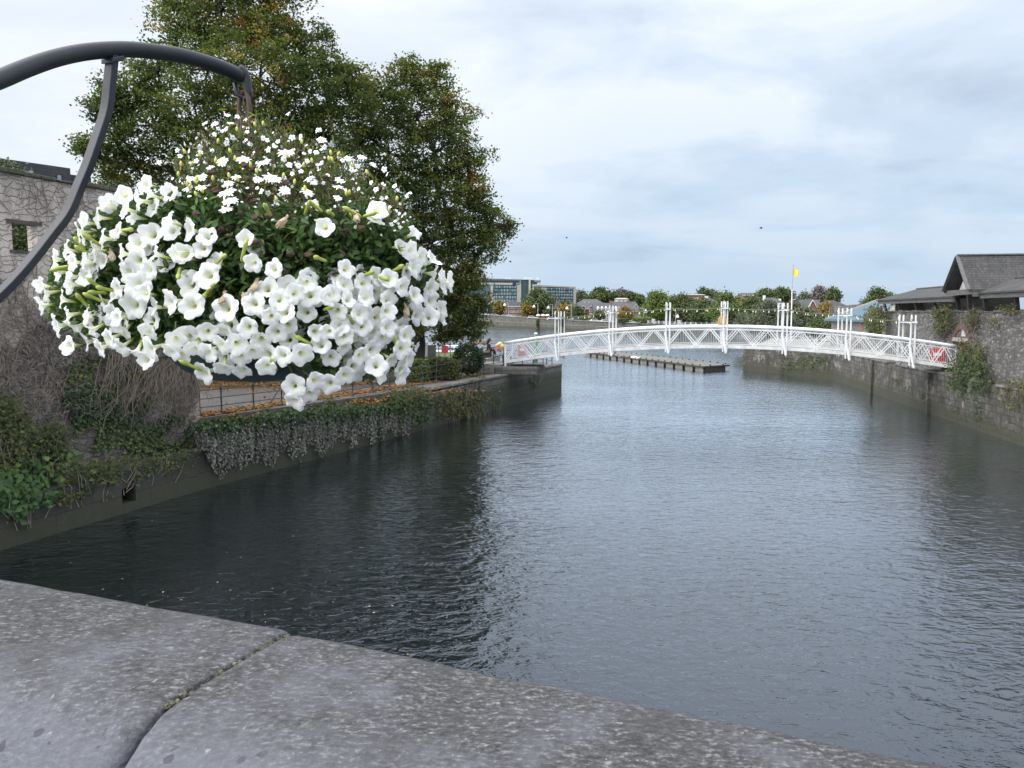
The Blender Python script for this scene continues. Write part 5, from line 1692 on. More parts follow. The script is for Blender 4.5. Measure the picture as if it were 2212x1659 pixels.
def seated(label, px, Y, coat, trousers, hairc, face, long_hair, back=False):
    """someone sitting on the stone seat; face = direction faced in plan"""
    x = at_y(px, 755, Y).x
    f = Vector((face[0], face[1], 0)).normalized()
    s = Vector((-f.y, f.x, 0))
    hip = Vector((x, Y, ZS + 0.13))
    def L(a, b, c):
        return hip + f * a + s * b + Vector((0, 0, c))
    t = thing('person', label, 'person', (x, Y, ZS))
    V = [L(0, 0, 0), L(.02, 0, .2), L(.05, 0, .42), L(.07, 0, .52), L(.09, 0, .60), L(.11, 0, .70), L(.12, 0, .80)]
    Ed = [(0, 1), (1, 2), (2, 3), (3, 4), (4, 5), (5, 6)]
    Rr = [.15, .135, .15, .10, .05, .085, .07]
    def chain(start, pts, rad):
        p = start
        for q, r in zip(pts, rad):
            V.append(q); Rr.append(r); Ed.append((p, len(V) - 1)); p = len(V) - 1
        return p
    hands = []
    for sg in (-1, 1):
        chain(2, [L(.05, sg * .17, .44), L(.10, sg * .22, .18), L(.30, sg * .13, .08), L(.40, sg * .08, .09)], [.06, .05, .036, .028])
        hands.append((sg, L(.40, sg * .08, .09)))
        chain(0, [L(.06, sg * .10, -.02), L(.44, sg * .11, .0), L(.48 + .06 * sg, sg * .11, -.40), L(.50 + .06 * sg, sg * .11, -.46), L(.66 + .06 * sg, sg * .12, -.48)], [.10, .075, .048, .045, .035])
    skin_body('body', V, Ed, Rr, M_skin, t, 0)
    # coat and trousers follow the body a little further out
    Vc = [L(0, 0, -.02), L(.02, 0, .2), L(.05, 0, .42), L(.07, 0, .53)]
    Ec = [(0, 1), (1, 2), (2, 3)]
    Rc = [.175, .16, .17, .085]
    for sg in (-1, 1):
        i = len(Vc)
        Vc += [L(.05, sg * .18, .44), L(.10, sg * .235, .18), L(.29, sg * .14, .085)]
        Rc += [.075, .066, .05]
        Ec += [(2, i), (i, i + 1), (i + 1, i + 2)]
    skin_body('coat', Vc, Ec, Rc, coat, t, 0)
    Vt, Et, Rt = [L(0, 0, -.03)], [], [.16]
    for sg in (-1, 1):
        i = len(Vt)
        Vt += [L(.08, sg * .10, -.02), L(.44, sg * .11, .0), L(.48 + .06 * sg, sg * .11, -.36)]
        Rt += [.112, .088, .06]
        Et += [(0, i), (i, i + 1), (i + 1, i + 2)]
    skin_body('trousers', Vt, Et, Rt, trousers, t, 0)
    for sg in (-1, 1):
        mb = MB(); mb.ball(L(.60 + .06 * sg, sg * .12, -.49), (.14, .07, .055), 8, 6); mb.build('shoe', M_pside, t, True)
    mb = MB()
    mb.ball(L(.10, 0, .80), (.105, .105, .115), 12, 8)
    if long_hair:
        mb.tube([L(.04, 0, .84), L(.0, 0, .72), L(-.04, 0, .55), L(-.05, 0, .34)], [.09, .115, .12, .04], 9)
    mb.build('hair', hairc, t, True)
    mb = MB(); mb.ball(L(.17, 0, .75), (.07, .07, .10), 10, 8); mb.ball(L(.25, 0, .74), (.018, .018, .022), 6, 5); mb.build('face', M_skin, t, True)
    for sg, h in hands:
        mb = MB()
        mb.ball(h + f * .04, (.035, .035, .022), 8, 6)
        for k in range(4):
            b0 = h + f * .06 + s * (k - 1.5) * .018
            mb.tube([b0, b0 + f * (.05 + .008 * (k in (1, 2))), b0 + f * .075 - Vector((0, 0, .025))], [.009, .009, .007], 5)
        mb.tube([h + f * .02 - s * sg * .03, h + f * .055 - s * sg * .055], [.01, .008], 5)
        mb.build('hand', M_skin, t, True)
    return t
M_black = plain('black cloth', (0.018, 0.018, 0.02), (0.012, 0.012, 0.013), 5, 0.9)
M_hair = plain('dark brown hair', (0.025, 0.018, 0.014), None, 8, 0.6)
M_pale = plain('pale blue padded jacket', (0.33, 0.45, 0.58), (0.26, 0.37, 0.50), 4, 0.7)
M_jean = plain('blue jeans', (0.05, 0.07, 0.12), None, 6, 0.9)
wm = seated('long haired person in black coat sitting on the stone seat facing the bridge', 1055, 58.35, M_black, M_black, M_hair, (1, -.12), True)
hb = thing('handbag', 'small tan handbag beside the person in black', 'bag', tuple(at_y(1055, 759, 58.0)))
c = at_y(1054.5, 758.5, 58.02)
mb = MB(); mb.obox(c, (.14, 0, 0), (0, .05, 0), (0, 0, .09)); mb.build('pouch', plain('tan leather', (0.34, 0.22, 0.11), (0.25, 0.16, 0.08), 5, 0.5), hb, bevel=0.02)
mb = MB(); mb.tube([c + Vector((-.12, 0, .08)), c + Vector((-.06, 0, .25)), c + Vector((.06, 0, .25)), c + Vector((.12, 0, .08))], .01, 5); mb.build('strap', M_pside, hb)
ZS -= 0.12
seated('short haired person in pale blue jacket seen from behind, sitting by the water', 1037.5, 58.9, M_pale, M_jean, M_hair, (-.15, 1), False)
ZS += 0.12
# balloons
for (px, py, r), col, lab in (((1080, 743.5, .19), (0.78, 0.74, 0.20), 'pale yellow balloon at the top of the bunch'), ((1083.5, 748, .19), (0.80, 0.78, 0.22), 'yellow green balloon just under the top one'), ((1075, 747, .19), (0.85, 0.38, 0.26), 'orange balloon on the upper edge of the bunch toward the seat'),
                              ((1075.5, 753, .19), (0.85, 0.35, 0.42), 'pink balloon low in the bunch'), ((1082, 754, .18), (0.85, 0.42, 0.22), 'orange balloon hanging lowest near the handrail')):
    q = at_y(px, py, 60.5)
    b = thing('balloon', lab, 'balloon', tuple(q), 'bunch of balloons by the bridge')
    m = plain('balloon ' + lab[:12] + str(int(py)), col, tuple(x * .9 for x in col), 3, 0.3)
    mb = MB(); mb.lathe(q, [(0.012, -r * 1.3), (0.02, -r * 1.2), (r * .55, -r * .75), (r * .9, -r * .2), (r, .15 * r), (r * .85, r * .6), (r * .45, r * .93), (0.01, r * 1.03)], 14); mb.build('skin', m, b, True)
    mb = MB(); e_ = at_y(1079, 766, 60.5); mb.tube([q - Vector((0, 0, r * 1.3)), e_], .006, 4); mb.build('string', M_white, b)
# street pole with green finger sign under the tree
q = at_z(1019, 775, 2.85)
sp = thing('signpost', 'slim pole with a green direction sign half hidden by tree leaves', 'signpost', tuple(q))
ztp = at_y(1019, 688, q.y).z
mb = MB(); mb.tube([q, Vector((q.x, q.y, ztp - 1.8))], .05, 8); mb.build('pole', M_galv, sp)
mb = MB(); mb.tube([Vector((q.x, q.y, ztp - 1.8)), Vector((q.x, q.y, ztp))], .05, 8); mb.build('pole_top', plain('teal paint', (0.02, 0.16, 0.15), None, 3, .4), sp)
a, b = at_y(1022, 702, q.y), at_y(1042, 695, q.y)
mb = MB(); mb.box((a.x, q.y - .04, a.z), (b.x, q.y + .0, b.z)); mb.build('sign_plate', plain('sign green', (0.015, 0.15, 0.10), (0.012, 0.12, 0.08), 3, .4), sp)
mb = MB(); mb.box((a.x + .06, q.y - .046, a.z + .14), (b.x - .1, q.y - .041, a.z + .19)); mb.build('white_line', M_white, sp)
# flag
fp = at_z(1708.5, 735, 2.45)
FY = fp.y
fl = thing('flagpole', 'tall white flagpole on the quay behind the bridge', 'flagpole', tuple(fp))
tp_ = at_y(1715, 574, FY)
kn = at_y(1711, 626, FY)
mb = MB(); mb.tube([fp, kn], [.11, .07], 8); mb.build('lower_pole', M_white, fl)
mb = MB(); mb.tube([kn, Vector((kn.x + .03, FY, tp_.z))], [.05, .03], 8); mb.build('upper_pole', M_galv, fl)
mb = MB(); mb.ball((kn.x + .03, FY, tp_.z + .06), .07, 8, 6); mb.build('finial', M_galv, fl)
flag = thing('flag', 'yellow and white flag flying from the tall pole', 'flag', (kn.x + .06, FY, tp_.z - .6))
NX, NZ = 12, 8
a0 = Vector((kn.x + .07, FY, tp_.z - .35))
for part, (u0, u1), col in (('yellow_half', (0, .62), (0.75, 0.55, 0.03)), ('white_half', (.62, 1), (0.7, 0.68, 0.66))):
    mb = MB()
    vs, fs = [], []
    for i in range(NX + 1):
        for j in range(NZ + 1):
            u = u0 + (u1 - u0) * i / NX
            v = j / NZ
            vs.append(a0 + Vector((u * .92, .12 * math.sin(u * 7 + v), -v * 1.05 - u * .38 + .05 * math.sin(u * 8) + 0.16 * u * v)))
    for i in range(NX):
        for j in range(NZ):
            k = i * (NZ + 1) + j
            fs.append((k, k + NZ + 1, k + NZ + 2, k + 1))
    mb.add(vs, fs)
    mb.build(part, plain('flag ' + part, col, tuple(x * .9 for x in col), 2, 0.8), flag, True)

# leaves and bits of foam drifting on the dark water
P, T = [], []
for k in range(55):
    q = at_z(R.uniform(60, 1100), R.uniform(1080, 1420), 0.006)
    P.append(tuple(q)); T.append(R.random())
fl_ = leaf_mesh('floating_leaves', P, NR.uniform(.03, .08, len(P)), T, leafy('drifting leaves', [(0, (0.22, 0.16, 0.06)), (0.5, (0.28, 0.25, 0.16)), (1, (0.36, 0.36, 0.34))], .6, 0), None, (0, 0, 1), .05, LEAF_I, .6)
tag(fl_, 'yellow leaves and flecks drifting on the water', 'leaves', None, 'stuff')
# ------------------------------------------------------------------ far bank
SH = [(760, 698, 676), (900, 700, 676), (1030, 705, 679), (1150, 709, 687), (1260, 714, 693.5), (1397, 718, 699), (1500, 719, 704), (1640, 719, 705), (1760, 716, 703), (1900, 714, 700)]
SP = []
for px, yb, yt in SH:
    b = at_z(px, yb, 0)
    SP.append((b.x, b.y, at_y(px, yt, b.y).z))
SP = [(SP[0][0] - 400, SP[0][1] + 120, SP[0][2])] + SP + [(SP[-1][0] + 200, SP[-1][1] - 40, SP[-1][2])]
M_farwall = masonry('far embankment stone', (0.17, 0.16, 0.145), (0.10, 0.096, 0.088), (0.06, 0.057, 0.05), 1.2, 0.5, 0.04, 0.5, 0.5, (0.05, 0.055, 0.03), 0.75, (0.9, 0.5, (0.035, 0.034, 0.025), (0.06, 0.055, 0.04)), None, 0.08)
ew = thing('embankment_wall', 'long dark stone embankment wall across the far shore of the river', 'wall', (SP[4][0], SP[4][1], 0))
mb = MB()
strip_wall(mb, [Vector((p[0], p[1])) for p in SP], (0, 1), 1.0, -2.5, [p[2] for p in SP])
mb.build('wall', M_farwall, ew)
mb = MB()
for a, b in zip(SP, SP[1:]):
    mb.bar((a[0], a[1] + .35, a[2] + .07), (b[0], b[1] + .35, b[2] + .07), 1.0, 0.12)
mb.build('coping', plain('far coping', (0.22, 0.215, 0.20), (0.15, 0.145, 0.135), 0.5, 0.9), ew)
mb = MB()
for a, b in zip(SP, SP[1:]):
    h = 0.62
    mb.bar((a[0], a[1] - .08, a[2] * .5), (b[0], b[1] - .08, b[2] * .5), 0.2, 0.16)
mb.build('string_course', plain('far string course', (0.20, 0.19, 0.17), None, 0.5, 0.9), ew)
M_fland = plain('far street and gardens', (0.12, 0.12, 0.115), (0.08, 0.09, 0.06), 0.05, 0.95)
mb = MB()
n = len(SP)
vs = []
for ring, (dy, dz) in enumerate(((0.95, -0.55), (60, 0.2), (260, 2.5), (1500, 12), (4500, 12))):
    for p in SP:
        sc = 1 if ring < 3 else (2.5 if ring == 3 else 6)
        vs.append((p[0] * sc, p[1] + dy, max(2.0, p[2] + dz)))
fs = []
for r in range(4):
    for i in range(n - 1):
        a = r * n + i
        fs.append((a, a + 1, a + n + 1, a + n))
mb.add(vs, fs)
tag(mb.build('land', M_fland), 'street level land of the far bank', None, None, 'structure')
def shore_y(px):
    k = (px - CX) / FPX / cP
    for a, b in zip(SP, SP[1:]):
        x, y = on_line(px, a, b)
        if min(a[0], b[0]) - .01 <= x <= max(a[0], b[0]) + .01 and y > 0:
            return y, a[2] + (b[2] - a[2]) * (x - a[0]) / (b[0] - a[0] + 1e-9)
    return SP[5][1], SP[5][2]

class Face:
    """a facade: a vertical plane through two pixel columns at given distances; its parts are laid out from pixel rows and columns"""
    def __init__(s, px0, Y0, px1, Y1):
        k = lambda px: (px - CX) / FPX / cP
        s.o = Vector((k(px0) * Y0, Y0, 0))
        e = Vector((k(px1) * Y1, Y1, 0))
        s.t = (e - s.o).normalized()
        s.n = Vector((s.t.y, -s.t.x, 0))
        s.L = (e - s.o).length
    def az(s, px, py, off=0.0):
        q = at_plane(px, py, s.o + s.n * off, s.n)
        return (q - s.o).dot(s.t), q.z
    def p(s, a, off, z):
        q = s.o + s.t * a + s.n * off
        return Vector((q.x, q.y, z))
    def box(s, mb, a0, a1, o0, o1, z0, z1):
        c = (s.p(a0, o0, z0) + s.p(a1, o1, z1)) / 2
        mb.obox(c, s.t * (a1 - a0) / 2, s.n * (o1 - o0) / 2, (0, 0, (z1 - z0) / 2))
    def rect(s, mb, px0, py0, px1, py1, o0, o1):
        a0, z0 = s.az(px0, py0)
        a1, z1 = s.az(px1, py1)
        s.box(mb, min(a0, a1), max(a0, a1), o0, o1, min(z0, z1), max(z0, z1))
    def gable(s, mb, a0, a1, zt, za, o0, o1):
        mb.extrude([s.p(a0, o0, zt), s.p(a1, o0, zt), s.p((a0 + a1) / 2, o0, za)], s.n * (o1 - o0))
    def hip(s, mb, a0, a1, o0, o1, ze, zr, in0, in1):
        om = (o0 + o1) / 2
        v = [s.p(a0, o0, ze), s.p(a1, o0, ze), s.p(a1, o1, ze), s.p(a0, o1, ze), s.p(a0 + in0, om, zr), s.p(a1 - in1, om, zr)]
        mb.add(v, [(0, 1, 5, 4), (1, 2, 5), (2, 3, 4, 5), (3, 0, 4), (3, 2, 1, 0)])
M_brk = masonry('far red brick', (0.30, 0.10, 0.065), (0.22, 0.08, 0.055), (0.24, 0.17, 0.14), 0.45, 0.15, 0.02, 0.02, 1, (0.16, 0.08, 0.06), 0.35, None, None, 0.0)
M_froof = plain('far dark tiles', (0.045, 0.043, 0.047), (0.03, 0.03, 0.033), 0.4, 0.8)
M_fslate = plain('far blue slate', (0.066, 0.069, 0.076), (0.042, 0.045, 0.05), 0.4, 0.7)
M_trim = plain('white painted trim', (0.70, 0.70, 0.69), (0.62, 0.62, 0.61), 1, 0.6)
M_win = plain('dim window glass', (0.12, 0.14, 0.155), (0.06, 0.075, 0.085), 0.6, 0.15)
M_rend = plain('pale render', (0.50, 0.48, 0.43), (0.40, 0.385, 0.35), 0.5, 0.9)
M_grend = plain('grey stone house wall', (0.25, 0.24, 0.22), (0.17, 0.165, 0.15), 0.8, 0.9)
def window(f, parent, px0, py0, px1, py1, frame=0.09, o=0.0, mullions=1):
    a0, z1 = f.az(px0, py0)
    a1, z0 = f.az(px1, py1)
    if a0 > a1: a0, a1 = a1, a0
    mb = MB()
    f.box(mb, a0 - frame, a1 + frame, o - .02, o + .05, z0 - frame * 1.3, z1 + frame)
    w_ = mb.build('window', M_trim, parent)
    mb = MB()
    f.box(mb, a0, a1, o + .052, o + .065, z0, z1)
    mb.build('pane', M_win, w_)
    if mullions:
        mb = MB()
        for k in range(mullions):
            am = a0 + (a1 - a0) * (k + 1) / (mullions + 1)
            f.box(mb, am - .03, am + .03, o + .067, o + .085, z0, z1)
        f.box(mb, a0, a1, o + .067, o + .08, (z0 + z1) / 2 - .025, (z0 + z1) / 2 + .025)
        mb.build('glazing_bar', M_trim, w_)
    return w_

# glass fronted hotel
hx = lambda zx: 1014.9 + zx * .124
hz = lambda zy: 581.5 + zy * .124
M_hst = plain('hotel limestone cladding', (0.46, 0.42, 0.37), (0.38, 0.35, 0.31), 0.3, 0.8)
M_hgl = plain('hotel blue green glazing', (0.13, 0.19, 0.20), (0.07, 0.115, 0.125), 0.35, 0.12)
M_hgl2 = plain('hotel dark glazing', (0.07, 0.11, 0.125), (0.045, 0.07, 0.08), 0.3, 0.1)
M_hgr = plain('hotel green glass', (0.05, 0.115, 0.10), (0.03, 0.075, 0.065), 0.4, 0.12)
M_spand = plain('hotel spandrel', (0.055, 0.085, 0.095), None, 0.3, 0.3)
M_blind = plain('pale room curtains', (0.34, 0.41, 0.41), (0.25, 0.32, 0.32), 0.8, 0.6)
M_hrf = plain('hotel metal roof', (0.16, 0.17, 0.19), (0.12, 0.13, 0.15), 0.2, 0.5)
f = Face(hx(-250), 385, hx(890), 402)
hot = thing('hotel', 'large modern glass fronted hotel with pale stone frame across the river', 'hotel', tuple(f.p(f.L / 2, 0, 5)))
aL_, _ = f.az(hx(-250), hz(500)); aRr_, _ = f.az(hx(888), hz(500))
zt_, zb_ = f.az(hx(500), hz(270))[1], 3.0
mb = MB(); f.box(mb, aL_, aRr_, -16, -0.6, zb_, f.az(hx(500), hz(300))[1]); mb.build('body', M_hgl2, hot)
mb = MB(); f.rect(mb, hx(-250), hz(238), hx(890), hz(278), -16, 0.25); f.rect(mb, hx(360), hz(278.2), hx(402), hz(600), -.6, .25); f.rect(mb, hx(820), hz(278.2), hx(890), hz(600), -.6, .25); f.rect(mb, hx(402), hz(585), hx(820), hz(604), -.6, .25); mb.build('stone_frame', M_hst, hot)
mb = MB(); f.rect(mb, hx(185), hz(262), hx(358), hz(600), -.5, 0.1); mb.build('glass_bay', M_hgl, hot)
mb = MB()
for k in range(9):
    f.rect(mb, hx(188 + k * 20), hz(280), hx(190 + k * 20), hz(598), .1, .16)
for k in range(5):
    f.rect(mb, hx(186), hz(320 + k * 62), hx(357), hz(324 + k * 62), .1, .15)
mb.build('mullion', M_spand, hot)
def room_grid(face, px0, px1, py0, py1, rows, cols, slope, parent):
    for r in range(rows):
        y0, y1 = py0 + (py1 - py0) * r / rows, py0 + (py1 - py0) * (r + 1) / rows
        mb = MB(); face.rect(mb, px0, hz(0) * 0 + y0, px1, y0 + (y1 - y0) * .78, -.5, 0.0); ban = mb.build('window_band', M_hgl, parent)
        mb = MB(); face.rect(mb, px0, y0 + (y1 - y0) * .80, px1, y1 - .02, -.5, 0.02); mb.build('spandrel', M_spand, parent)
        mb = MB()
        for c in range(cols):
            if R.random() < 0.8:
                x0 = px0 + (px1 - px0) * (c + R.uniform(.1, .35)) / cols
                face.rect(mb, x0, y0 + (y1 - y0) * .08, x0 + (px1 - px0) / cols * R.uniform(.2, .5), y0 + (y1 - y0) * .74, .004, .03)
        mb.build('curtain', M_blind, ban)
room_grid(f, hx(404), hx(818), hz(282), hz(584), 5, 9, 0, hot)
mb = MB(); f.rect(mb, hx(150), hz(180), hx(888), hz(236), -13, -1.2); mb.build('penthouse', M_hgl2, hot)
for x0, x1 in ((160, 228), (250, 355), (385, 490), (515, 615), (640, 680)):
    mb = MB(); f.rect(mb, hx(x0), hz(186), hx(x1), hz(232), -1.3, -1.05); mb.build('penthouse_window', M_win, hot)
mb = MB(); f.rect(mb, hx(690), hz(184), hx(886), hz(234), -1.4, -1.08); mb.build('cladding_panel', M_hrf, hot)
mb = MB(); a0, z0 = f.az(hx(130), hz(166)); a1, z1 = f.az(hx(892), hz(190)); mb.extrude([f.p(a0 - 2, .3, z0 - .8), f.p(a0 + 5, .3, z0 + .25), f.p(a1, .3, z1 + .3), f.p(a1, .3, z1 - .25)], f.n * -15); mb.build('roof', M_hrf, hot)
mb = MB(); f.rect(mb, hx(100), hz(592), hx(350), hz(620), -.3, 4); f.rect(mb, hx(376), hz(604.5), hx(640), hz(628), -.3, 3.5); mb.build('canopy', M_trim, hot)
for x in (368, 500, 580):
    mb = MB(); f.rect(mb, hx(x), hz(620 if x < 376 else 628.5), hx(x + 12), hz(740), 2, 2.6); mb.build('canopy_post', M_hst, hot)
# name over the rooms
cu = bpy.data.curves.new('lettering', 'FONT'); cu.body = 'STRAND'; cu.size = 1.0; cu.extrude = 0.04
to = bpy.data.objects.new('tmp', cu); C.objects.link(to)
bpy.context.view_layer.update()
me = bpy.data.meshes.new_from_object(to.evaluated_get(bpy.context.evaluated_depsgraph_get()))
bpy.data.objects.remove(to)
a0, z0 = f.az(hx(784), hz(271)); a1, _ = f.az(hx(862), hz(271)); hgt = f.az(hx(784), hz(247))[1] - z0
co = np.array([v.co[:] for v in me.vertices]); wd = co[:, 0].max()
mb = MB()
for v in me.vertices:
    q = f.p(a0 + v.co.x / wd * (a1 - a0), .31 + v.co.z, z0 + v.co.y / .7 * hgt)
    mb.v.append(tuple(q - Vector((0, 0, 0))))
for pl in me.polygons:
    mb.f.append(list(pl.vertices)); mb.m.append(0)
M_sign = plain('navy sign letters', (0.02, 0.025, 0.09), None, 1, .5)
mb.build('sign_lettering', M_sign, hot)
mb = MB(); c_ = f.p(*(lambda q: (q[0], .3, q[1]))(f.az(hx(769), hz(259)))); mb.lathe(c_, [(0.05, 0), (1.05, 0), (1.05, .08), (.05, .08)], 12, f.n); mb.build('sign_emblem', M_sign, hot)
def antenna(x, y0, y1, Y_f):
    mb = MB(); a, z0 = Y_f.az(hx(x), hz(y1)); _, z1 = Y_f.az(hx(x), hz(y0)); p = Y_f.p(a, -5, z0 - 1.5); q = Y_f.p(a, -5, z1)
    mb.bar(p, q, .15, .15); mb.bar(q - Vector((.7, 0, .5)), q + Vector((.7, 0, -.5)), .12, .12); mb.bar(q - Vector((.5, 0, .9)), q - Vector((.5, 0, 0)), .3, .3); mb.bar(q + Vector((.5, 0, -.9)), q + Vector((.5, 0, 0)), .3, .3)
    mb.build('antenna', M_trim, hot)
for x in (316, 710, 748, 768): antenna(x, 90 if x == 316 else 138, 178, f)
g = Face(hx(890), 402, hx(1230), 404)
mb = MB(); g.rect(mb, hx(892), hz(186), hx(1110), hz(600), -14, -.4); mb.build('link_body', M_hgr, hot)
mb = MB(); g.rect(mb, hx(895), hz(180), hx(1030), hz(188), -14, .2); g.rect(mb, hx(1060), hz(186), hx(1120), hz(192), -14, .2); mb.build('link_roof', M_hrf, hot)
mb = MB()
for k in range(6): g.rect(mb, hx(893), hz(240 + k * 50), hx(1024), hz(246 + k * 50), -.38, -.25)
for k in range(5): g.rect(mb, hx(905 + k * 26), hz(190), hx(908 + k * 26), hz(560), -.38, -.22)
mb.build('mullion', M_spand, hot)
mb = MB(); g.rect(mb, hx(1026), hz(176), hx(1056), hz(600), -3, .4); mb.build('stone_pier', M_hst, hot)
mb = MB(); g.rect(mb, hx(1112), hz(194), hx(1180), hz(262), -10, -1); mb.build('upper_room', M_hgl2, hot)
mb = MB(); g.rect(mb, hx(1122), hz(194), hx(1232), hz(228), -10, .3); mb.build('upper_canopy', M_hrf, hot)
mb = MB(); g.rect(mb, hx(1222), hz(228.5), hx(1228), hz(264), -1, -.7); mb.build('canopy_post', M_hst, hot)
for x in (998, 1028, 1066, 1098, 1216): antenna(x, 138, 186, g)
r_ = Face(hx(1105), 403, hx(1842), 424)
mb = MB(); r_.rect(mb, hx(1105), hz(320), hx(1840), hz(640), -15, -.6); mb.build('wing_body', M_hgl2, hot)
mb = MB()
a0, z0 = r_.az(hx(1105), hz(268)); a1, z1 = r_.az(hx(1842), hz(306)); zl = r_.az(hx(1500), hz(312))[1]
mb.extrude([r_.p(a0, .25, zl), r_.p(a1, .25, zl), r_.p(a1, .25, z1), r_.p(a0, .25, z0)], r_.n * -15)
r_.rect(mb, hx(1245), hz(318), hx(1320), hz(600), -.6, .25); r_.rect(mb, hx(1806), hz(318), hx(1842), hz(600), -.6, .25); r_.rect(mb, hx(1105), hz(318), hx(1112), hz(600), -.6, .25)
mb.build('stone_frame', M_hst, hot)
room_grid(r_, hx(1320), hx(1804), hz(318), hz(580), 5, 11, 0, hot)
room_grid(r_, hx(1114), hx(1243), hz(306), hz(580), 5, 3, 0, hot)

def lights(name): pass
def house(label, px0, Y0, px1, Y1, ye, yr, yb, depth, wall, roof, hipin=(0.0, 0.0), wins=(), gables=(), chim=(), trim=True, name='house', group=None, over=0.4):
    f = Face(px0, Y0, px1, Y0 + (Y1 - Y0) * .06)
    pm = (px0 + px1) / 2
    ze, zr = f.az(pm, ye)[1], f.az(pm, yr, -depth / 2)[1]
    zb = min(f.az(pm, yb)[1], 3.0) - 1.5
    t = thing(name, label, 'house', tuple(f.p(f.L / 2, -depth / 2, zb + 1.5)), group)
    mb = MB(); f.box(mb, 0, f.L, -depth, 0, zb, ze); 
    if hipin[0] == 0 and hipin[1] == 0:
        for a in (0.0, f.L - .3):
            mb.extrude([f.p(a, 0, ze + .001), f.p(a, -depth, ze + .001), f.p(a, -depth / 2, zr - .1)], f.t * .3)
    mb.build('wall', wall, t)
    mb = MB(); f.hip(mb, -over, f.L + over, over, -depth - over, ze + .02, zr + .15, hipin[0], hipin[1]); rf = mb.build('roof', roof, t)
    for (cx_, ct, cb, cw_, m) in chim:
        a, zt = f.az(cx_, ct, -depth / 2); w_ = cw_ / FPX * Y0 / 2
        mb = MB(); f.box(mb, a - w_, a + w_, -depth / 2 - w_ * .7, -depth / 2 + w_ * .7, f.az(cx_, cb, -depth / 2)[1] - 1, zt); mb.build('chimney', m, rf)
    if trim:
        mb = MB(); f.box(mb, -over - .02, f.L + over + .02, over + .01, over + .1, ze - .18, ze + .08); mb.build('gutter', M_trim, t)
    for (gx0, gx1, gyt, gya, m) in gables:
        a0, zt = f.az(gx0, gyt); a1, _ = f.az(gx1, gyt); za = f.az((gx0 + gx1) / 2, gya)[1]
        mb = MB(); f.box(mb, a0, a1, -1, .7, zb, zt); f.gable(mb, a0, a1, zt, za, -depth / 2, .7); gb = mb.build('gable', m, t)
        mb = MB()
        am = (a0 + a1) / 2
        for s, aa in ((-1, a0 - .25), (1, a1 + .25)):
            mb.extrude([f.p(aa, .95, zt - .15), f.p(am, .95, za + .12), f.p(am, -depth / 2, za + .12), f.p(aa, -depth / 2, zt - .15)], (0, 0, .12))
        mb.build('gable_roof', roof, gb)
        mb = MB()
        for s, aa in ((-1, a0 - .25), (1, a1 + .25)):
            mb.bar(f.p(aa, 1.0, zt - .2), f.p(am, 1.0, za + .1), .1, .3, f.n)
        mb.build('bargeboard', M_trim, gb)
    for wn in wins:
        window(f, t, *wn[:4], frame=0.12, o=(wn[4] if len(wn) > 4 else 0.0))
    return t, f
Z1 = lambda zx, zy: (hx(zx), hz(zy))
wins = []
for zx in (595, 700, 760, 822, 890):
    x, y = Z1(zx, 0)
    wins.append((hx(zx), hz(652), hx(zx + (45 if zx != 760 else 28)), hz(680)))
    wins.append((hx(zx), hz(725), hx(zx + (45 if zx != 760 else 28)), hz(752)))
house('two storey red brick apartment house with white window bands and dark hipped roof', hx(570), 352, hx(990), 362, hz(648), hz(560), hz(800), 11, M_brk, M_froof, (5, 5), wins, (), ((hx(650), hz(555), hz(600), 5, M_brk),), name='apartment_house')
house('long low building with plain dark tiled roof beside the glass hotel', hx(1400), 345, hx(1985), 352, hz(682), hz(572), hz(800), 16, M_brk, M_froof, (1, 6), [(hx(1470), hz(700), hx(1500), hz(730)), (hx(1500), hz(700), hx(1530), hz(730))], (), (), name='terrace_house')
house('grey slated house behind the twin gabled brick house', hx(1920), 330, hx(2290), 335, hz(590), hz(528), hz(700), 9, M_brk, M_fslate, (2, 2), [(hx(1990), hz(575), hx(2010), hz(600)), (hx(2060), hz(575), hx(2080), hz(600))], (), ((hx(2120), hz(520), hz(560), 3, M_brk),))
house('red brick house with twin white edged gables', hx(1895), 305, hx(2300), 308, hz(690), hz(585), hz(830), 9, M_brk, M_fslate, (0, 0),
      [(hx(1955), hz(690), hx(2000), hz(740), .7), (hx(2085), hz(690), hx(2130), hz(740), .7), (hx(1960), hz(775), hx(1995), hz(815), .7), (hx(2090), hz(775), hx(2130), hz(815), .7)],
      ((hx(1935), hx(2015), hz(680), hz(640), M_brk), (hx(2068), hx(2148), hz(680), hz(640), M_brk)), ())
z2x = lambda zx: 1261.8 + zx * .124
z2y = lambda zy: 603.5 + zy * .124
cott, cf = house('grey stone cottage with slate roof, white dormers and white windows', z2x(182), 285, z2x(640), 290, z2y(570), z2y(418), z2y(700), 9, M_grend, M_fslate, (0, 0),
      [(z2x(240), z2y(590), z2x(285), z2y(645)), (z2x(338), z2y(590), z2x(356), z2y(640)), (z2x(388), z2y(592), z2x(440), z2y(650)), (z2x(480), z2y(590), z2x(520), z2y(650)), (z2x(566), z2y(590), z2x(602), z2y(650))],
      ((z2x(425), z2x(470), z2y(540), z2y(470), M_trim), (z2x(570), z2x(625), z2y(540), z2y(468), M_trim)), ((z2x(465), z2y(372), z2y(430), 6, M_brk),))
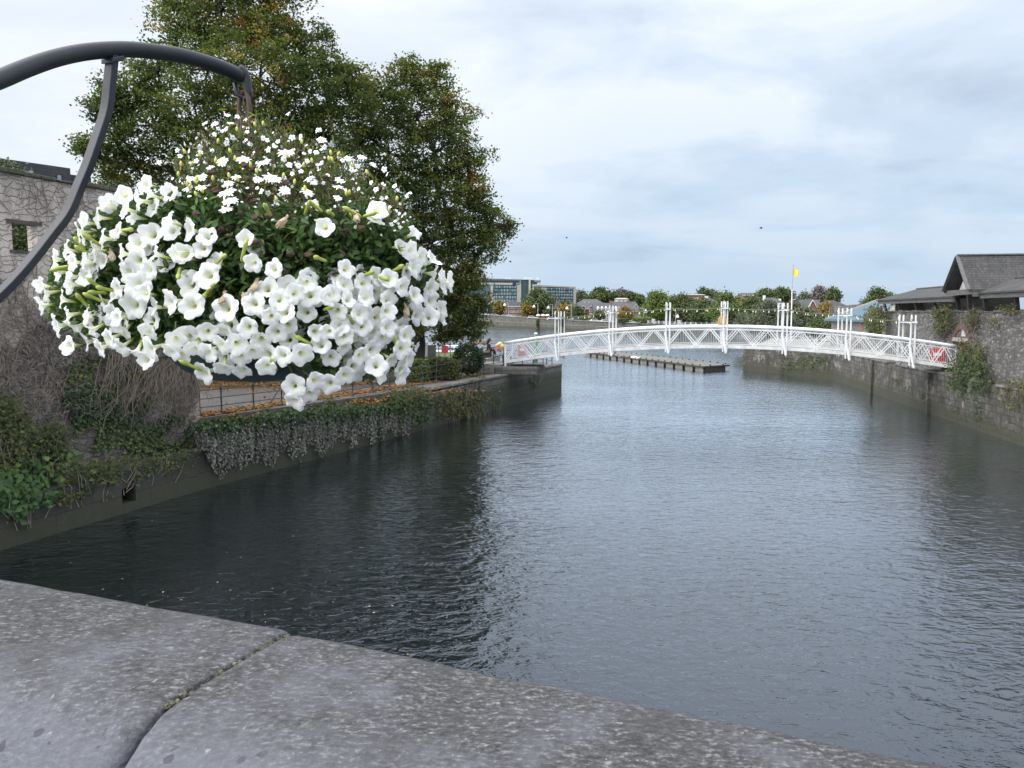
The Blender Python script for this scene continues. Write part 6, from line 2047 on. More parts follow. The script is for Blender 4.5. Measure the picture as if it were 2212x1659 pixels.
for k, zx in enumerate((232, 300, 372, 545)):
    a0, zt = cf.az(z2x(zx), z2y(505)); a1, zb = cf.az(z2x(zx + 38), z2y(550))
    mb = MB(); cf.box(mb, a0, a1, -3, -.4, zb, zt); cf.gable(mb, a0 - .1, a1 + .1, zt, zt + .8, -3, -.3); d = mb.build('dormer', M_trim, cott)
    mb = MB(); cf.box(mb, a0 + .25, a1 - .25, -.39, -.36, zb + .2, zt - .05); mb.build('pane', M_win, d)
house('cream flat topped building standing on the skyline', z2x(550), 420, z2x(750), 422, z2y(338), z2y(330), z2y(440), 8, M_rend, M_rend, (1, 1), [(z2x(600), z2y(360), z2x(630), z2y(400)), (z2x(670), z2y(355), z2x(700), z2y(400))], (), (), False, name='villa')
house('steep slated roofs behind the cottage with a brick chimney stack', z2x(470), 320, z2x(930), 322, z2y(500), z2y(392), z2y(620), 9, M_grend, M_fslate, (1, 1), (), ((z2x(690), z2x(770), z2y(490), z2y(440), M_grend), (z2x(870), z2x(930), z2y(490), z2y(440), M_grend)), ((z2x(770), z2y(370), z2y(430), 8, M_brk),))
house('grey rendered house with plain end wall beside the autumn tree', z2x(835), 268, z2x(1035), 275, z2y(560), z2y(490), z2y(690), 8, M_grend, M_fslate, (0, 0), [(z2x(945), z2y(600), z2x(975), z2y(645)), (z2x(1020), z2y(600), z2x(1034), z2y(645))], (), ())
z3x = lambda zx: 1481.2 + zx * .1488
z3y = lambda zy: 548.6 + zy * .1488
house('flat roofed red brick building with grey upper storey on the hill', z3x(-60), 420, z3x(240), 422, z3y(592), z3y(584), z3y(720), 10, M_brk, M_hrf, (1, 1), [(z3x(95), z3y(640), z3x(130), z3y(685)), (z3x(170), z3y(630), z3x(180), z3y(660))], (), (), name='flat_roofed_building')
house('wide grey slated house with white chimney above the dark trees', z3x(130), 330, z3x(440), 332, z3y(700), z3y(638), z3y(760), 10, M_rend, M_fslate, (5, 3), (), (), ((z3x(303), z3y(610), z3y(650), 7, M_trim),))
house('pale house with brick end and white chimneys on the skyline', z3x(790), 400, z3x(1022), 402, z3y(600), z3y(568), z3y(720), 9, M_brk, M_fslate, (1, 1), [(z3x(820), z3y(605), z3x(840), z3y(625))], (), ((z3x(908), z3y(605), z3y(655), 7, M_trim), (z3x(985), z3y(575), z3y(600), 5, M_trim)))
house('dark slate roof with a white chimney at each end', z3x(1130), 300, z3x(1385), 302, z3y(720), z3y(640), z3y(800), 10, M_rend, M_fslate, (2, 2), (), (), ((z3x(1140), z3y(602), z3y(660), 5, M_trim), (z3x(1366), z3y(650), z3y(690), 5, M_trim)))
house('long low dark roof ridge on the skyline behind the flagpole', z3x(1490), 420, z3x(2080), 424, z3y(660), z3y(618), z3y(720), 10, M_brk, M_froof, (2, 2), (), (), ((z3x(1580), z3y(606), z3y(630), 3, M_brk),))
house('orange brick house with white edged gable and slate roof near the shrubs', z3x(1712), 215, z3x(2010), 222, z3y(830), z3y(672), z3y(1000), 9, M_brk, M_fslate, (0, 1), [(z3x(1845), z3y(865), z3x(1875), z3y(935), .7)],
      ((z3x(1718), z3x(1912), z3y(850), z3y(672), M_brk), (z3x(1960), z3x(2020), z3y(850), z3y(765), M_brk)), ((z3x(1780), z3y(660), z3y(700), 8, M_brk),))
house('dark hipped roof house behind the orange brick house', z3x(1990), 260, z3x(2300), 262, z3y(760), z3y(680), z3y(820), 9, M_brk, M_froof, (3, 3), (), (), ())
house('small distant white gabled house beside the blue roof', 1888, 300, 1925, 302, 655, 647, 690, 7, M_rend, M_froof, (0, 0), (), (), ())

# trees of the far bank, each with its own place
G = 'trees across the river'
FT = [('round dark green tree in front of the glass hotel', 1130, 1193, 624, 682, 335, 0, 4.4), ('small yellowing tree by the hotel entrance', 1071, 1085, 653, 677, 345, 2, 4.4), ('golden autumn tree beside the brick apartment house', 1130, 1154, 655, 683, 330, 2, 4.2),
      ('orange autumn tree before the long dark roof', 1208, 1234, 661, 683, 300, 2, 3.8), ('small dark tree on top of the long dark roof line', 1212, 1227, 655, 668, 342, 0, 5.0), ('leafy green shrub tree beside the twin gables', 1234, 1260, 667, 686, 296, 0, 3.4), ('light green bush at the foot of the round tree', 1180, 1196, 672, 684, 318, 0, 3.8),
      ('pale grey green tree at the end of the hotel', 1241, 1268, 631, 652, 470, 3, 6), ('large dome shaped tree on the skyline behind the cottages', 1276, 1318, 625, 654, 440, 0, 6), ('green tree crowding the side of the dome shaped one', 1312, 1334, 634, 655, 442, 0, 6), ('leafless twiggy tree above the cream building', 1326, 1356, 631, 648, 450, 4, 6), ('pointed evergreen on the skyline', 1355, 1369, 633, 656, 440, 0, 6),
      ('rounded dark tree next to the pointed evergreen', 1366, 1385, 638, 660, 440, 0, 6), ('narrow dark tree at the edge of the skyline dip', 1380, 1388, 640, 662, 436, 0, 6), ('autumn tree between cottage and grey house', 1337, 1365, 667, 690, 262, 2, 3.4), ('small round shrub before the cottage', 1286, 1300, 677, 691, 268, 0, 3.2),
      ('huge bright green tree by the car park', 1388, 1462, 629, 694, 250, 1, 2.6), ('dark olive tree behind the huge bright one', 1400, 1432, 631, 680, 300, 0, 3), ('broad dull olive tree next to the huge bright one', 1446, 1500, 636, 694, 246, 0, 2.6), ('dark shaded tree in the middle of the row', 1490, 1545, 647, 694, 240, 0, 2.6), ('low dark tree filling the row before the slated house', 1500, 1525, 655, 694, 236, 0, 2.6),
      ('fresh yellow green tree behind the bridge centre', 1536, 1604, 631, 697, 215, 1, 2.6), ('dark leafy tree right behind the yellow green one', 1597, 1662, 642, 698, 210, 0, 2.6), ('round dark tree on the hill beside the brick building', 1511, 1531, 627, 646, 430, 0, 6), ('pale tree on the hill beside the white chimney', 1530, 1552, 632, 648, 430, 3, 6), ('dark round tree on the skyline near the flagpole', 1637, 1672, 629, 648, 380, 0, 5),
      ('loose branched tree on the skyline beside the flagpole', 1670, 1706, 626, 650, 375, 0, 5), ('thin green tree behind the flagpole houses', 1728, 1748, 634, 660, 300, 3, 4), ('ragged two topped tree above the orange brick house', 1757, 1781, 620, 650, 290, 4, 4), ('upright dark green tree on the skyline next to the blue roof', 1788, 1812, 623, 656, 280, 0, 4), ('dark crowned pine above the blue roof', 1872, 1921, 624, 668, 150, 0, 2.6),
      ('amber tree beside the orange brick house', 1764, 1800, 658, 696, 165, 2, 2.4)]
for d in FT:
    lab, x0, x1, yt, yb, Y, kind, zb = d
    far_tree(lab, x0, x1, yt, yb, Y, kind, zb, G, 1500 if x1 - x0 < 30 else 3600, conic=0.85 if 'pointed' in lab or 'narrow' in lab else 0)
for lab, x0, x1, yt, yb, Y, kind in (('large grey green willow bush on the quay by the flagpole', 1620, 1704, 651, 716, 120, 3), ('olive bush between flagpole and stone shed', 1712, 1770, 664, 716, 118, 3), ('small dusty bush beside the willow bush', 1592, 1624, 680, 714, 125, 3), ('low green bramble mound before the stone shed', 1745, 1795, 694, 722, 105, 0), ('brownish leaning bush behind the flagpole', 1690, 1735, 655, 705, 128, 3)):
    far_tree(lab, x0, x1, yt, yb, Y, kind, 2.4, 'bushes on the quay', 4200, 'bush', cat='bush')
far_tree('green tree seen through the open porch', 2130, 2190, 655, 700, 75, 1, 2.4, None, 1500)
# clipped hedges along the far street
for lab, x0, x1, yt, yb, Y in (('bright clipped garden hedge below the twin gables', 1236, 1290, 684.5, 691, 280), ('bright clipped hedge by the car park', 1366, 1408, 686, 694, 240), ('green ivy clump spilling over the far wall', 1334, 1358, 688, 697, None), ('dark ivy patch hanging on the far wall behind the masts', 1206, 1228, 688, 706, None), ('dark narrow ivy hanging down the far wall', 1158, 1168, 690, 707, None)):
    Yh = Y or shore_y((x0 + x1) / 2)[0] - .4
    a, b = at_y(x0, yt, Yh), at_y(x1, yb, Yh)
    t = thing('hedge' if Y else 'ivy', lab, 'hedge' if Y else 'ivy', ((a.x + b.x) / 2, Yh, b.z))
    n_ = 1300
    P = np.stack([NR.uniform(a.x, b.x, n_), Yh + NR.uniform(-.5, .6 if not Y else 1.5, n_), NR.uniform(b.z, a.z, n_) + NR.normal(size=n_) * .12], 1)
    leaf_mesh('leaves', P, NR.uniform(.25, .5, n_), np.clip(NR.normal(.5, .2, n_), 0, 1), M_far[1 if Y and 'bright' in lab else 0], t, (0, -.4, .5))
    mb = MB()
    for k in range(6):
        x = a.x + (b.x - a.x) * (k + .5) / 6
        mb.tube([(x, Yh + .2, b.z - .2), (x + .1, Yh + .2, a.z - .1)], .05, 4)
    mb.build('stem', M_bark, t)
# street lamps
def lamp(label, px, ytop, Y, zb, arm=-1):
    q = at_y(px, ytop, Y)
    t = thing('street_lamp', label, 'street lamp', (q.x, Y, zb), 'street lamps on the far bank')
    mb = MB(); mb.tube([(q.x, Y, zb - .3), (q.x, Y, q.z)], [.16, .09], 6); mb.tube([(q.x, Y, q.z), (q.x + arm * .9, Y, q.z - .1), (q.x + arm * 1.5, Y, q.z - .5)], .06, 5); mb.build('pole', M_galv, t)
    mb = MB(); mb.lathe((q.x + arm * 1.5, Y, q.z - .5), [(.05, 0), (.28, -.25), (.62, -.75), (.5, -1.0), (.1, -1.1)], 8); mb.build('lamp_head', M_trim, t, True)
for lab, zx, zy in (('street lamp before the hotel entrance canopy', 306, 565), ('street lamp in front of the stone pier of the hotel', 160, 560), ('street lamp before the brick apartment house', 672, 575), ('tall street lamp beside the golden autumn tree', 1186, 600), ('street lamp just past the round dark tree', 1440, 615), ('street lamp next to the twin gabled brick house', 1768, 625)):
    Yl = shore_y(hx(zx))[0] + 5
    lamp(lab, hx(zx), hz(zy), Yl, 3.2)
for lab, px, py in (('thin street lamp before the cottage door', 1310, 668), ('thin lamp at the end of the bright car park hedge', 1391, 665), ('pale lamp column under the row of dark trees', 1507, 672), ('white lamp column at the edge of the car park', 1459.5, 676)):
    Yl = shore_y(px)[0] + 3
    lamp(lab, px, py, Yl, 2.0, 0.4)
# cars
def car(label, px, py, Y, col, zb, wpx=14):
    q = at_y(px, py, Y)
    L = 4.2
    t = thing('parked_car', label, 'car', (q.x, Y, zb), 'cars parked along the far street')
    m = plain('car paint ' + label[:18], col, tuple(x * .85 for x in col), 1, 0.3)
    mb = MB()
    z = zb
    prof = [(-.5, .3), (.5, .3), (.5, .75), (.44, .88), (.24, .95), (-.42, .95), (-.5, .8)]
    mb.extrude([Vector((q.x + x * L, Y - .85, z + h)) for x, h in prof], (0, 1.7, 0)); mb.build('body', m, t, bevel=.05)
    mb = MB(); mb.extrude([Vector((q.x + x * L, Y - .75, z + h)) for x, h in [(-.40, .952), (.25, .952), (.1, 1.42), (-.28, 1.45)]], (0, 1.5, 0)); cb = mb.build('cabin', m, t)
    mb = MB(); mb.extrude([Vector((q.x + x * L, Y - .77, z + h)) for x, h in [(-.34, 1.0), (.2, 1.0), (.09, 1.34), (-.26, 1.36)]], (0, .018, 0)); mb.build('window', M_glass, cb)
    for sx in (-.3, .3):
        mb = MB(); mb.lathe((q.x + sx * L, Y - .9, z + .32), [(.02, 0), (.32, 0), (.32, .2), (.02, .2)], 10, (0, 1, 0)); mb.build('wheel', M_pside, t)
CW = (0.62, 0.63, 0.64); CS = (0.30, 0.32, 0.34); CD = (0.06, 0.065, 0.075)
for lab, px, col, dy in (('white car near the hotel entrance', 1048, CW, 9), ('silver car parked below the yellowing entrance tree', 1069, CS, 9), ('grey car parked before the brick apartment house', 1092, CS, 6), ('white car before the apartment house door', 1103, CW, 6), ('pale car under the apartment house windows', 1112, CW, 6), ('silver car beside the golden tree trunk', 1121, CS, 6), ('dark car by the golden tree', 1134, CD, 5), ('white car beneath the round dark tree', 1150, CW, 4),
                    ('white van like car by the brick gate piers', 1193, CW, 4), ('dark car by the hedge of the twin gables', 1248, CD, 4), ('white car below the cottage hedge', 1286, CW, 4), ('second white car below the cottage, toward the masts', 1309, CW, 4), ('white car near the ivy clump on the wall', 1364, CW, 4), ('silver car by the car park corner', 1382, CS, 4), ('dark estate car at the car park corner', 1396, CD, 4)):
    Yc, zt = shore_y(px)
    car(lab, px, 690, Yc + dy, col, zt - 0.62)
# gate piers
for lab, zx in (('brick gate pier with white cap beside the tall lamp', 1192), ('brick gate pier with white cap, middle of the garden wall', 1278), ('brick gate pier with white cap nearest the twin gabled house', 1354)):
    Yc, zt = shore_y(hx(zx))
    q = at_y(hx(zx), hz(810), Yc + 14)
    t = thing('gate_pier', lab, 'gate pier', (q.x, Yc + 14, 3), 'brick gate piers')
    mb = MB(); mb.box((q.x - .65, Yc + 13.4, 2.5), (q.x + .65, Yc + 14.6, q.z)); mb.build('pier', M_brk, t)
    mb = MB(); mb.lathe((q.x, Yc + 14, q.z), [(.9, 0), (.85, .2), (.5, .5), (.1, .6)], 8); mb.build('cap', M_trim, t)
# bollards, pale piers and rails at the car park edge
M_pier = plain('pale stone pier', (0.40, 0.39, 0.37), (0.32, 0.31, 0.29), 0.6, 0.9)
qf = thing('quayside_fence', 'row of pale posts with rails along the car park edge', 'fence', (at_y(1450, 700, 222).x, 222, 2))
for k in range(26):
    px = 1400 + k * 11.5
    Yc, zt = shore_y(px)
    p = at_y(px, 696, Yc + .8)
    mb = MB(); mb.box((p.x - .22, Yc + .6, zt - .4), (p.x + .22, Yc + 1.0, zt + 1.0 + (k % 3) * .04)); mb.build('post', M_pier, qf)
for h in (.45, .85):
    mb = MB()
    pts = []
    for k in range(26):
        px = 1400 + k * 11.5
        Yc, zt = shore_y(px)
        pts.append((at_y(px, 696, Yc + .8).x, Yc + .8, zt + h))
    mb.tube(pts, .06, 4); mb.build('rail', M_galv, qf)
for lab, px0, px1, ya, yb_, dy, col in (('white van parked under the dark trees', 1465, 1476, 690, 698, 6, CW), ('low white car behind the quayside posts', 1409, 1418, 692, 698, 6, CW), ('light grey van between tree trunks', 1483, 1492, 688, 698, 9, CS), ('white van seen beyond the bridge centre', 1519, 1532, 692, 700, 5, CW)):
    Yc, zt = shore_y((px0 + px1) / 2)
    q0, q1 = at_y(px0, yb_, Yc + dy), at_y(px1, ya, Yc + dy)
    t = thing('parked_van', lab, 'van', ((q0.x + q1.x) / 2, Yc + dy, zt), 'vans parked in the car park')
    L = q1.x - q0.x; zb = zt - .5
    m = plain('van paint ' + lab[:10], col, tuple(x * .85 for x in col), 1, .3)
    mb = MB(); mb.extrude([Vector((q0.x + x * L, Yc + dy, zb + h)) for x, h in [(0, .35), (1, .35), (1, 1.0), (.85, 1.15), (.75, 1.95), (0, 2.0)]], (0, 1.8, 0)); mb.build('body', m, t, bevel=.06)
    mb = MB(); mb.extrude([Vector((q0.x + x * L, Yc + dy - .02, zb + h)) for x, h in [(.55, 1.15), (.8, 1.15), (.72, 1.8), (.55, 1.8)]], (0, .018, 0)); mb.build('window', M_glass, t)
    for sx in (.2, .8):
        mb = MB(); mb.lathe((q0.x + sx * L, Yc + dy - .05, zb + .35), [(.02, 0), (.35, 0), (.35, .2), (.02, .2)], 10, (0, 1, 0)); mb.build('wheel', M_pside, t)
q = at_y(1498.5, 691, 240)
t = thing('road_sign', 'round yellow sign under the row of dark trees', 'sign', (q.x, 240, 2))
mb = MB(); mb.lathe(q, [(.05, 0), (.65, 0), (.65, .06), (.05, .06)], 14, (0, -1, 0)); mb.build('disc', M_yel, t)
mb = MB(); mb.tube([(q.x, 240.1, 1.5), (q.x, 240.1, q.z)], .06, 5); mb.build('pole', M_galv, t)
t = thing('market_stall', 'red topped kiosk beyond the yellow lifebuoy box', 'kiosk', tuple(at_y(1587, 698, 225)))
a, b = at_y(1583, 683, 225), at_y(1590.5, 698, 225)
mb = MB(); mb.box((a.x + .1, 225, 1), (b.x - .1, 227, a.z - .8)); mb.build('body', M_hrf, t)
mb = MB(); mb.box((a.x, 224.6, a.z - .79), (b.x, 227.3, a.z)); mb.build('canopy', M_red, t)

# stone shed with pale blue roof
z4x = lambda zx: 1783 + zx * .19395
z4y = lambda zy: 548.6 + zy * .19395
f = Face(z4x(40), 92, z4x(640), 80)
sh = thing('stone_shed', 'grey stone shed with pale blue metal roof behind the castle wall', 'shed', tuple(f.p(2, 0, 2.4)))
M_shed = masonry('shed rubble', (0.27, 0.26, 0.24), (0.19, 0.185, 0.17), (0.15, 0.145, 0.13), 0.6, 0.25, 0.03, 0.25, 1.5, (0.10, 0.095, 0.085), 0.6, None, None, 0.04)
M_blue = plain('pale blue metal roofing', (0.12, 0.165, 0.205), (0.09, 0.13, 0.16), 0.4, 1.0)
M_blue.node_tree.nodes['Principled BSDF'].inputs['Specular IOR Level'].default_value = 0.0
a1 = f.az(z4x(640), z4y(800))[0]
ze = f.az(z4x(200), z4y(738))[1]
mb = MB(); f.box(mb, 0, a1, -9, 0, 1.5, ze); mb.build('wall', M_shed, sh)
e0 = f.p(f.az(z4x(30), z4y(728))[0], .35, f.az(z4x(30), z4y(728))[1]); e1 = f.p(a1, .35, f.az(z4x(640), z4y(738))[1])
r0 = at_y(z4x(585), z4y(512), 92); r1 = at_y(z4x(760), z4y(512), 88)
mb = MB(); mb.extrude([e0, e1, r1, r0], (0, 0, -.15)); mb.build('roof', M_blue, sh)
mb = MB(); mb.bar(e0 + Vector((0, 0, .05)), r0 + Vector((0, 0, .05)), .14, .12); mb.build('verge', M_pier, sh)
mb = MB(); f.box(mb, f.az(z4x(30), z4y(730))[0], a1, .36, .5, ze - .12, ze + .12); mb.build('gutter', M_blue, sh)
mb = MB(); mb.extrude([e0 - f.n * .5 + Vector((0, 0, -.2)), at_y(z4x(50), z4y(585), 93), at_y(z4x(200), z4y(585), 95), at_y(z4x(380), z4y(590), 96), r0 - f.n * .5 - Vector((0, 0, .3))], Vector((0.3, 1, 0)) * .5); mb.build('gable_wall', M_shed, sh)
mb = MB(); f.rect(mb, z4x(398), z4y(785), z4x(424), z4y(850), -.02, .04); mb.build('brick_panel', M_brk, sh)
q = at_y(z4x(2028), z4y(650), 58)
pt = thing('parasol', 'closed orange parasol glimpsed through the open porch', 'parasol', (q.x, 58, 2.4))
zt2 = at_y(z4x(2028), z4y(548), 58).z
mb = MB(); mb.lathe((q.x, 58, zt2 - 2.6), [(.12, 0), (.32, .15), (.28, .9), (.14, 2.2), (.04, 2.6)], 9); mb.build('canopy', plain('orange canvas', (0.75, 0.17, 0.05), (0.62, 0.13, 0.04), 4, .8), pt)
mb = MB(); mb.tube([(q.x, 58, 2.4), (q.x, 58, zt2 - 2.5)], .04, 6); mb.build('pole', M_wood, pt)

# dark clad modern building behind the ruin, and greenery inside the ruin
f = Face(-120, 58, 172, 66)
mo = thing('modern_building', 'dark slate clad modern building behind the ruin', 'building', tuple(f.p(f.L / 2, 0, 2.5)))
M_clad = masonry('dark slate cladding', (0.062, 0.066, 0.078), (0.05, 0.054, 0.064), (0.03, 0.032, 0.038), 1.2, 0.28, 0.02, 0.01, 1, (0.05, 0.053, 0.06), 0.3, None, None, 0.01)
z_l, z_r = f.az(-120, 316)[1], f.az(152, 371)[1]
mb = MB()
aw = f.az(152, 371)[0]
mb.extrude([f.p(0, 0, 2), f.p(aw, 0, 2), f.p(aw, 0, (z_l + z_r) / 2), f.p(0, 0, (z_l + z_r) / 2 )], -f.n * 9)
mb.build('body', M_clad, mo)
mb = MB(); f.box(mb, aw, f.L + 2, -9, -.3, 2, f.az(170, 378)[1]); mb.build('side_block', M_clad, mo)
for x0, x1, y0, y1 in ((60, 77, 366, 388), (121, 137, 376, 396)):
    mb = MB(); f.rect(mb, x0, y0, x1, y1, -.02, .05); wv_ = mb.build('window', M_wood, mo)
    mb = MB(); f.rect(mb, x0 + 2, y0 + 2, x1 - 5, y1, .052, .07); mb.build('pane', plain('sky lit pane', (0.3, 0.36, 0.42), (0.2, 0.25, 0.3), 1, .1) if 'sky lit pane' not in bpy.data.materials else bpy.data.materials['sky lit pane'], wv_)
far_tree('green leafy tree growing inside the ruin behind its window', -30, 130, 430, 640, 31, 0, 1.3, None, 9000)
far_tree('dull olive tree top showing above the ruin wall by the iron bar', 190, 330, 385, 560, 41, 0, 2.5, None, 6000)
far_tree('small bush on the ruin wall head at its near end', -25, 45, 357, 384, 30.5, 3, 6, None, 900, 'bush', cat='bush')
from mathutils import Matrix
# ------------------------------------------------------------------ parapet in front of the viewer
ZP = H - 0.52
F0, F1, F2 = at_z(0, 1250, ZP), at_z(622, 1363, ZP), at_z(2040, 1659, ZP)
def stone_mat():
    m, nt, b = new_mat('lichened limestone')
    b.inputs['Roughness'].default_value = 0.88
    v = coords(nt, 'Object')
    vs = coords(nt, 'Object', (0.8, 1.5, 1.5), (0, 0, .2))
    a = noise(nt, vs, 88, 8, 0.72, 0.2)
    bgr = noise(nt, v, 5.5, 5, 0.6)
    fine = noise(nt, v, 190, 4, 0.6)
    col = ramp(nt, math_n(nt, 'ADD', math_n(nt, 'MULTIPLY', a, .72), math_n(nt, 'MULTIPLY', fine, .28)), [(0.39, (0.017, 0.017, 0.017)), (0.47, (0.038, 0.037, 0.037)), (0.54, (0.075, 0.074, 0.074)), (0.62, (0.21, 0.21, 0.21))])
    pale = mixc(nt, a, (0.066, 0.067, 0.078), (0.13, 0.132, 0.152))
    col = mixc(nt, ramp(nt, bgr, [(0.50, (0,) * 3), (0.68, (0.7,) * 3)]), col, pale)
    col = mixc(nt, ramp(nt, noise(nt, v, 9, 6, .65), [(0.36, (0.55,) * 3), (0.50, (0,) * 3)]), col, (0.040, 0.039, 0.040))
    vo = node(nt, 'ShaderNodeTexVoronoi')
    vo.inputs['Scale'].default_value = 46
    nt.links.new(vs, vo.inputs['Vector'])
    sep2 = nt.nodes.new('ShaderNodeSeparateColor')
    nt.links.new(vo.outputs['Color'], sep2.inputs[0])
    pit = math_n(nt, 'MULTIPLY', math_n(nt, 'LESS_THAN', math_n(nt, 'ADD', vo.outputs['Distance'], math_n(nt, 'MULTIPLY', fine, .25)), 0.42), math_n(nt, 'GREATER_THAN', sep2.outputs[0], 0.62))
    col = mixc(nt, math_n(nt, 'MULTIPLY', pit, .6), col, (0.035, 0.033, 0.034))
    # the rounded road-side edge is worn pale, with dark round lichen spots
    e1 = (F2 - F1).normalized()
    e2 = Vector((e1.y, -e1.x, 0))
    if e2.y > 0: e2 = -e2
    dp = node(nt, 'ShaderNodeVectorMath', operation='DOT_PRODUCT')
    nt.links.new(v, dp.inputs[0])
    dp.inputs[1].default_value = e2
    ww = math_n(nt, 'ADD', dp.outputs['Value'], math_n(nt, 'MULTIPLY', math_n(nt, 'SUBTRACT', noise(nt, v, 7, 6, .65), .5), .34))
    worn = math_n(nt, 'MULTIPLY', ramp(nt, ww, [(0.20, (0,) * 3), (0.33, (1,) * 3)]), .8)
    col = mixc(nt, worn, col, mixc(nt, a, (0.060, 0.062, 0.072), (0.165, 0.17, 0.195)))
    vo2 = node(nt, 'ShaderNodeTexVoronoi')
    vo2.inputs['Scale'].default_value = 40
    nt.links.new(v, vo2.inputs['Vector'])
    s3 = nt.nodes.new('ShaderNodeSeparateColor')
    nt.links.new(vo2.outputs['Color'], s3.inputs[0])
    spot = math_n(nt, 'MULTIPLY', math_n(nt, 'LESS_THAN', math_n(nt, 'ADD', vo2.outputs['Distance'], math_n(nt, 'MULTIPLY', a, .5)), 0.55), math_n(nt, 'GREATER_THAN', s3.outputs[0], 0.55))
    col = mixc(nt, math_n(nt, 'MULTIPLY', math_n(nt, 'MULTIPLY', spot, worn), .8), col, (0.030, 0.028, 0.033))
    lich = ramp(nt, noise(nt, v, 62, 3, .5), [(0.70, (0,) * 3), (0.75, (1,) * 3)])
    col = mixc(nt, math_n(nt, 'MULTIPLY', lich, .65), col, (0.27, 0.28, 0.265))
    col = mixc(nt, 1.0, col, (0.98, 0.985, 1.03), 'MULTIPLY')
    nt.links.new(col, b.inputs['Base Color'])
    bump(nt, b, math_n(nt, 'ADD', math_n(nt, 'SUBTRACT', a, math_n(nt, 'MULTIPLY', pit, .4)), math_n(nt, 'MULTIPLY', fine, .5)), 0.7, 0.006)
    return m
M_cop = stone_mat()
par = thing('bridge_parapet', 'lichen speckled grey stone parapet with rounded coping blocks above the river', 'parapet', (F1.x, F1.y, ZP - .6))
WID = 0.40
PROF = [(0.0, -0.32), (0.0, -0.05), (0.002, -0.018), (0.008, -0.005), (0.025, -0.001), (0.09, 0.0), (0.17, 0.0), (0.245, -0.0015), (0.28, -0.006), (0.312, -0.018), (0.343, -0.039), (0.37, -0.07), (0.39, -0.11), (0.403, -0.16), (0.41, -0.22), (0.41, -0.34)]
from mathutils import noise as mnoise
def coping_stone(p, q, mitre0, mitre1, dz0=0.0, seed=0):
    """one coping block from p to q along the far edge; ends rounded off a little at the joints"""
    p, q = Vector((p.x, p.y, ZP)), Vector((q.x, q.y, ZP))
    d = (q - p).normalized()
    nn = Vector((d.y, -d.x, 0))
    if nn.y > 0: nn = -nn
    L = (q - p).length
    xs = [0, .004, .012, .025] + [0.025 + (L - .05) * i / 60 for i in range(1, 60)] + [L - .025, L - .012, L - .004, L]
    prof = []
    for (a, b) in zip(PROF, PROF[1:]):
        for k in range(2):
            prof.append((a[0] + (b[0] - a[0]) * k / 2, a[1] + (b[1] - a[1]) * k / 2))
    prof.append(PROF[-1])
    vs, fs = [], []
    for x in xs:
        e = min(x, L - x)
        rd = 0.004 * max(0, 1 - e / .016) ** 2
        for w_, z_ in prof:
            m0 = mitre0 * (1 - x / L) + mitre1 * (x / L)
            v = p + d * (x + m0 * w_) + nn * w_ + Vector((0, 0, z_ + dz0))
            c = mnoise.noise(Vector((v.x * 9 + seed, v.y * 9, v.z * 9))) * 0.0035 + mnoise.noise(Vector((v.x * 40, v.y * 40 + seed, v.z * 40))) * 0.0012
            inn = Vector((0, 0, -1)) if w_ < .2 else (-nn * .6 + Vector((0, 0, -.8)))
            v = v + inn * (rd * (1 + 6 * max(0, (w_ - .27) / .14)) + c)
            vs.append(v)
    k = len(prof)
    for i in range(len(xs) - 1):
        for j in range(k - 1):
            fs.append((i * k + j, i * k + j + 1, (i + 1) * k + j + 1, (i + 1) * k + j))
    fs.append(tuple(range(k))[::-1])
    fs.append(tuple((len(xs) - 1) * k + j for j in range(k)))
    mb = MB()
    mb.add(vs, fs)
    o = mb.build('coping_block', M_cop, par, True)
    return d, nn
_o = Vector((F2.y - F1.y, F1.x - F2.x, 0)).normalized()
if _o.y < 0: _o = -_o
F0, F1, F2 = F0 + _o * .012, F1 + _o * .012, F2 + _o * .02
dA = (F1 - F0).normalized()
dB = (F2 - F1).normalized()
jd = at_z(400, 1500, ZP) - F1
jd = at_z(338, 1532, ZP) - F1
jA, jB = jd.dot(dA) / jd.dot(Vector((dA.y, -dA.x, 0))), jd.dot(dB) / jd.dot(Vector((dB.y, -dB.x, 0)))
coping_stone(F0 - dA * 1.2, F1 - dA * 0.003, 0, jA, 0.002, 3)
coping_stone(F1 + dB * 0.003, F2 + dB * .9, jB, 0, 0.0, 9)
d, nn = dB, Vector((dB.y, -dB.x, 0))
mb = MB()
for k in range(26):                                                    # crumbling joint mortar
    t = k / 25
    t = t if t < .4 else .4 + R.random() * .6
    c = F1 + jd * (0.06 + 0.90 * t) + Vector((0, 0, -0.006))
    mb.ball(c + Vector((R.gauss(0, .002), R.gauss(0, .002), R.gauss(0, .002))), (.0042 + .002 * (t < .3), .0042, .004), 6, 5, .8)
jm = mb.build('mortar', plain('mossy crumbling mortar', (0.13, 0.125, 0.08), (0.035, 0.035, 0.018), 22, 0.95), par)
mb = MB()
for a, b in ((F0 - dA * 1.2, F1), (F1, F2 + dB * .9)):
    dd_ = (b - a).normalized(); n2 = Vector((dd_.y, -dd_.x, 0))
    c = (a + b) / 2 + n2 * .19
    mb.obox((c.x, c.y, (ZP - .33 - 3) / 2), Vector((dd_.x, dd_.y, 0)) * (b - a).length / 2, Vector((n2.x, n2.y, 0)) * .15, (0, 0, (ZP - .33 + 3) / 2))
mb.build('wall', M_cop, par)

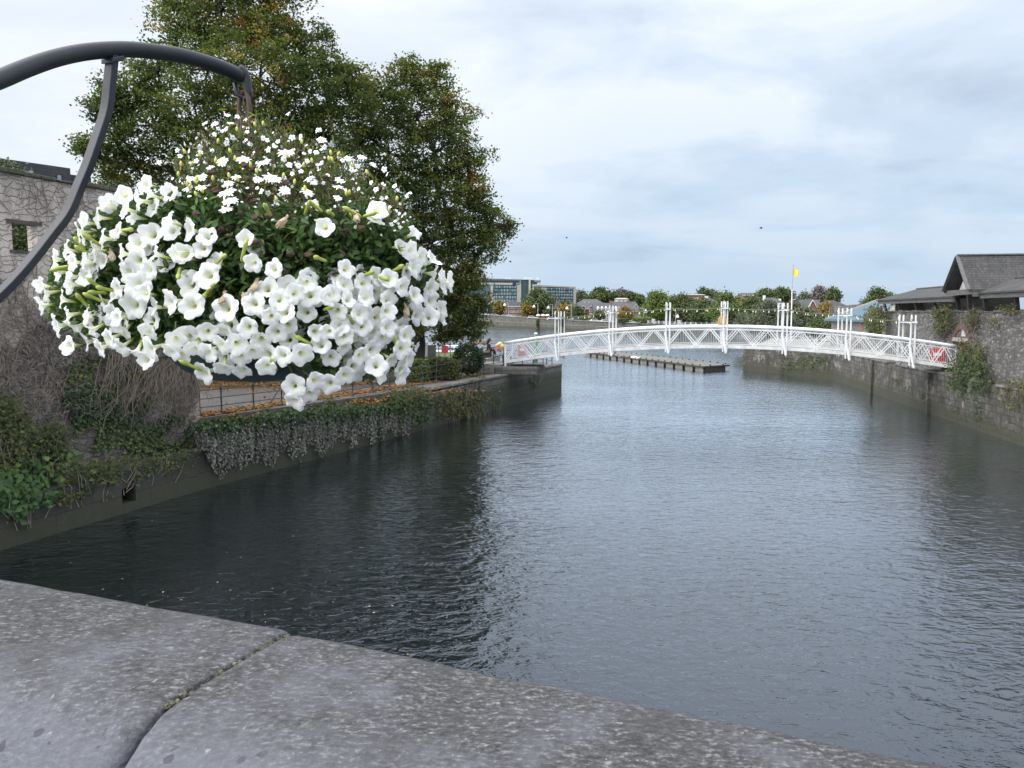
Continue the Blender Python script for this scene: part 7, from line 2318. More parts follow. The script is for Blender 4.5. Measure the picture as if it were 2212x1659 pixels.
# ------------------------------------------------------------------ flower basket bracket
M_bracket = plain('dark grey painted steel', (0.024, 0.028, 0.036), (0.016, 0.019, 0.025), 9, 0.42)
M_bracket.node_tree.nodes['Principled BSDF'].inputs['Specular IOR Level'].default_value = 0.28
DB = 2.5
def dep(px):
    return 1.86 + (DB - 1.86) * max(-.35, px / 525)
post_p = at_y(-190, 500, 1.52)
brk = thing('basket_bracket', 'curved dark grey steel bracket reaching out over the water', 'bracket', (post_p.x, post_p.y, ZP - .3))
TPX = [(-190, 262), (-120, 222), (-60, 194), (0, 171), (60, 146), (119, 126), (180, 113), (247, 107), (300, 108), (357, 114.5), (400, 122), (446, 134.5), (485, 148), (522, 165)]
tp = [at_y(x, y, dep(x)) for x, y in TPX]
def smooth_line(pts, n=5):
    out = []
    for i in range(len(pts) - 1):
        p0, p1, p2, p3 = pts[max(0, i - 1)], pts[i], pts[i + 1], pts[min(len(pts) - 1, i + 2)]
        for k in range(n):
            t = k / n
            out.append(0.5 * ((2 * p1) + (p2 - p0) * t + (2 * p0 - 5 * p1 + 4 * p2 - p3) * t * t + (3 * p1 - p0 - 3 * p2 + p3) * t ** 3))
    out.append(pts[-1])
    return out
mb = MB(); mb.tube(smooth_line(tp), 0.0212, 20); mb.build('arm', M_bracket, brk, True)
SPX = [(243, 118), (237, 178), (229.6, 238), (211, 297), (190, 357), (172, 400), (146, 460), (109, 510), (67, 564), (25, 612), (-20, 655), (-80, 705), (-190, 780)]
sp_ = smooth_line([at_y(x, y, dep(x) * (1 if x > 0 else 1)) for x, y in SPX], 5)
mb = MB()
wdir = (at_y(247, 130, dep(247)) - at_y(0, 171, dep(0))).normalized()      # plane of the bracket
pn = wdir.cross(Vector((0, 0, 1))).normalized()
vs, fs = [], []
for i, p in enumerate(sp_):
    t_ = (sp_[min(i + 1, len(sp_) - 1)] - sp_[max(0, i - 1)]).normalized()
    nrm_ = t_.cross(pn).normalized()
    for a, b in ((-1, -1), (1, -1), (1, 1), (-1, 1)):
        vs.append(p + pn * a * 0.0155 + nrm_ * b * 0.0095)
for i in range(len(sp_) - 1):
    for k in range(4):
        fs.append((i * 4 + k, i * 4 + (k + 1) % 4, (i + 1) * 4 + (k + 1) % 4, (i + 1) * 4 + k))
fs += [(3, 2, 1, 0), tuple((len(sp_) - 1) * 4 + k for k in range(4))]
mb.add(vs, fs)
mb.build('strut', M_bracket, brk, bevel=0.0025)
mb = MB(); mb.tube([Vector((post_p.x, post_p.y, ZP - 1.5)), Vector((post_p.x, post_p.y, ZP)), Vector((post_p.x, post_p.y, tp[0].z + .25))], 0.035, 16); mb.build('post', M_bracket, brk, True)
endp = tp[-1]
mb = MB()
lug = smooth_line([endp + Vector((-.004, 0, .012)), endp + Vector((.012, 0, 0.006)), endp + Vector((.017, 0, -.03)), endp + Vector((.02, 0, -.055)), endp + Vector((.013, 0, -.072))], 4)
mb.tube(lug, [.022, .024, .020, .016, .014, .013, .013, .013, .013, .013, .013, .013, .012, .012, .011, .011, .010][:len(lug)], 12)
mb.build('end_lug', M_bracket, brk, True)
mb = MB()
mb.tube([endp + Vector((-.022, 0, -.02)), endp + Vector((-.015, 0.0, -.055)), endp + Vector((.006, 0, -.068)), endp + Vector((.02, 0, -.05))], .008, 8)
mb.build('hook', M_bracket, brk, True)
q = at_y(243, 121, dep(243))
mb = MB(); mb.obox(q - Vector((0, 0, .01)), pn * .023, wdir * .02, (0, 0, .007)); mb.build('weld_plate', M_bracket, brk, bevel=.003)

# ------------------------------------------------------------------ hanging basket
bc = at_y(555, 700, DB)                                                # centre of the bowl rim
hb_ = thing('hanging_basket', 'large dark green hanging basket overflowing with white petunias and daisies', 'hanging basket', tuple(at_y(555, 829, DB)))
zbot = at_y(520, 829, DB - .12).z
rim_r, hh = 0.30, bc.z - zbot
mb = MB()
prof = [(0.02, -hh), (0.10, -hh + .004), (0.17, -hh * .93), (0.225, -hh * .78), (0.262, -hh * .58), (0.285, -hh * .33), (0.297, -hh * .08), (0.31, -0.005), (0.312, 0.012), (0.298, 0.014), (0.285, -.03), (0.2, -.05), (0.01, -.05)]
mb.lathe(bc, prof, 48)
mb.build('bowl', plain('dark green plastic', (0.008, 0.040, 0.038), (0.006, 0.030, 0.030), 5, 0.38), hb_, True)
mb = MB()
mb.ball(at_y(535, 560, DB + .04), (0.42, 0.36, 0.215), 24, 14, .12)  # dark core added to block light and background showing through the foliage
mb.build('dark_fill', plain('dark basket core', (0.022, 0.024, 0.012), (0.012, 0.012, 0.008), 18, 1.0), hb_)
M_rusty = plain('rust brown hanger', (0.10, 0.048, 0.035), (0.055, 0.028, 0.022), 30, 0.7)
hk = endp + Vector((.008, 0, -.055))
for dx, dy in ((-.022, 0.01), (.016, -.01), (0.0, .02)):
    mb = MB()
    m_ = at_y(531 + dx * 160, 285, DB) + Vector((0, dy, 0))
    th_ = math.atan2(dy, dx)
    rim = bc + Vector((math.cos(th_) * .29, math.sin(th_) * .29, 0))
    mb.tube(smooth_line([hk + Vector((dx * .3, dy * .3, .012)), hk + Vector((dx, dy, -.03)), hk + Vector((dx * .9, dy * .9, -.10)), m_, rim], 5), .0075, 9)
    mb.build('hanger', M_rusty, hb_, True)
mb = MB()
mb.tube([at_y(530, 262, DB), at_y(531, 285, DB), at_y(533, 300, DB)], [.015, .02, .028], 9)
mb.build('hanger_knot', M_rusty, hb_)

AXC, AXA, AXB = 527.0, 470.0, 0.58
def surf_y(px, py):
    dx = (px - AXC) / AXA
    top = max(0.0, (470 - py) / 230.0)
    k = max(0.0, 1 - dx * dx)
    return DB - AXB * math.sqrt(k) * (1 - 0.55 * min(1, top) ** 1.5)
def surf_n(px, py):
    dx = max(-.98, min(.98, (px - AXC) / AXA))
    dz = (620 - py) / 330.0
    return Vector((dx, -math.sqrt(1 - dx * dx), 0.15 + dz * .55)).normalized()
M_pet, ntp, bp = new_mat('white petunia petals')
bp.inputs['Roughness'].default_value = 0.65
at_ = node(ntp, 'ShaderNodeAttribute', attribute_name='tint')
pc_ = ramp(ntp, at_.outputs['Fac'], [(0.0, (0.50, 0.56, 0.12)), (0.16, (0.55, 0.60, 0.18)), (0.30, (0.80, 0.82, 0.60)), (0.46, (0.88, 0.89, 0.86)), (1.0, (0.90, 0.905, 0.90))])
ntp.links.new(pc_, bp.inputs['Base Color'])
trn = node(ntp, 'ShaderNodeBsdfTranslucent')
ntp.links.new(pc_, trn.inputs['Color'])
mxs = node(ntp, 'ShaderNodeMixShader')
mxs.inputs[0].default_value = 0.38
ntp.links.new(bp.outputs[0], mxs.inputs[1]); ntp.links.new(trn.outputs[0], mxs.inputs[2])
ntp.links.new(mxs.outputs[0], ntp.nodes['Material Output'].inputs['Surface'])
M_sepal = leafy('petunia green', [(0, (0.05, 0.10, 0.02)), (0.5, (0.10, 0.17, 0.03)), (1, (0.32, 0.36, 0.05))], 0.5, 0.25)
M_wilt = plain('wilted petals', (0.50, 0.42, 0.30), (0.30, 0.20, 0.13), 25, 0.85)
def petunia_mesh(seed, openness=1.0):
    """trumpet flower along +Z, mouth at z=0, radius 1 = half the flower's width"""
    rr = random.Random(seed)
    NT, NRD = 40, 12
    vs, fs, tt = [], [], []
    ph = [rr.uniform(-.25, .25) for _ in range(5)]
    lob = [rr.uniform(.93, 1.06) for _ in range(5)]
    bend = (rr.uniform(-.22, .22), rr.uniform(-.22, .22))
    for i in range(NRD + 1):
        t = i / NRD
        for k in range(NT):
            th = 2 * math.pi * k / NT
            li = int((th / (2 * math.pi) * 5 + .5)) % 5
            c5 = math.cos(5 * th)
            if t < 0.42:
                u = t / .42
                r = 0.085 + 0.10 * u ** 1.6
                z = -1.75 + 1.25 * u
                tint = 0.12 * u if u > .3 else .05
                tint = 0.02 + 0.30 * u
            else:
                u = (t - .42) / .58
                r = (0.185 + (0.83 * openness) * u ** 0.85) * (1 + (0.055 * c5 * u ** 2 - .02 * u * u)) * (1 + (lob[li] - 1) * u)
                notch = max(0, -math.cos(5 * th)) ** 5 * u ** 3
                r *= 1 - .07 * notch
                z = -0.46 + (0.50 + .65 * (1 - openness)) * u ** 0.42 - 0.17 * u ** 3 * openness
                z += (0.075 * math.cos(5 * th + ph[li]) + 0.06 * math.sin(9 * th + seed) + 0.035 * math.sin(16 * th + 2 * seed)) * u ** 2
                z += (bend[0] * math.cos(th) + bend[1] * math.sin(2 * th)) * u
                tint = 0.22 + 0.78 * min(1, u * 1.35)
            vs.append((r * math.cos(th), r * math.sin(th), z))
            tt.append(tint)
    for i in range(NRD):
        for k in range(NT):
            k2 = (k + 1) % NT
            fs.append((i * NT + k, i * NT + k2, (i + 1) * NT + k2, (i + 1) * NT + k))
    n_pet = len(fs)
    # calyx
    b0 = len(vs)
    for k in range(5):
        th = 2 * math.pi * k / 5 + .3
        c, s_ = math.cos(th), math.sin(th)
        for (r, z, w_) in ((.06, -1.82, .05), (.15, -1.55, .09), (.26, -1.15, .02)):
            vs.append((r * c - w_ * s_, r * s_ + w_ * c, z)); vs.append((r * c + w_ * s_, r * s_ - w_ * c, z)); tt += [.4, .4]
        o = b0 + k * 6
        fs += [(o, o + 1, o + 3, o + 2), (o + 2, o + 3, o + 5, o + 4)]
    o = len(vs)
    for i, (r, z) in enumerate(((.05, -2.2), (.075, -1.78), (.10, -1.62))):
        for k in range(6):
            vs.append((r * math.cos(k * math.pi / 3), r * math.sin(k * math.pi / 3), z)); tt.append(.3)
    for i in range(2):
        for k in range(6):
            fs.append((o + i * 6 + k, o + i * 6 + (k + 1) % 6, o + (i + 1) * 6 + (k + 1) % 6, o + (i + 1) * 6 + k))
    # stamens
    o = len(vs)
    for k in range(3):
        x, y = .05 * math.cos(k * 2.1), .05 * math.sin(k * 2.1)
        vs += [(x - .03, y, -.62), (x + .03, y, -.62), (x, y + .035, -.42)]; tt += [1, 1, 1]
        fs.append((o + k * 3, o + k * 3 + 1, o + k * 3 + 2))
    return np.array(vs), fs, n_pet, np.array(tt)
VAR = [petunia_mesh(s, op) for s, op in ((1, 1), (2, 1.02), (3, .98), (4, 1.0), (5, .9), (6, 1), (7, .82), (8, 1.03))]
VAR_ME = []
for vi, (v, f_, npet, tt) in enumerate(VAR):
    me = bpy.data.meshes.new('petunia_flower')
    me.from_pydata([tuple(x) for x in v], [], f_)
    me.materials.append(M_pet); me.materials.append(M_sepal)
    me.polygons.foreach_set('material_index', [0] * npet + [1] * (len(f_) - npet))
    me.polygons.foreach_set('use_smooth', [True] * len(f_))
    a = me.attributes.new('tint', 'FLOAT', 'POINT'); a.data.foreach_set('value', tt.astype(np.float32))
    me.update()
    VAR_ME.append(me)
# every flower counted on the photograph: x, y in the full picture, width
PET = [(490,768,220),(545,792,280),(588,765,280),(423,806,200),(387,857,260),(493,822,250),(534,855,240),(330,876,250),(311,914,180),(604,817,240),(406,939,250),(461,909,190),(669,762,230),(664,868,260),(602,925,370),(545,955,330),(678,909,300),(263,985,260),(217,1020,250),(371,985,250),(406,1028,260),(339,1028,250),(482,998,250),(615,1001,240),(545,1023,340),(588,1063,230),(507,1074,350),(287,1031,170),(227,1072,230),(276,1090,300),(336,1085,290),(697,998,300),
(165,1124,230),(181,1154,220),(165,1203,240),(246,1179,260),(276,1122,220),(463,1133,220),(450,1165,220),(545,1124,380),(572,1154,310),(528,1203,390),(610,1208,240),(672,1190,340),(268,1241,230),(344,1241,260),(225,1284,330),(301,1295,380),(366,1298,260),(442,1233,220),(461,1252,240),(599,1260,300),(585,1306,270),(431,1333,290),(485,1309,210),(274,1360,250),(396,1371,280),(480,1366,260),(596,1374,340),(539,1387,250),(577,1417,300),(675,1385,280),(691,1336,260),
(746,906,320),(817,933,240),(727,1003,330),(798,976,240),(855,1030,290),(822,1085,380),(752,1120,370),(968,944,300),(998,1036,270),(1080,1058,270),(890,1215,360),(757,1205,370),(1053,1136,330),(1134,1123,290),(1204,1112,220),(1161,1155,280),(1221,1161,330),(1101,1180,290),(1001,1196,310),(1280,895,280),(1291,1172,240),
(901,1279,370),(1066,1246,240),(1123,1230,230),(1207,1230,270),(979,1290,290),(817,1306,240),(741,1330,360),(714,1395,240),(1090,1308,230),(1028,1336,320),(874,1355,310),(933,1352,300),(819,1387,300),(1139,1338,290),(1134,1279,220),(993,1384,270),(949,1403,220),(1055,1395,300),(1242,1306,260),(1115,1401,230),(1188,1395,320),(1264,1360,220),(806,1471,340),(882,1447,280),(958,1458,300),(1050,1444,180),(1158,1520,310),(1161,1580,290),(1221,1550,240),(765,1374,210),(1240,1501,260),
(1486,830,230),(1478,860,200),(1627,919,230),(1616,984,240),(1660,1009,220),(1706,1022,230),(1630,1052,220),(1605,1068,220),(1361,1060,280),(1358,1120,260),(1304,1158,260),(1480,1087,240),(1432,1115,240),(1478,1152,250),(1532,1098,160),(1586,1128,230),(1635,1161,250),(1708,1079,240),(1695,1136,240),(1744,1123,240),(1771,1106,240),(1521,1150,220),(1440,1172,240),(1369,1180,230),(1529,1185,220),(1697,1185,220),
(1329,1224,220),(1377,1224,200),(1418,1235,210),(1429,1208,250),(1483,1249,240),(1524,1224,230),(1643,1243,230),(1689,1249,250),(1735,1254,230),(1738,1222,200),(1293,1306,260),(1339,1284,190),(1394,1268,230),(1353,1322,260),(1424,1284,200),(1418,1330,190),(1467,1308,240),(1527,1289,250),(1581,1281,240),(1510,1330,230),(1570,1314,210),(1600,1322,190),(1353,1363,210),(1304,1409,270),(1418,1401,260),(1464,1379,240),(1584,1374,240),(1480,1439,300),(1540,1417,250),(1608,1414,240),(1394,1441,250),(1358,1479,260),(1410,1474,200),(1505,1474,190),(1581,1455,240),(1584,1480,220),(1640,1365,110),(1301,1512,200)]
FRONT = {(602,925),(545,1023),(545,1124),(528,1203),(727,1003),(822,1085),(752,1120),(901,1279),(1280,895),(1001,1196),(1139,1338),(1207,1230),(1158,1520),(1480,1439),(1689,1249),(406,1028),(968,944),(757,1205),(890,1215)}
R.seed(5)
for k in range(75):                                                    # blooms half hidden between the others
    a_, b_ = R.choice([p for p in PET if 960 < p[1] < 1400 or p[0] < 650]), R.choice(PET)
    PET.append((a_[0] + R.gauss(0, 26) + (840 - a_[0]) * .06, min(1420, a_[1] + R.gauss(0, 26)), -R.uniform(200, 270)))
order = sorted(PET, key=lambda p: -p[2])
parts_n = 0
rest = []
ST = []                                                                 # stalk lines
for (sx, sy, zs) in order:
    px, py = sx * .5486, sy * .5486
    hid = zs < 0
    zs = abs(zs)
    dpx = min(61, max(45 if zs > 130 else 24, zs * .1488 * 1.12))
    Y = surf_y(px, py) + (R.uniform(.02, .07) if hid else R.uniform(-.04, .025))
    c = at_y(px, py, Y)
    rad = dpx / FPX * Y / 2
    n_ = surf_n(px, py)
    if (sx, sy) in FRONT:
        n_ = (Vector((n_.x * .25, -1, .1)) + Vector((R.gauss(0, .12), 0, R.gauss(0, .12)))).normalized()
    else:
        dxx = (px - AXC) / AXA
        n_ = (n_ + Vector((R.gauss(0, .30) + .25 * dxx, R.gauss(0, .22), R.gauss(-.10 if py < 700 else -.32, .26)))).normalized()
        if n_.y > -.12: n_ = Vector((n_.x, -.12 - R.random() * .2, n_.z)).normalized()
    rot = n_.to_track_quat('Z', 'Y').to_matrix().to_4x4()
    M4 = Matrix.Translation(c + n_ * rad * .2) @ rot @ Matrix.Rotation(R.uniform(0, 6.28), 4, 'Z') @ Matrix.Diagonal((rad, rad, rad, 1))
    vi = R.randrange(8)
    ST.append((c - n_ * rad * 1.9, n_))
    if parts_n < 100:
        o = bpy.data.objects.new('petunia', VAR_ME[vi])
        C.objects.link(o)
        o.parent = hb_
        o.matrix_local = Matrix.Translation(-wloc(hb_)) @ M4
        parts_n += 1
    else:
        rest.append((M4, vi))
vs, fs, mi, tt = [], [], [], []
for M4, vi in rest:
    v, f_, npet, t_ = VAR[vi]
    o = sum(len(x) for x in vs)
    m3 = np.array(M4)
    vs.append(v @ m3[:3, :3].T + m3[:3, 3])
    fs += [tuple(i + o for i in q) for q in f_]
    mi += [0] * npet + [1] * (len(f_) - npet)
    tt.append(t_)
va = np.concatenate(vs) - np.array(wloc(hb_))
me = bpy.data.meshes.new('petunias_behind')
me.from_pydata([tuple(x) for x in va], [], fs)
me.materials.append(M_pet); me.materials.append(M_sepal)
me.polygons.foreach_set('material_index', mi); me.polygons.foreach_set('use_smooth', [True] * len(fs))
a = me.attributes.new('tint', 'FLOAT', 'POINT'); a.data.foreach_set('value', np.concatenate(tt).astype(np.float32))
me.update()
tag(link('petunia_flowers', me, hb_), None, None, None, 'stuff')

# foliage of the basket
M_pleaf = leafy('petunia leaves', [(0, (0.028, 0.058, 0.02)), (0.45, (0.06, 0.115, 0.03)), (0.8, (0.12, 0.18, 0.042)), (1, (0.24, 0.26, 0.055))], 0.5, 0.3)
M_drystem = plain('dry brown flower stems', (0.13, 0.09, 0.055), (0.06, 0.042, 0.028), 30, 0.9)
M_gstem = plain('green flower stems', (0.075, 0.11, 0.03), (0.045, 0.07, 0.02), 30, 0.7)
skirt = [(95, 640), (115, 560), (170, 490), (250, 430), (330, 420), (390, 400), (470, 420), (560, 470), (680, 480), (800, 470), (880, 500), (930, 570), (955, 640), (950, 690), (895, 700), (885, 780), (850, 800), (740, 830), (690, 800), (560, 775), (430, 765), (300, 750), (190, 730), (110, 700)]
P, T = [], []
while len(P) < 15000:
    x, y = R.uniform(80, 970), R.uniform(395, 835)
    q = px_poly_points([(x, y - .5), (x + .5, y + .5), (x - .5, y + .5)], 1, lambda a, b: (a, b))[0]
    ins = False
    j = len(skirt) - 1
    for i in range(len(skirt)):
        if (skirt[i][1] > y) != (skirt[j][1] > y) and x < (skirt[j][0] - skirt[i][0]) * (y - skirt[i][1]) / (skirt[j][1] - skirt[i][1]) + skirt[i][0]:
            ins = not ins
        j = i
    if ins:
        Y = surf_y(x, y) + 0.03 + R.random() ** 1.4 * .30
        P.append(tuple(at_y(x, y, Y)))
        T.append(min(1, max(0, R.gauss(.38, .2))))
leaf_mesh('petunia_leaves', P, NR.uniform(.016, .036, len(P)), T, M_pleaf, hb_, (0, -.5, .4), 1.0, LEAF_H, .48)
# green shoots and buds between the flowers
mb = MB()
M_bud = plain('yellow green petunia buds', (0.42, 0.45, 0.09), (0.24, 0.33, 0.05), 40, 0.5)
BUD = [(314,958,-1),(325,985,-1),(370,950,-1),(250,1052,-1),(240,1060,-1),(380,1122,-1),(415,1138,-1),(386,1152,-1),(376,1175,-1),(330,1190,-1),(500,905,1),(610,1075,0),(960,990,1),(1262,1020,0),(1303,840,0),(1387,835,0),(1455,845,1),(1560,1060,1),(1505,1095,1),(1445,1080,1),(1195,1340,-1),(752,1440,-1),(1079,1437,0),(820,1145,1),(795,1178,1),(1290,1215,1),(870,1020,1),(705,1075,0),(1500,1235,1),(1390,1270,0),(1560,1365,0),(1245,815,0),(1055,830,0),(1210,820,0)]
for (sx, sy, dr) in BUD:
    px, py = sx * .5486, sy * .5486
    c = at_y(px, py, surf_y(px, py) - .01)
    n_ = Vector((dr * .8 + R.gauss(0, .2), -.5, R.gauss(.35, .35))).normalized()
    m2 = MB()
    L = R.uniform(.020, .033)
    m2.lathe(c, [(.002, -L * .9), (.004, -L * .7), (.0045, -L * .2), (.0045, L * .2), (.0065, L * .5), (.006, L * .75), (.002, L)], 8, n_)
    m2.build('bud', M_bud, hb_, True)
    m2 = MB()
WIL = [(1007,1120,1),(880,1170,0),(965,1175,0),(438,998,0),(1115,870,0),(1400,850,1),(1600,1220,0)]
for (sx, sy, dr) in WIL:
    px, py = sx * .5486, sy * .5486
    c = at_y(px, py, surf_y(px, py) - .005)
    m2 = MB()
    n_ = Vector((R.uniform(-.6, .6), -.5, -.7)).normalized()
    m2.lathe(c, [(.0015, -.02), (.004, -.012), (.006, 0), (.009, .012), (.007, .02), (.002, .024)], 7, n_)
    for i in range(len(m2.v)):
        m2.v[i] = tuple(Vector(m2.v[i]) + Vector((R.gauss(0, .002), R.gauss(0, .002), R.gauss(0, .002))))
    m2.build('wilted_flower', M_wilt, hb_)
# stalks of the petunias
mb = MB()
for p, n_ in ST:
    q = p - n_ * .05 + Vector((R.gauss(0, .01), .06, -.015))
    mb.tube([p, p - n_ * .03, q], [.0026, .0026, .002], 5, False)
for (a, b) in (((1100, 1420), (1165, 1500)), ((1130, 1430), (1165, 1570)), ((1160, 1440), (1215, 1540)), ((1200, 1440), (1240, 1495)), ((690, 1330), (740, 1300))):
    p, q = at_y(a[0] * .5486, a[1] * .5486, 2.1), at_y(b[0] * .5486, b[1] * .5486, surf_y(b[0] * .5486, b[1] * .5486) + .05)
    mb.tube([p, (p + q) / 2 + Vector((.01, 0, .01)), q], .003, 5, False)
mb.build('stalk', M_gstem, hb_)

# the wispy crown: stems, narrow leaves, daisies, tiny flowers, dead heads, buds
dome = [(365, 410), (385, 330), (430, 285), (500, 255), (560, 258), (640, 290), (720, 320), (790, 370), (850, 410), (890, 470), (895, 530), (800, 560), (640, 585), (520, 560), (430, 490)]
R.seed(15)
root0 = at_y(560, 600, DB + .02)
mbg, mbd = MB(), MB()
heads = px_poly_points(dome, 640, lambda x, y: (x, y))
tips = []
for i, (x, y) in enumerate(heads):
    q = at_y(x, y, DB + R.uniform(-.34, .25) * (1 if y > 330 else .6))
    r_ = root0 + Vector(((q.x - root0.x) * .75, (q.y - root0.y) * .8, R.uniform(-.02, .10)))
    if r_.z > q.z - .03: r_.z = q.z - .08
    m_ = (q + r_) / 2 + Vector((R.gauss(0, .012), R.gauss(0, .012), .01))
    (mbd if i % 3 == 0 else mbg).tube([r_, m_, q], [.0016, .0014, .001], 4, False)
    tips.append(q)
for k in range(60):                                                     # long stray sprigs at the outline
    th = R.uniform(0, 1)
    i = int(th * 9)
    x = dome[i][0] + (dome[i + 1][0] - dome[i][0]) * (th * 9 - i) + R.gauss(0, 6)
    y = dome[i][1] + (dome[i + 1][1] - dome[i][1]) * (th * 9 - i) - R.uniform(-15, 22)
    q = at_y(x, y, DB + R.uniform(-.15, .1))
    r_ = q.lerp(root0, .5)
    mbg.tube([r_, (q + r_) / 2 + Vector((R.gauss(0, .01), 0, .008)), q], [.0018, .0014, .0009], 4, False)
    tips.append(q)
for pts in (((608, 250), (600, 285), (606, 330), (602, 380)), ((640, 300), (612, 262), (604, 300), (600, 340))):
    mbg.tube([at_y(x, y, DB - .1) for x, y in pts], .0016, 4, False)
mbg.build('green_stems', M_gstem, hb_)
mbd.build('dry_stems', M_drystem, hb_)
P, T, AX = [], [], []
for q in tips:
    for k in range(26):
        t = R.random()
        p = q.lerp(root0, t * .55) + Vector((R.gauss(0, .018), R.gauss(0, .02), R.gauss(0, .014)))
        P.append(tuple(p)); T.append(min(1, max(0, R.gauss(.58, .22)))); AX.append((R.gauss(0, .4), R.gauss(0, .4), 1))
leaf_mesh('narrow_leaves', P, NR.uniform(.014, .034, len(P)), T, M_pleaf, hb_, (0, -.3, .2), 1.0, LEAF_H, .26, np.array(AX), .7)
mid = px_poly_points([(380, 470), (520, 440), (760, 440), (890, 480), (900, 560), (820, 600), (650, 620), (520, 590), (420, 540)], 3600, lambda x, y: at_y(x, y, surf_y(x, y) + .06 + R.random() * .22))
leaf_mesh('broad_leaves', [tuple(p) for p in mid], NR.uniform(.016, .04, len(mid)), np.clip(NR.normal(.33, .2, len(mid)), 0, 1), M_pleaf, hb_, (0, -.4, .4), 1.0, LEAF_H, .4)
M_brown = leafy('brown withered leaves', [(0, (0.045, 0.028, 0.016)), (0.6, (0.12, 0.075, 0.042)), (1, (0.22, 0.15, 0.08))], 0.9, 0.1)
wth = px_poly_points(dome + [(640, 610)], 2600, lambda x, y: at_y(x, y, surf_y(x, y) + .04 + R.random() * .25))
leaf_mesh('withered_leaves', [tuple(p) for p in wth], NR.uniform(.008, .024, len(wth)), NR.random(len(wth)), M_brown, hb_, None, 1.0, LEAF_H, .3)
def daisy_mesh(seed, npet, wid):
    rr = random.Random(seed)
    vs, fs, mi = [], [], []
    for k in range(npet):
        th = 2 * math.pi * k / npet + rr.uniform(-.12, .12)
        c, s_ = math.cos(th), math.sin(th)
        L = rr.uniform(.8, 1.05); dr = rr.uniform(-.30, .12)
        o = len(vs)
        for (r, w_, z) in ((.12, .05, 0), (.45, wid, .05), (.8, wid * .95, .02 + dr * .5), (1.0, wid * .35, dr)):
            r *= L
            vs.append((r * c - w_ * s_, r * s_ + w_ * c, z)); vs.append((r * c + w_ * s_, r * s_ - w_ * c, z))
        fs += [(o, o + 1, o + 3, o + 2), (o + 2, o + 3, o + 5, o + 4), (o + 4, o + 5, o + 7, o + 6)]; mi += [0] * 3
    o = len(vs)
    for k in range(7):
        vs.append((.15 * math.cos(k * .9), .15 * math.sin(k * .9), .04))
    vs.append((0, 0, .12))
    for k in range(7):
        fs.append((o + k, o + (k + 1) % 7, o + 7)); mi.append(1)
    return vs, fs, mi
M_dpet = plain('white daisy petals', (0.80, 0.80, 0.80), (0.70, 0.70, 0.70), 60, 0.6)
M_dctr = plain('straw coloured daisy centre', (0.55, 0.42, 0.20), (0.42, 0.30, 0.14), 80, 0.9)
DM = []
for sd_i, (npet, wd) in enumerate(((14, .15), (13, .16), (16, .13), (12, .17))):
    v, f_, m_ = daisy_mesh(sd_i, npet, wd)
    me = bpy.data.meshes.new('daisy'); me.from_pydata(v, [], f_); me.materials.append(M_dpet); me.materials.append(M_dctr); me.polygons.foreach_set('material_index', m_); me.update(); DM.append(me)
LM = []
for sd_i in range(4):                                                  # little five petalled flowers
    v, f_, m_ = daisy_mesh(40 + sd_i, 5, .34)
    me = bpy.data.meshes.new('small_flower'); me.from_pydata(v, [], f_); me.materials.append(M_dpet); me.materials.append(M_sepal); me.polygons.foreach_set('material_index', m_); me.update(); LM.append(me)
def place(name, me, px, py, Y, rad, n_):
    o = bpy.data.objects.new(name, me)
    C.objects.link(o); o.parent = hb_
    c = at_y(px, py, Y)
    o.matrix_local = Matrix.Translation(c - wloc(hb_)) @ n_.to_track_quat('Z', 'Y').to_matrix().to_4x4() @ Matrix.Rotation(R.uniform(0, 6.28), 4, 'Z') @ Matrix.Diagonal((rad, rad, rad, 1))
    return c
A7 = [(650,330,90),(770,340,100),(930,230,80),(970,330,90),(1660,700,200),(1380,820,190),(1120,780,180),(870,810,150),(600,1010,160),(490,1020,140),(1040,1000,130),(1480,1010,200),(1540,1030,150),(1310,1030,120),(440,1140,140),(600,1130,140),(950,1080,140),(930,1190,220),(960,1300,200),(910,1400,180),(1650,1170,150),(1930,1190,170),(1950,1020,150),(2110,540,130),(1980,1320,150),(720,880,110)]
A8 = [(610,370,120),(1000,640,120),(1200,620,150),(1370,730,110),(880,960,150),(480,960,170),(420,1130,160),(470,1290,180),(850,1210,140),(850,1050,150)]
S7 = [(1060,250,70),(1000,515,80),(920,580,80),(2070,420,90),(1440,1200,80),(1350,1180,90),(1840,500,90),(1740,510,90),(1440,660,90),(400,590,70),(310,670,70),(455,675,70),(345,740,70),(590,630,80),(600,690,70),(545,800,80),(85,820,70),(920,400,80),(870,430,60),(820,400,60),(770,470,70),(1165,540,50),(1180,440,60),(1380,520,70),(1430,545,70),(1560,560,70),(1520,620,60),(1700,840,90),(1820,860,80),(1640,780,80),(1230,600,40),(660,330,60),(1690,210,80),(1930,800,70),(2100,830,80),(1740,960,70),(2040,690,80),(2130,640,70),(1960,680,70),(250,1020,40),(330,1215,70),(460,1240,60),(1640,1010,70),(1850,930,70)]
S8 = [(560,230,110),(600,720,90),(1670,1040,90),(1720,1100,70),(1850,1180,100),(1520,800,100),(1560,870,80),(1050,800,90),(1400,1090,90),(1490,1220,80),(540,560,80),(1600,1340,60),(1740,1440,60),(1700,1400,60),(1780,1480,50),(1720,1520,50),(1680,1550,60),(700,880,80),(270,740,90),(400,680,90),(140,740,110),(60,650,90),(920,670,80),(660,470,80),(750,440,90),(1120,750,80),(1150,1080,70),(1330,990,80),(960,1100,60),(640,1000,60),(1630,1600,70),(1750,1640,70),(1900,1140,70)]
R.seed(9)
def crown_y(px, py):
    return surf_y(px, py) + .02
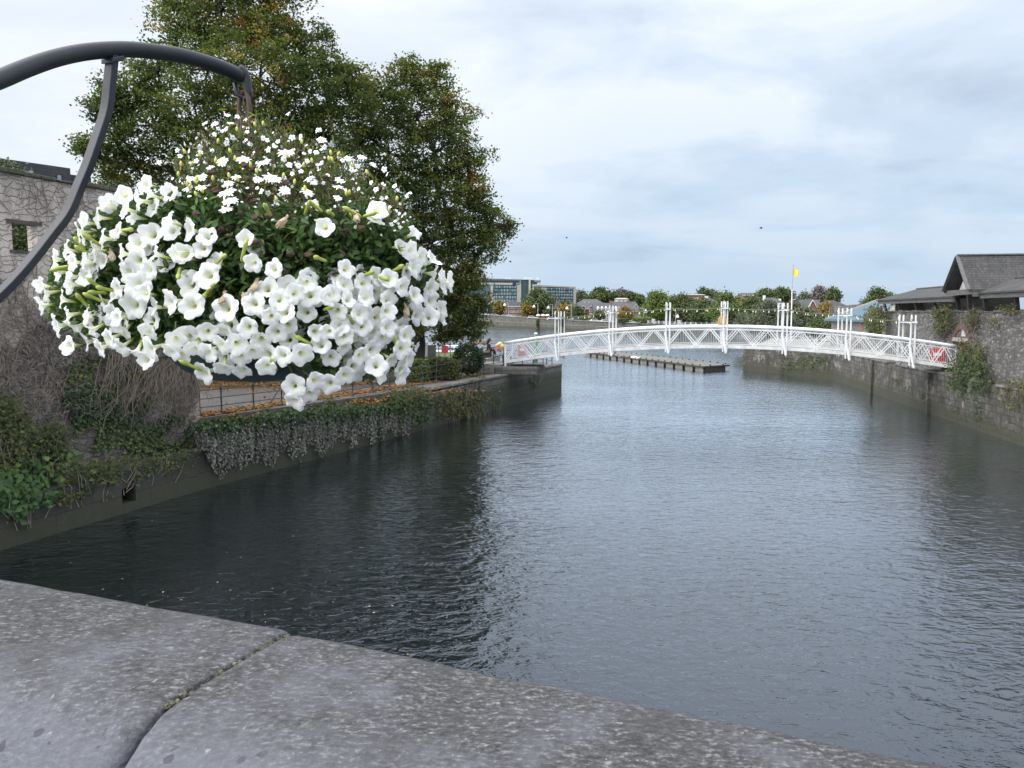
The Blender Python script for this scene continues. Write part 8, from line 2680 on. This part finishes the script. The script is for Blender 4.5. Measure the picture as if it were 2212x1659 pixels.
for lst, ox, sc, oy in ((A7, 329.2, .1736, 208.5), (A8, 603.5, .1488, 246.9)):
    for zx, zy, zs in lst:
        px, py = ox + zx * sc, oy + zy * sc
        Y = crown_y(px, py)
        n_ = Vector((R.gauss(0, .25) + (px - 560) / 700, -.62, .75 + R.gauss(0, .2))).normalized()
        place('daisy', DM[R.randrange(4)], px, py, Y, zs * sc / FPX * Y * .53, n_)
cnt = 0
for lst, ox, sc, oy in ((S7, 329.2, .1736, 208.5), (S8, 603.5, .1488, 246.9)):
    for zx, zy, zs in lst:
        px, py = ox + zx * sc, oy + zy * sc
        Y = crown_y(px, py)
        n_ = Vector((R.gauss(0, .5), -.8, .3 + R.gauss(0, .4))).normalized()
        place('small_flower', LM[R.randrange(4)], px, py, Y, max(9, zs * sc) / FPX * Y * .5, n_)
        cnt += 1
vs, fs, mi = [], [], []
o = 0
for k in range(270):                                                    # the tiniest white flowers, scattered
    x, y = px_poly_points(dome[:10] + [(880, 520), (700, 500), (560, 470), (430, 450)], 1, lambda a, b: (a, b))[0]
    Y = crown_y(x, y) + R.uniform(0, .2)
    c = at_y(x, y, Y); n_ = Vector((R.gauss(0, .6), -.7, .4 + R.gauss(0, .5))).normalized()
    M4 = Matrix.Translation(c - wloc(hb_)) @ n_.to_track_quat('Z', 'Y').to_matrix().to_4x4() @ Matrix.Diagonal((1, 1, 1, 1)) @ Matrix.Scale(R.uniform(.003, .0065), 4)
    me = LM[R.randrange(4)]
    base_i = len(vs)
    for v in me.vertices: vs.append(tuple(M4 @ v.co))
    for p in me.polygons: fs.append([base_i + i for i in p.vertices]); mi.append(p.material_index)
me = bpy.data.meshes.new('tiny_flowers'); me.from_pydata(vs, [], fs); me.materials.append(M_dpet); me.materials.append(M_sepal); me.polygons.foreach_set('material_index', mi)
me.update()
tag(link('tiny_flowers', me, hb_), None, None, None, 'stuff')
M_dead = plain('dead flower heads', (0.10, 0.06, 0.045), (0.045, 0.028, 0.022), 90, 0.95)
for k in range(60):
    x, y = px_poly_points([(385, 400), (430, 350), (560, 310), (700, 350), (850, 440), (880, 520), (800, 560), (640, 600), (520, 570), (430, 480)], 1, lambda a, b: (a, b))[0]
    m2 = MB()
    c = at_y(x, y, crown_y(x, y) + R.uniform(-.01, .06))
    m2.ball(c, (R.uniform(.006, .012), .009, R.uniform(.005, .009)), 8, 6, .5)
    m2.build('dead_head', M_dead, hb_)
M_ybud = plain('pale yellow buds', (0.58, 0.56, 0.14), (0.45, 0.48, 0.10), 60, 0.6)
for k in range(45):
    x, y = px_poly_points(dome[:10] + [(700, 470), (430, 430)], 1, lambda a, b: (a, b))[0]
    m2 = MB()
    c = at_y(x, y, crown_y(x, y) - .01)
    m2.lathe(c, [(.001, -.007), (.0035, -.003), (.004, .002), (.0025, .006), (.0008, .008)], 6, (R.gauss(0, .3), -.2, 1))
    m2.build('small_bud', M_ybud, hb_, True)
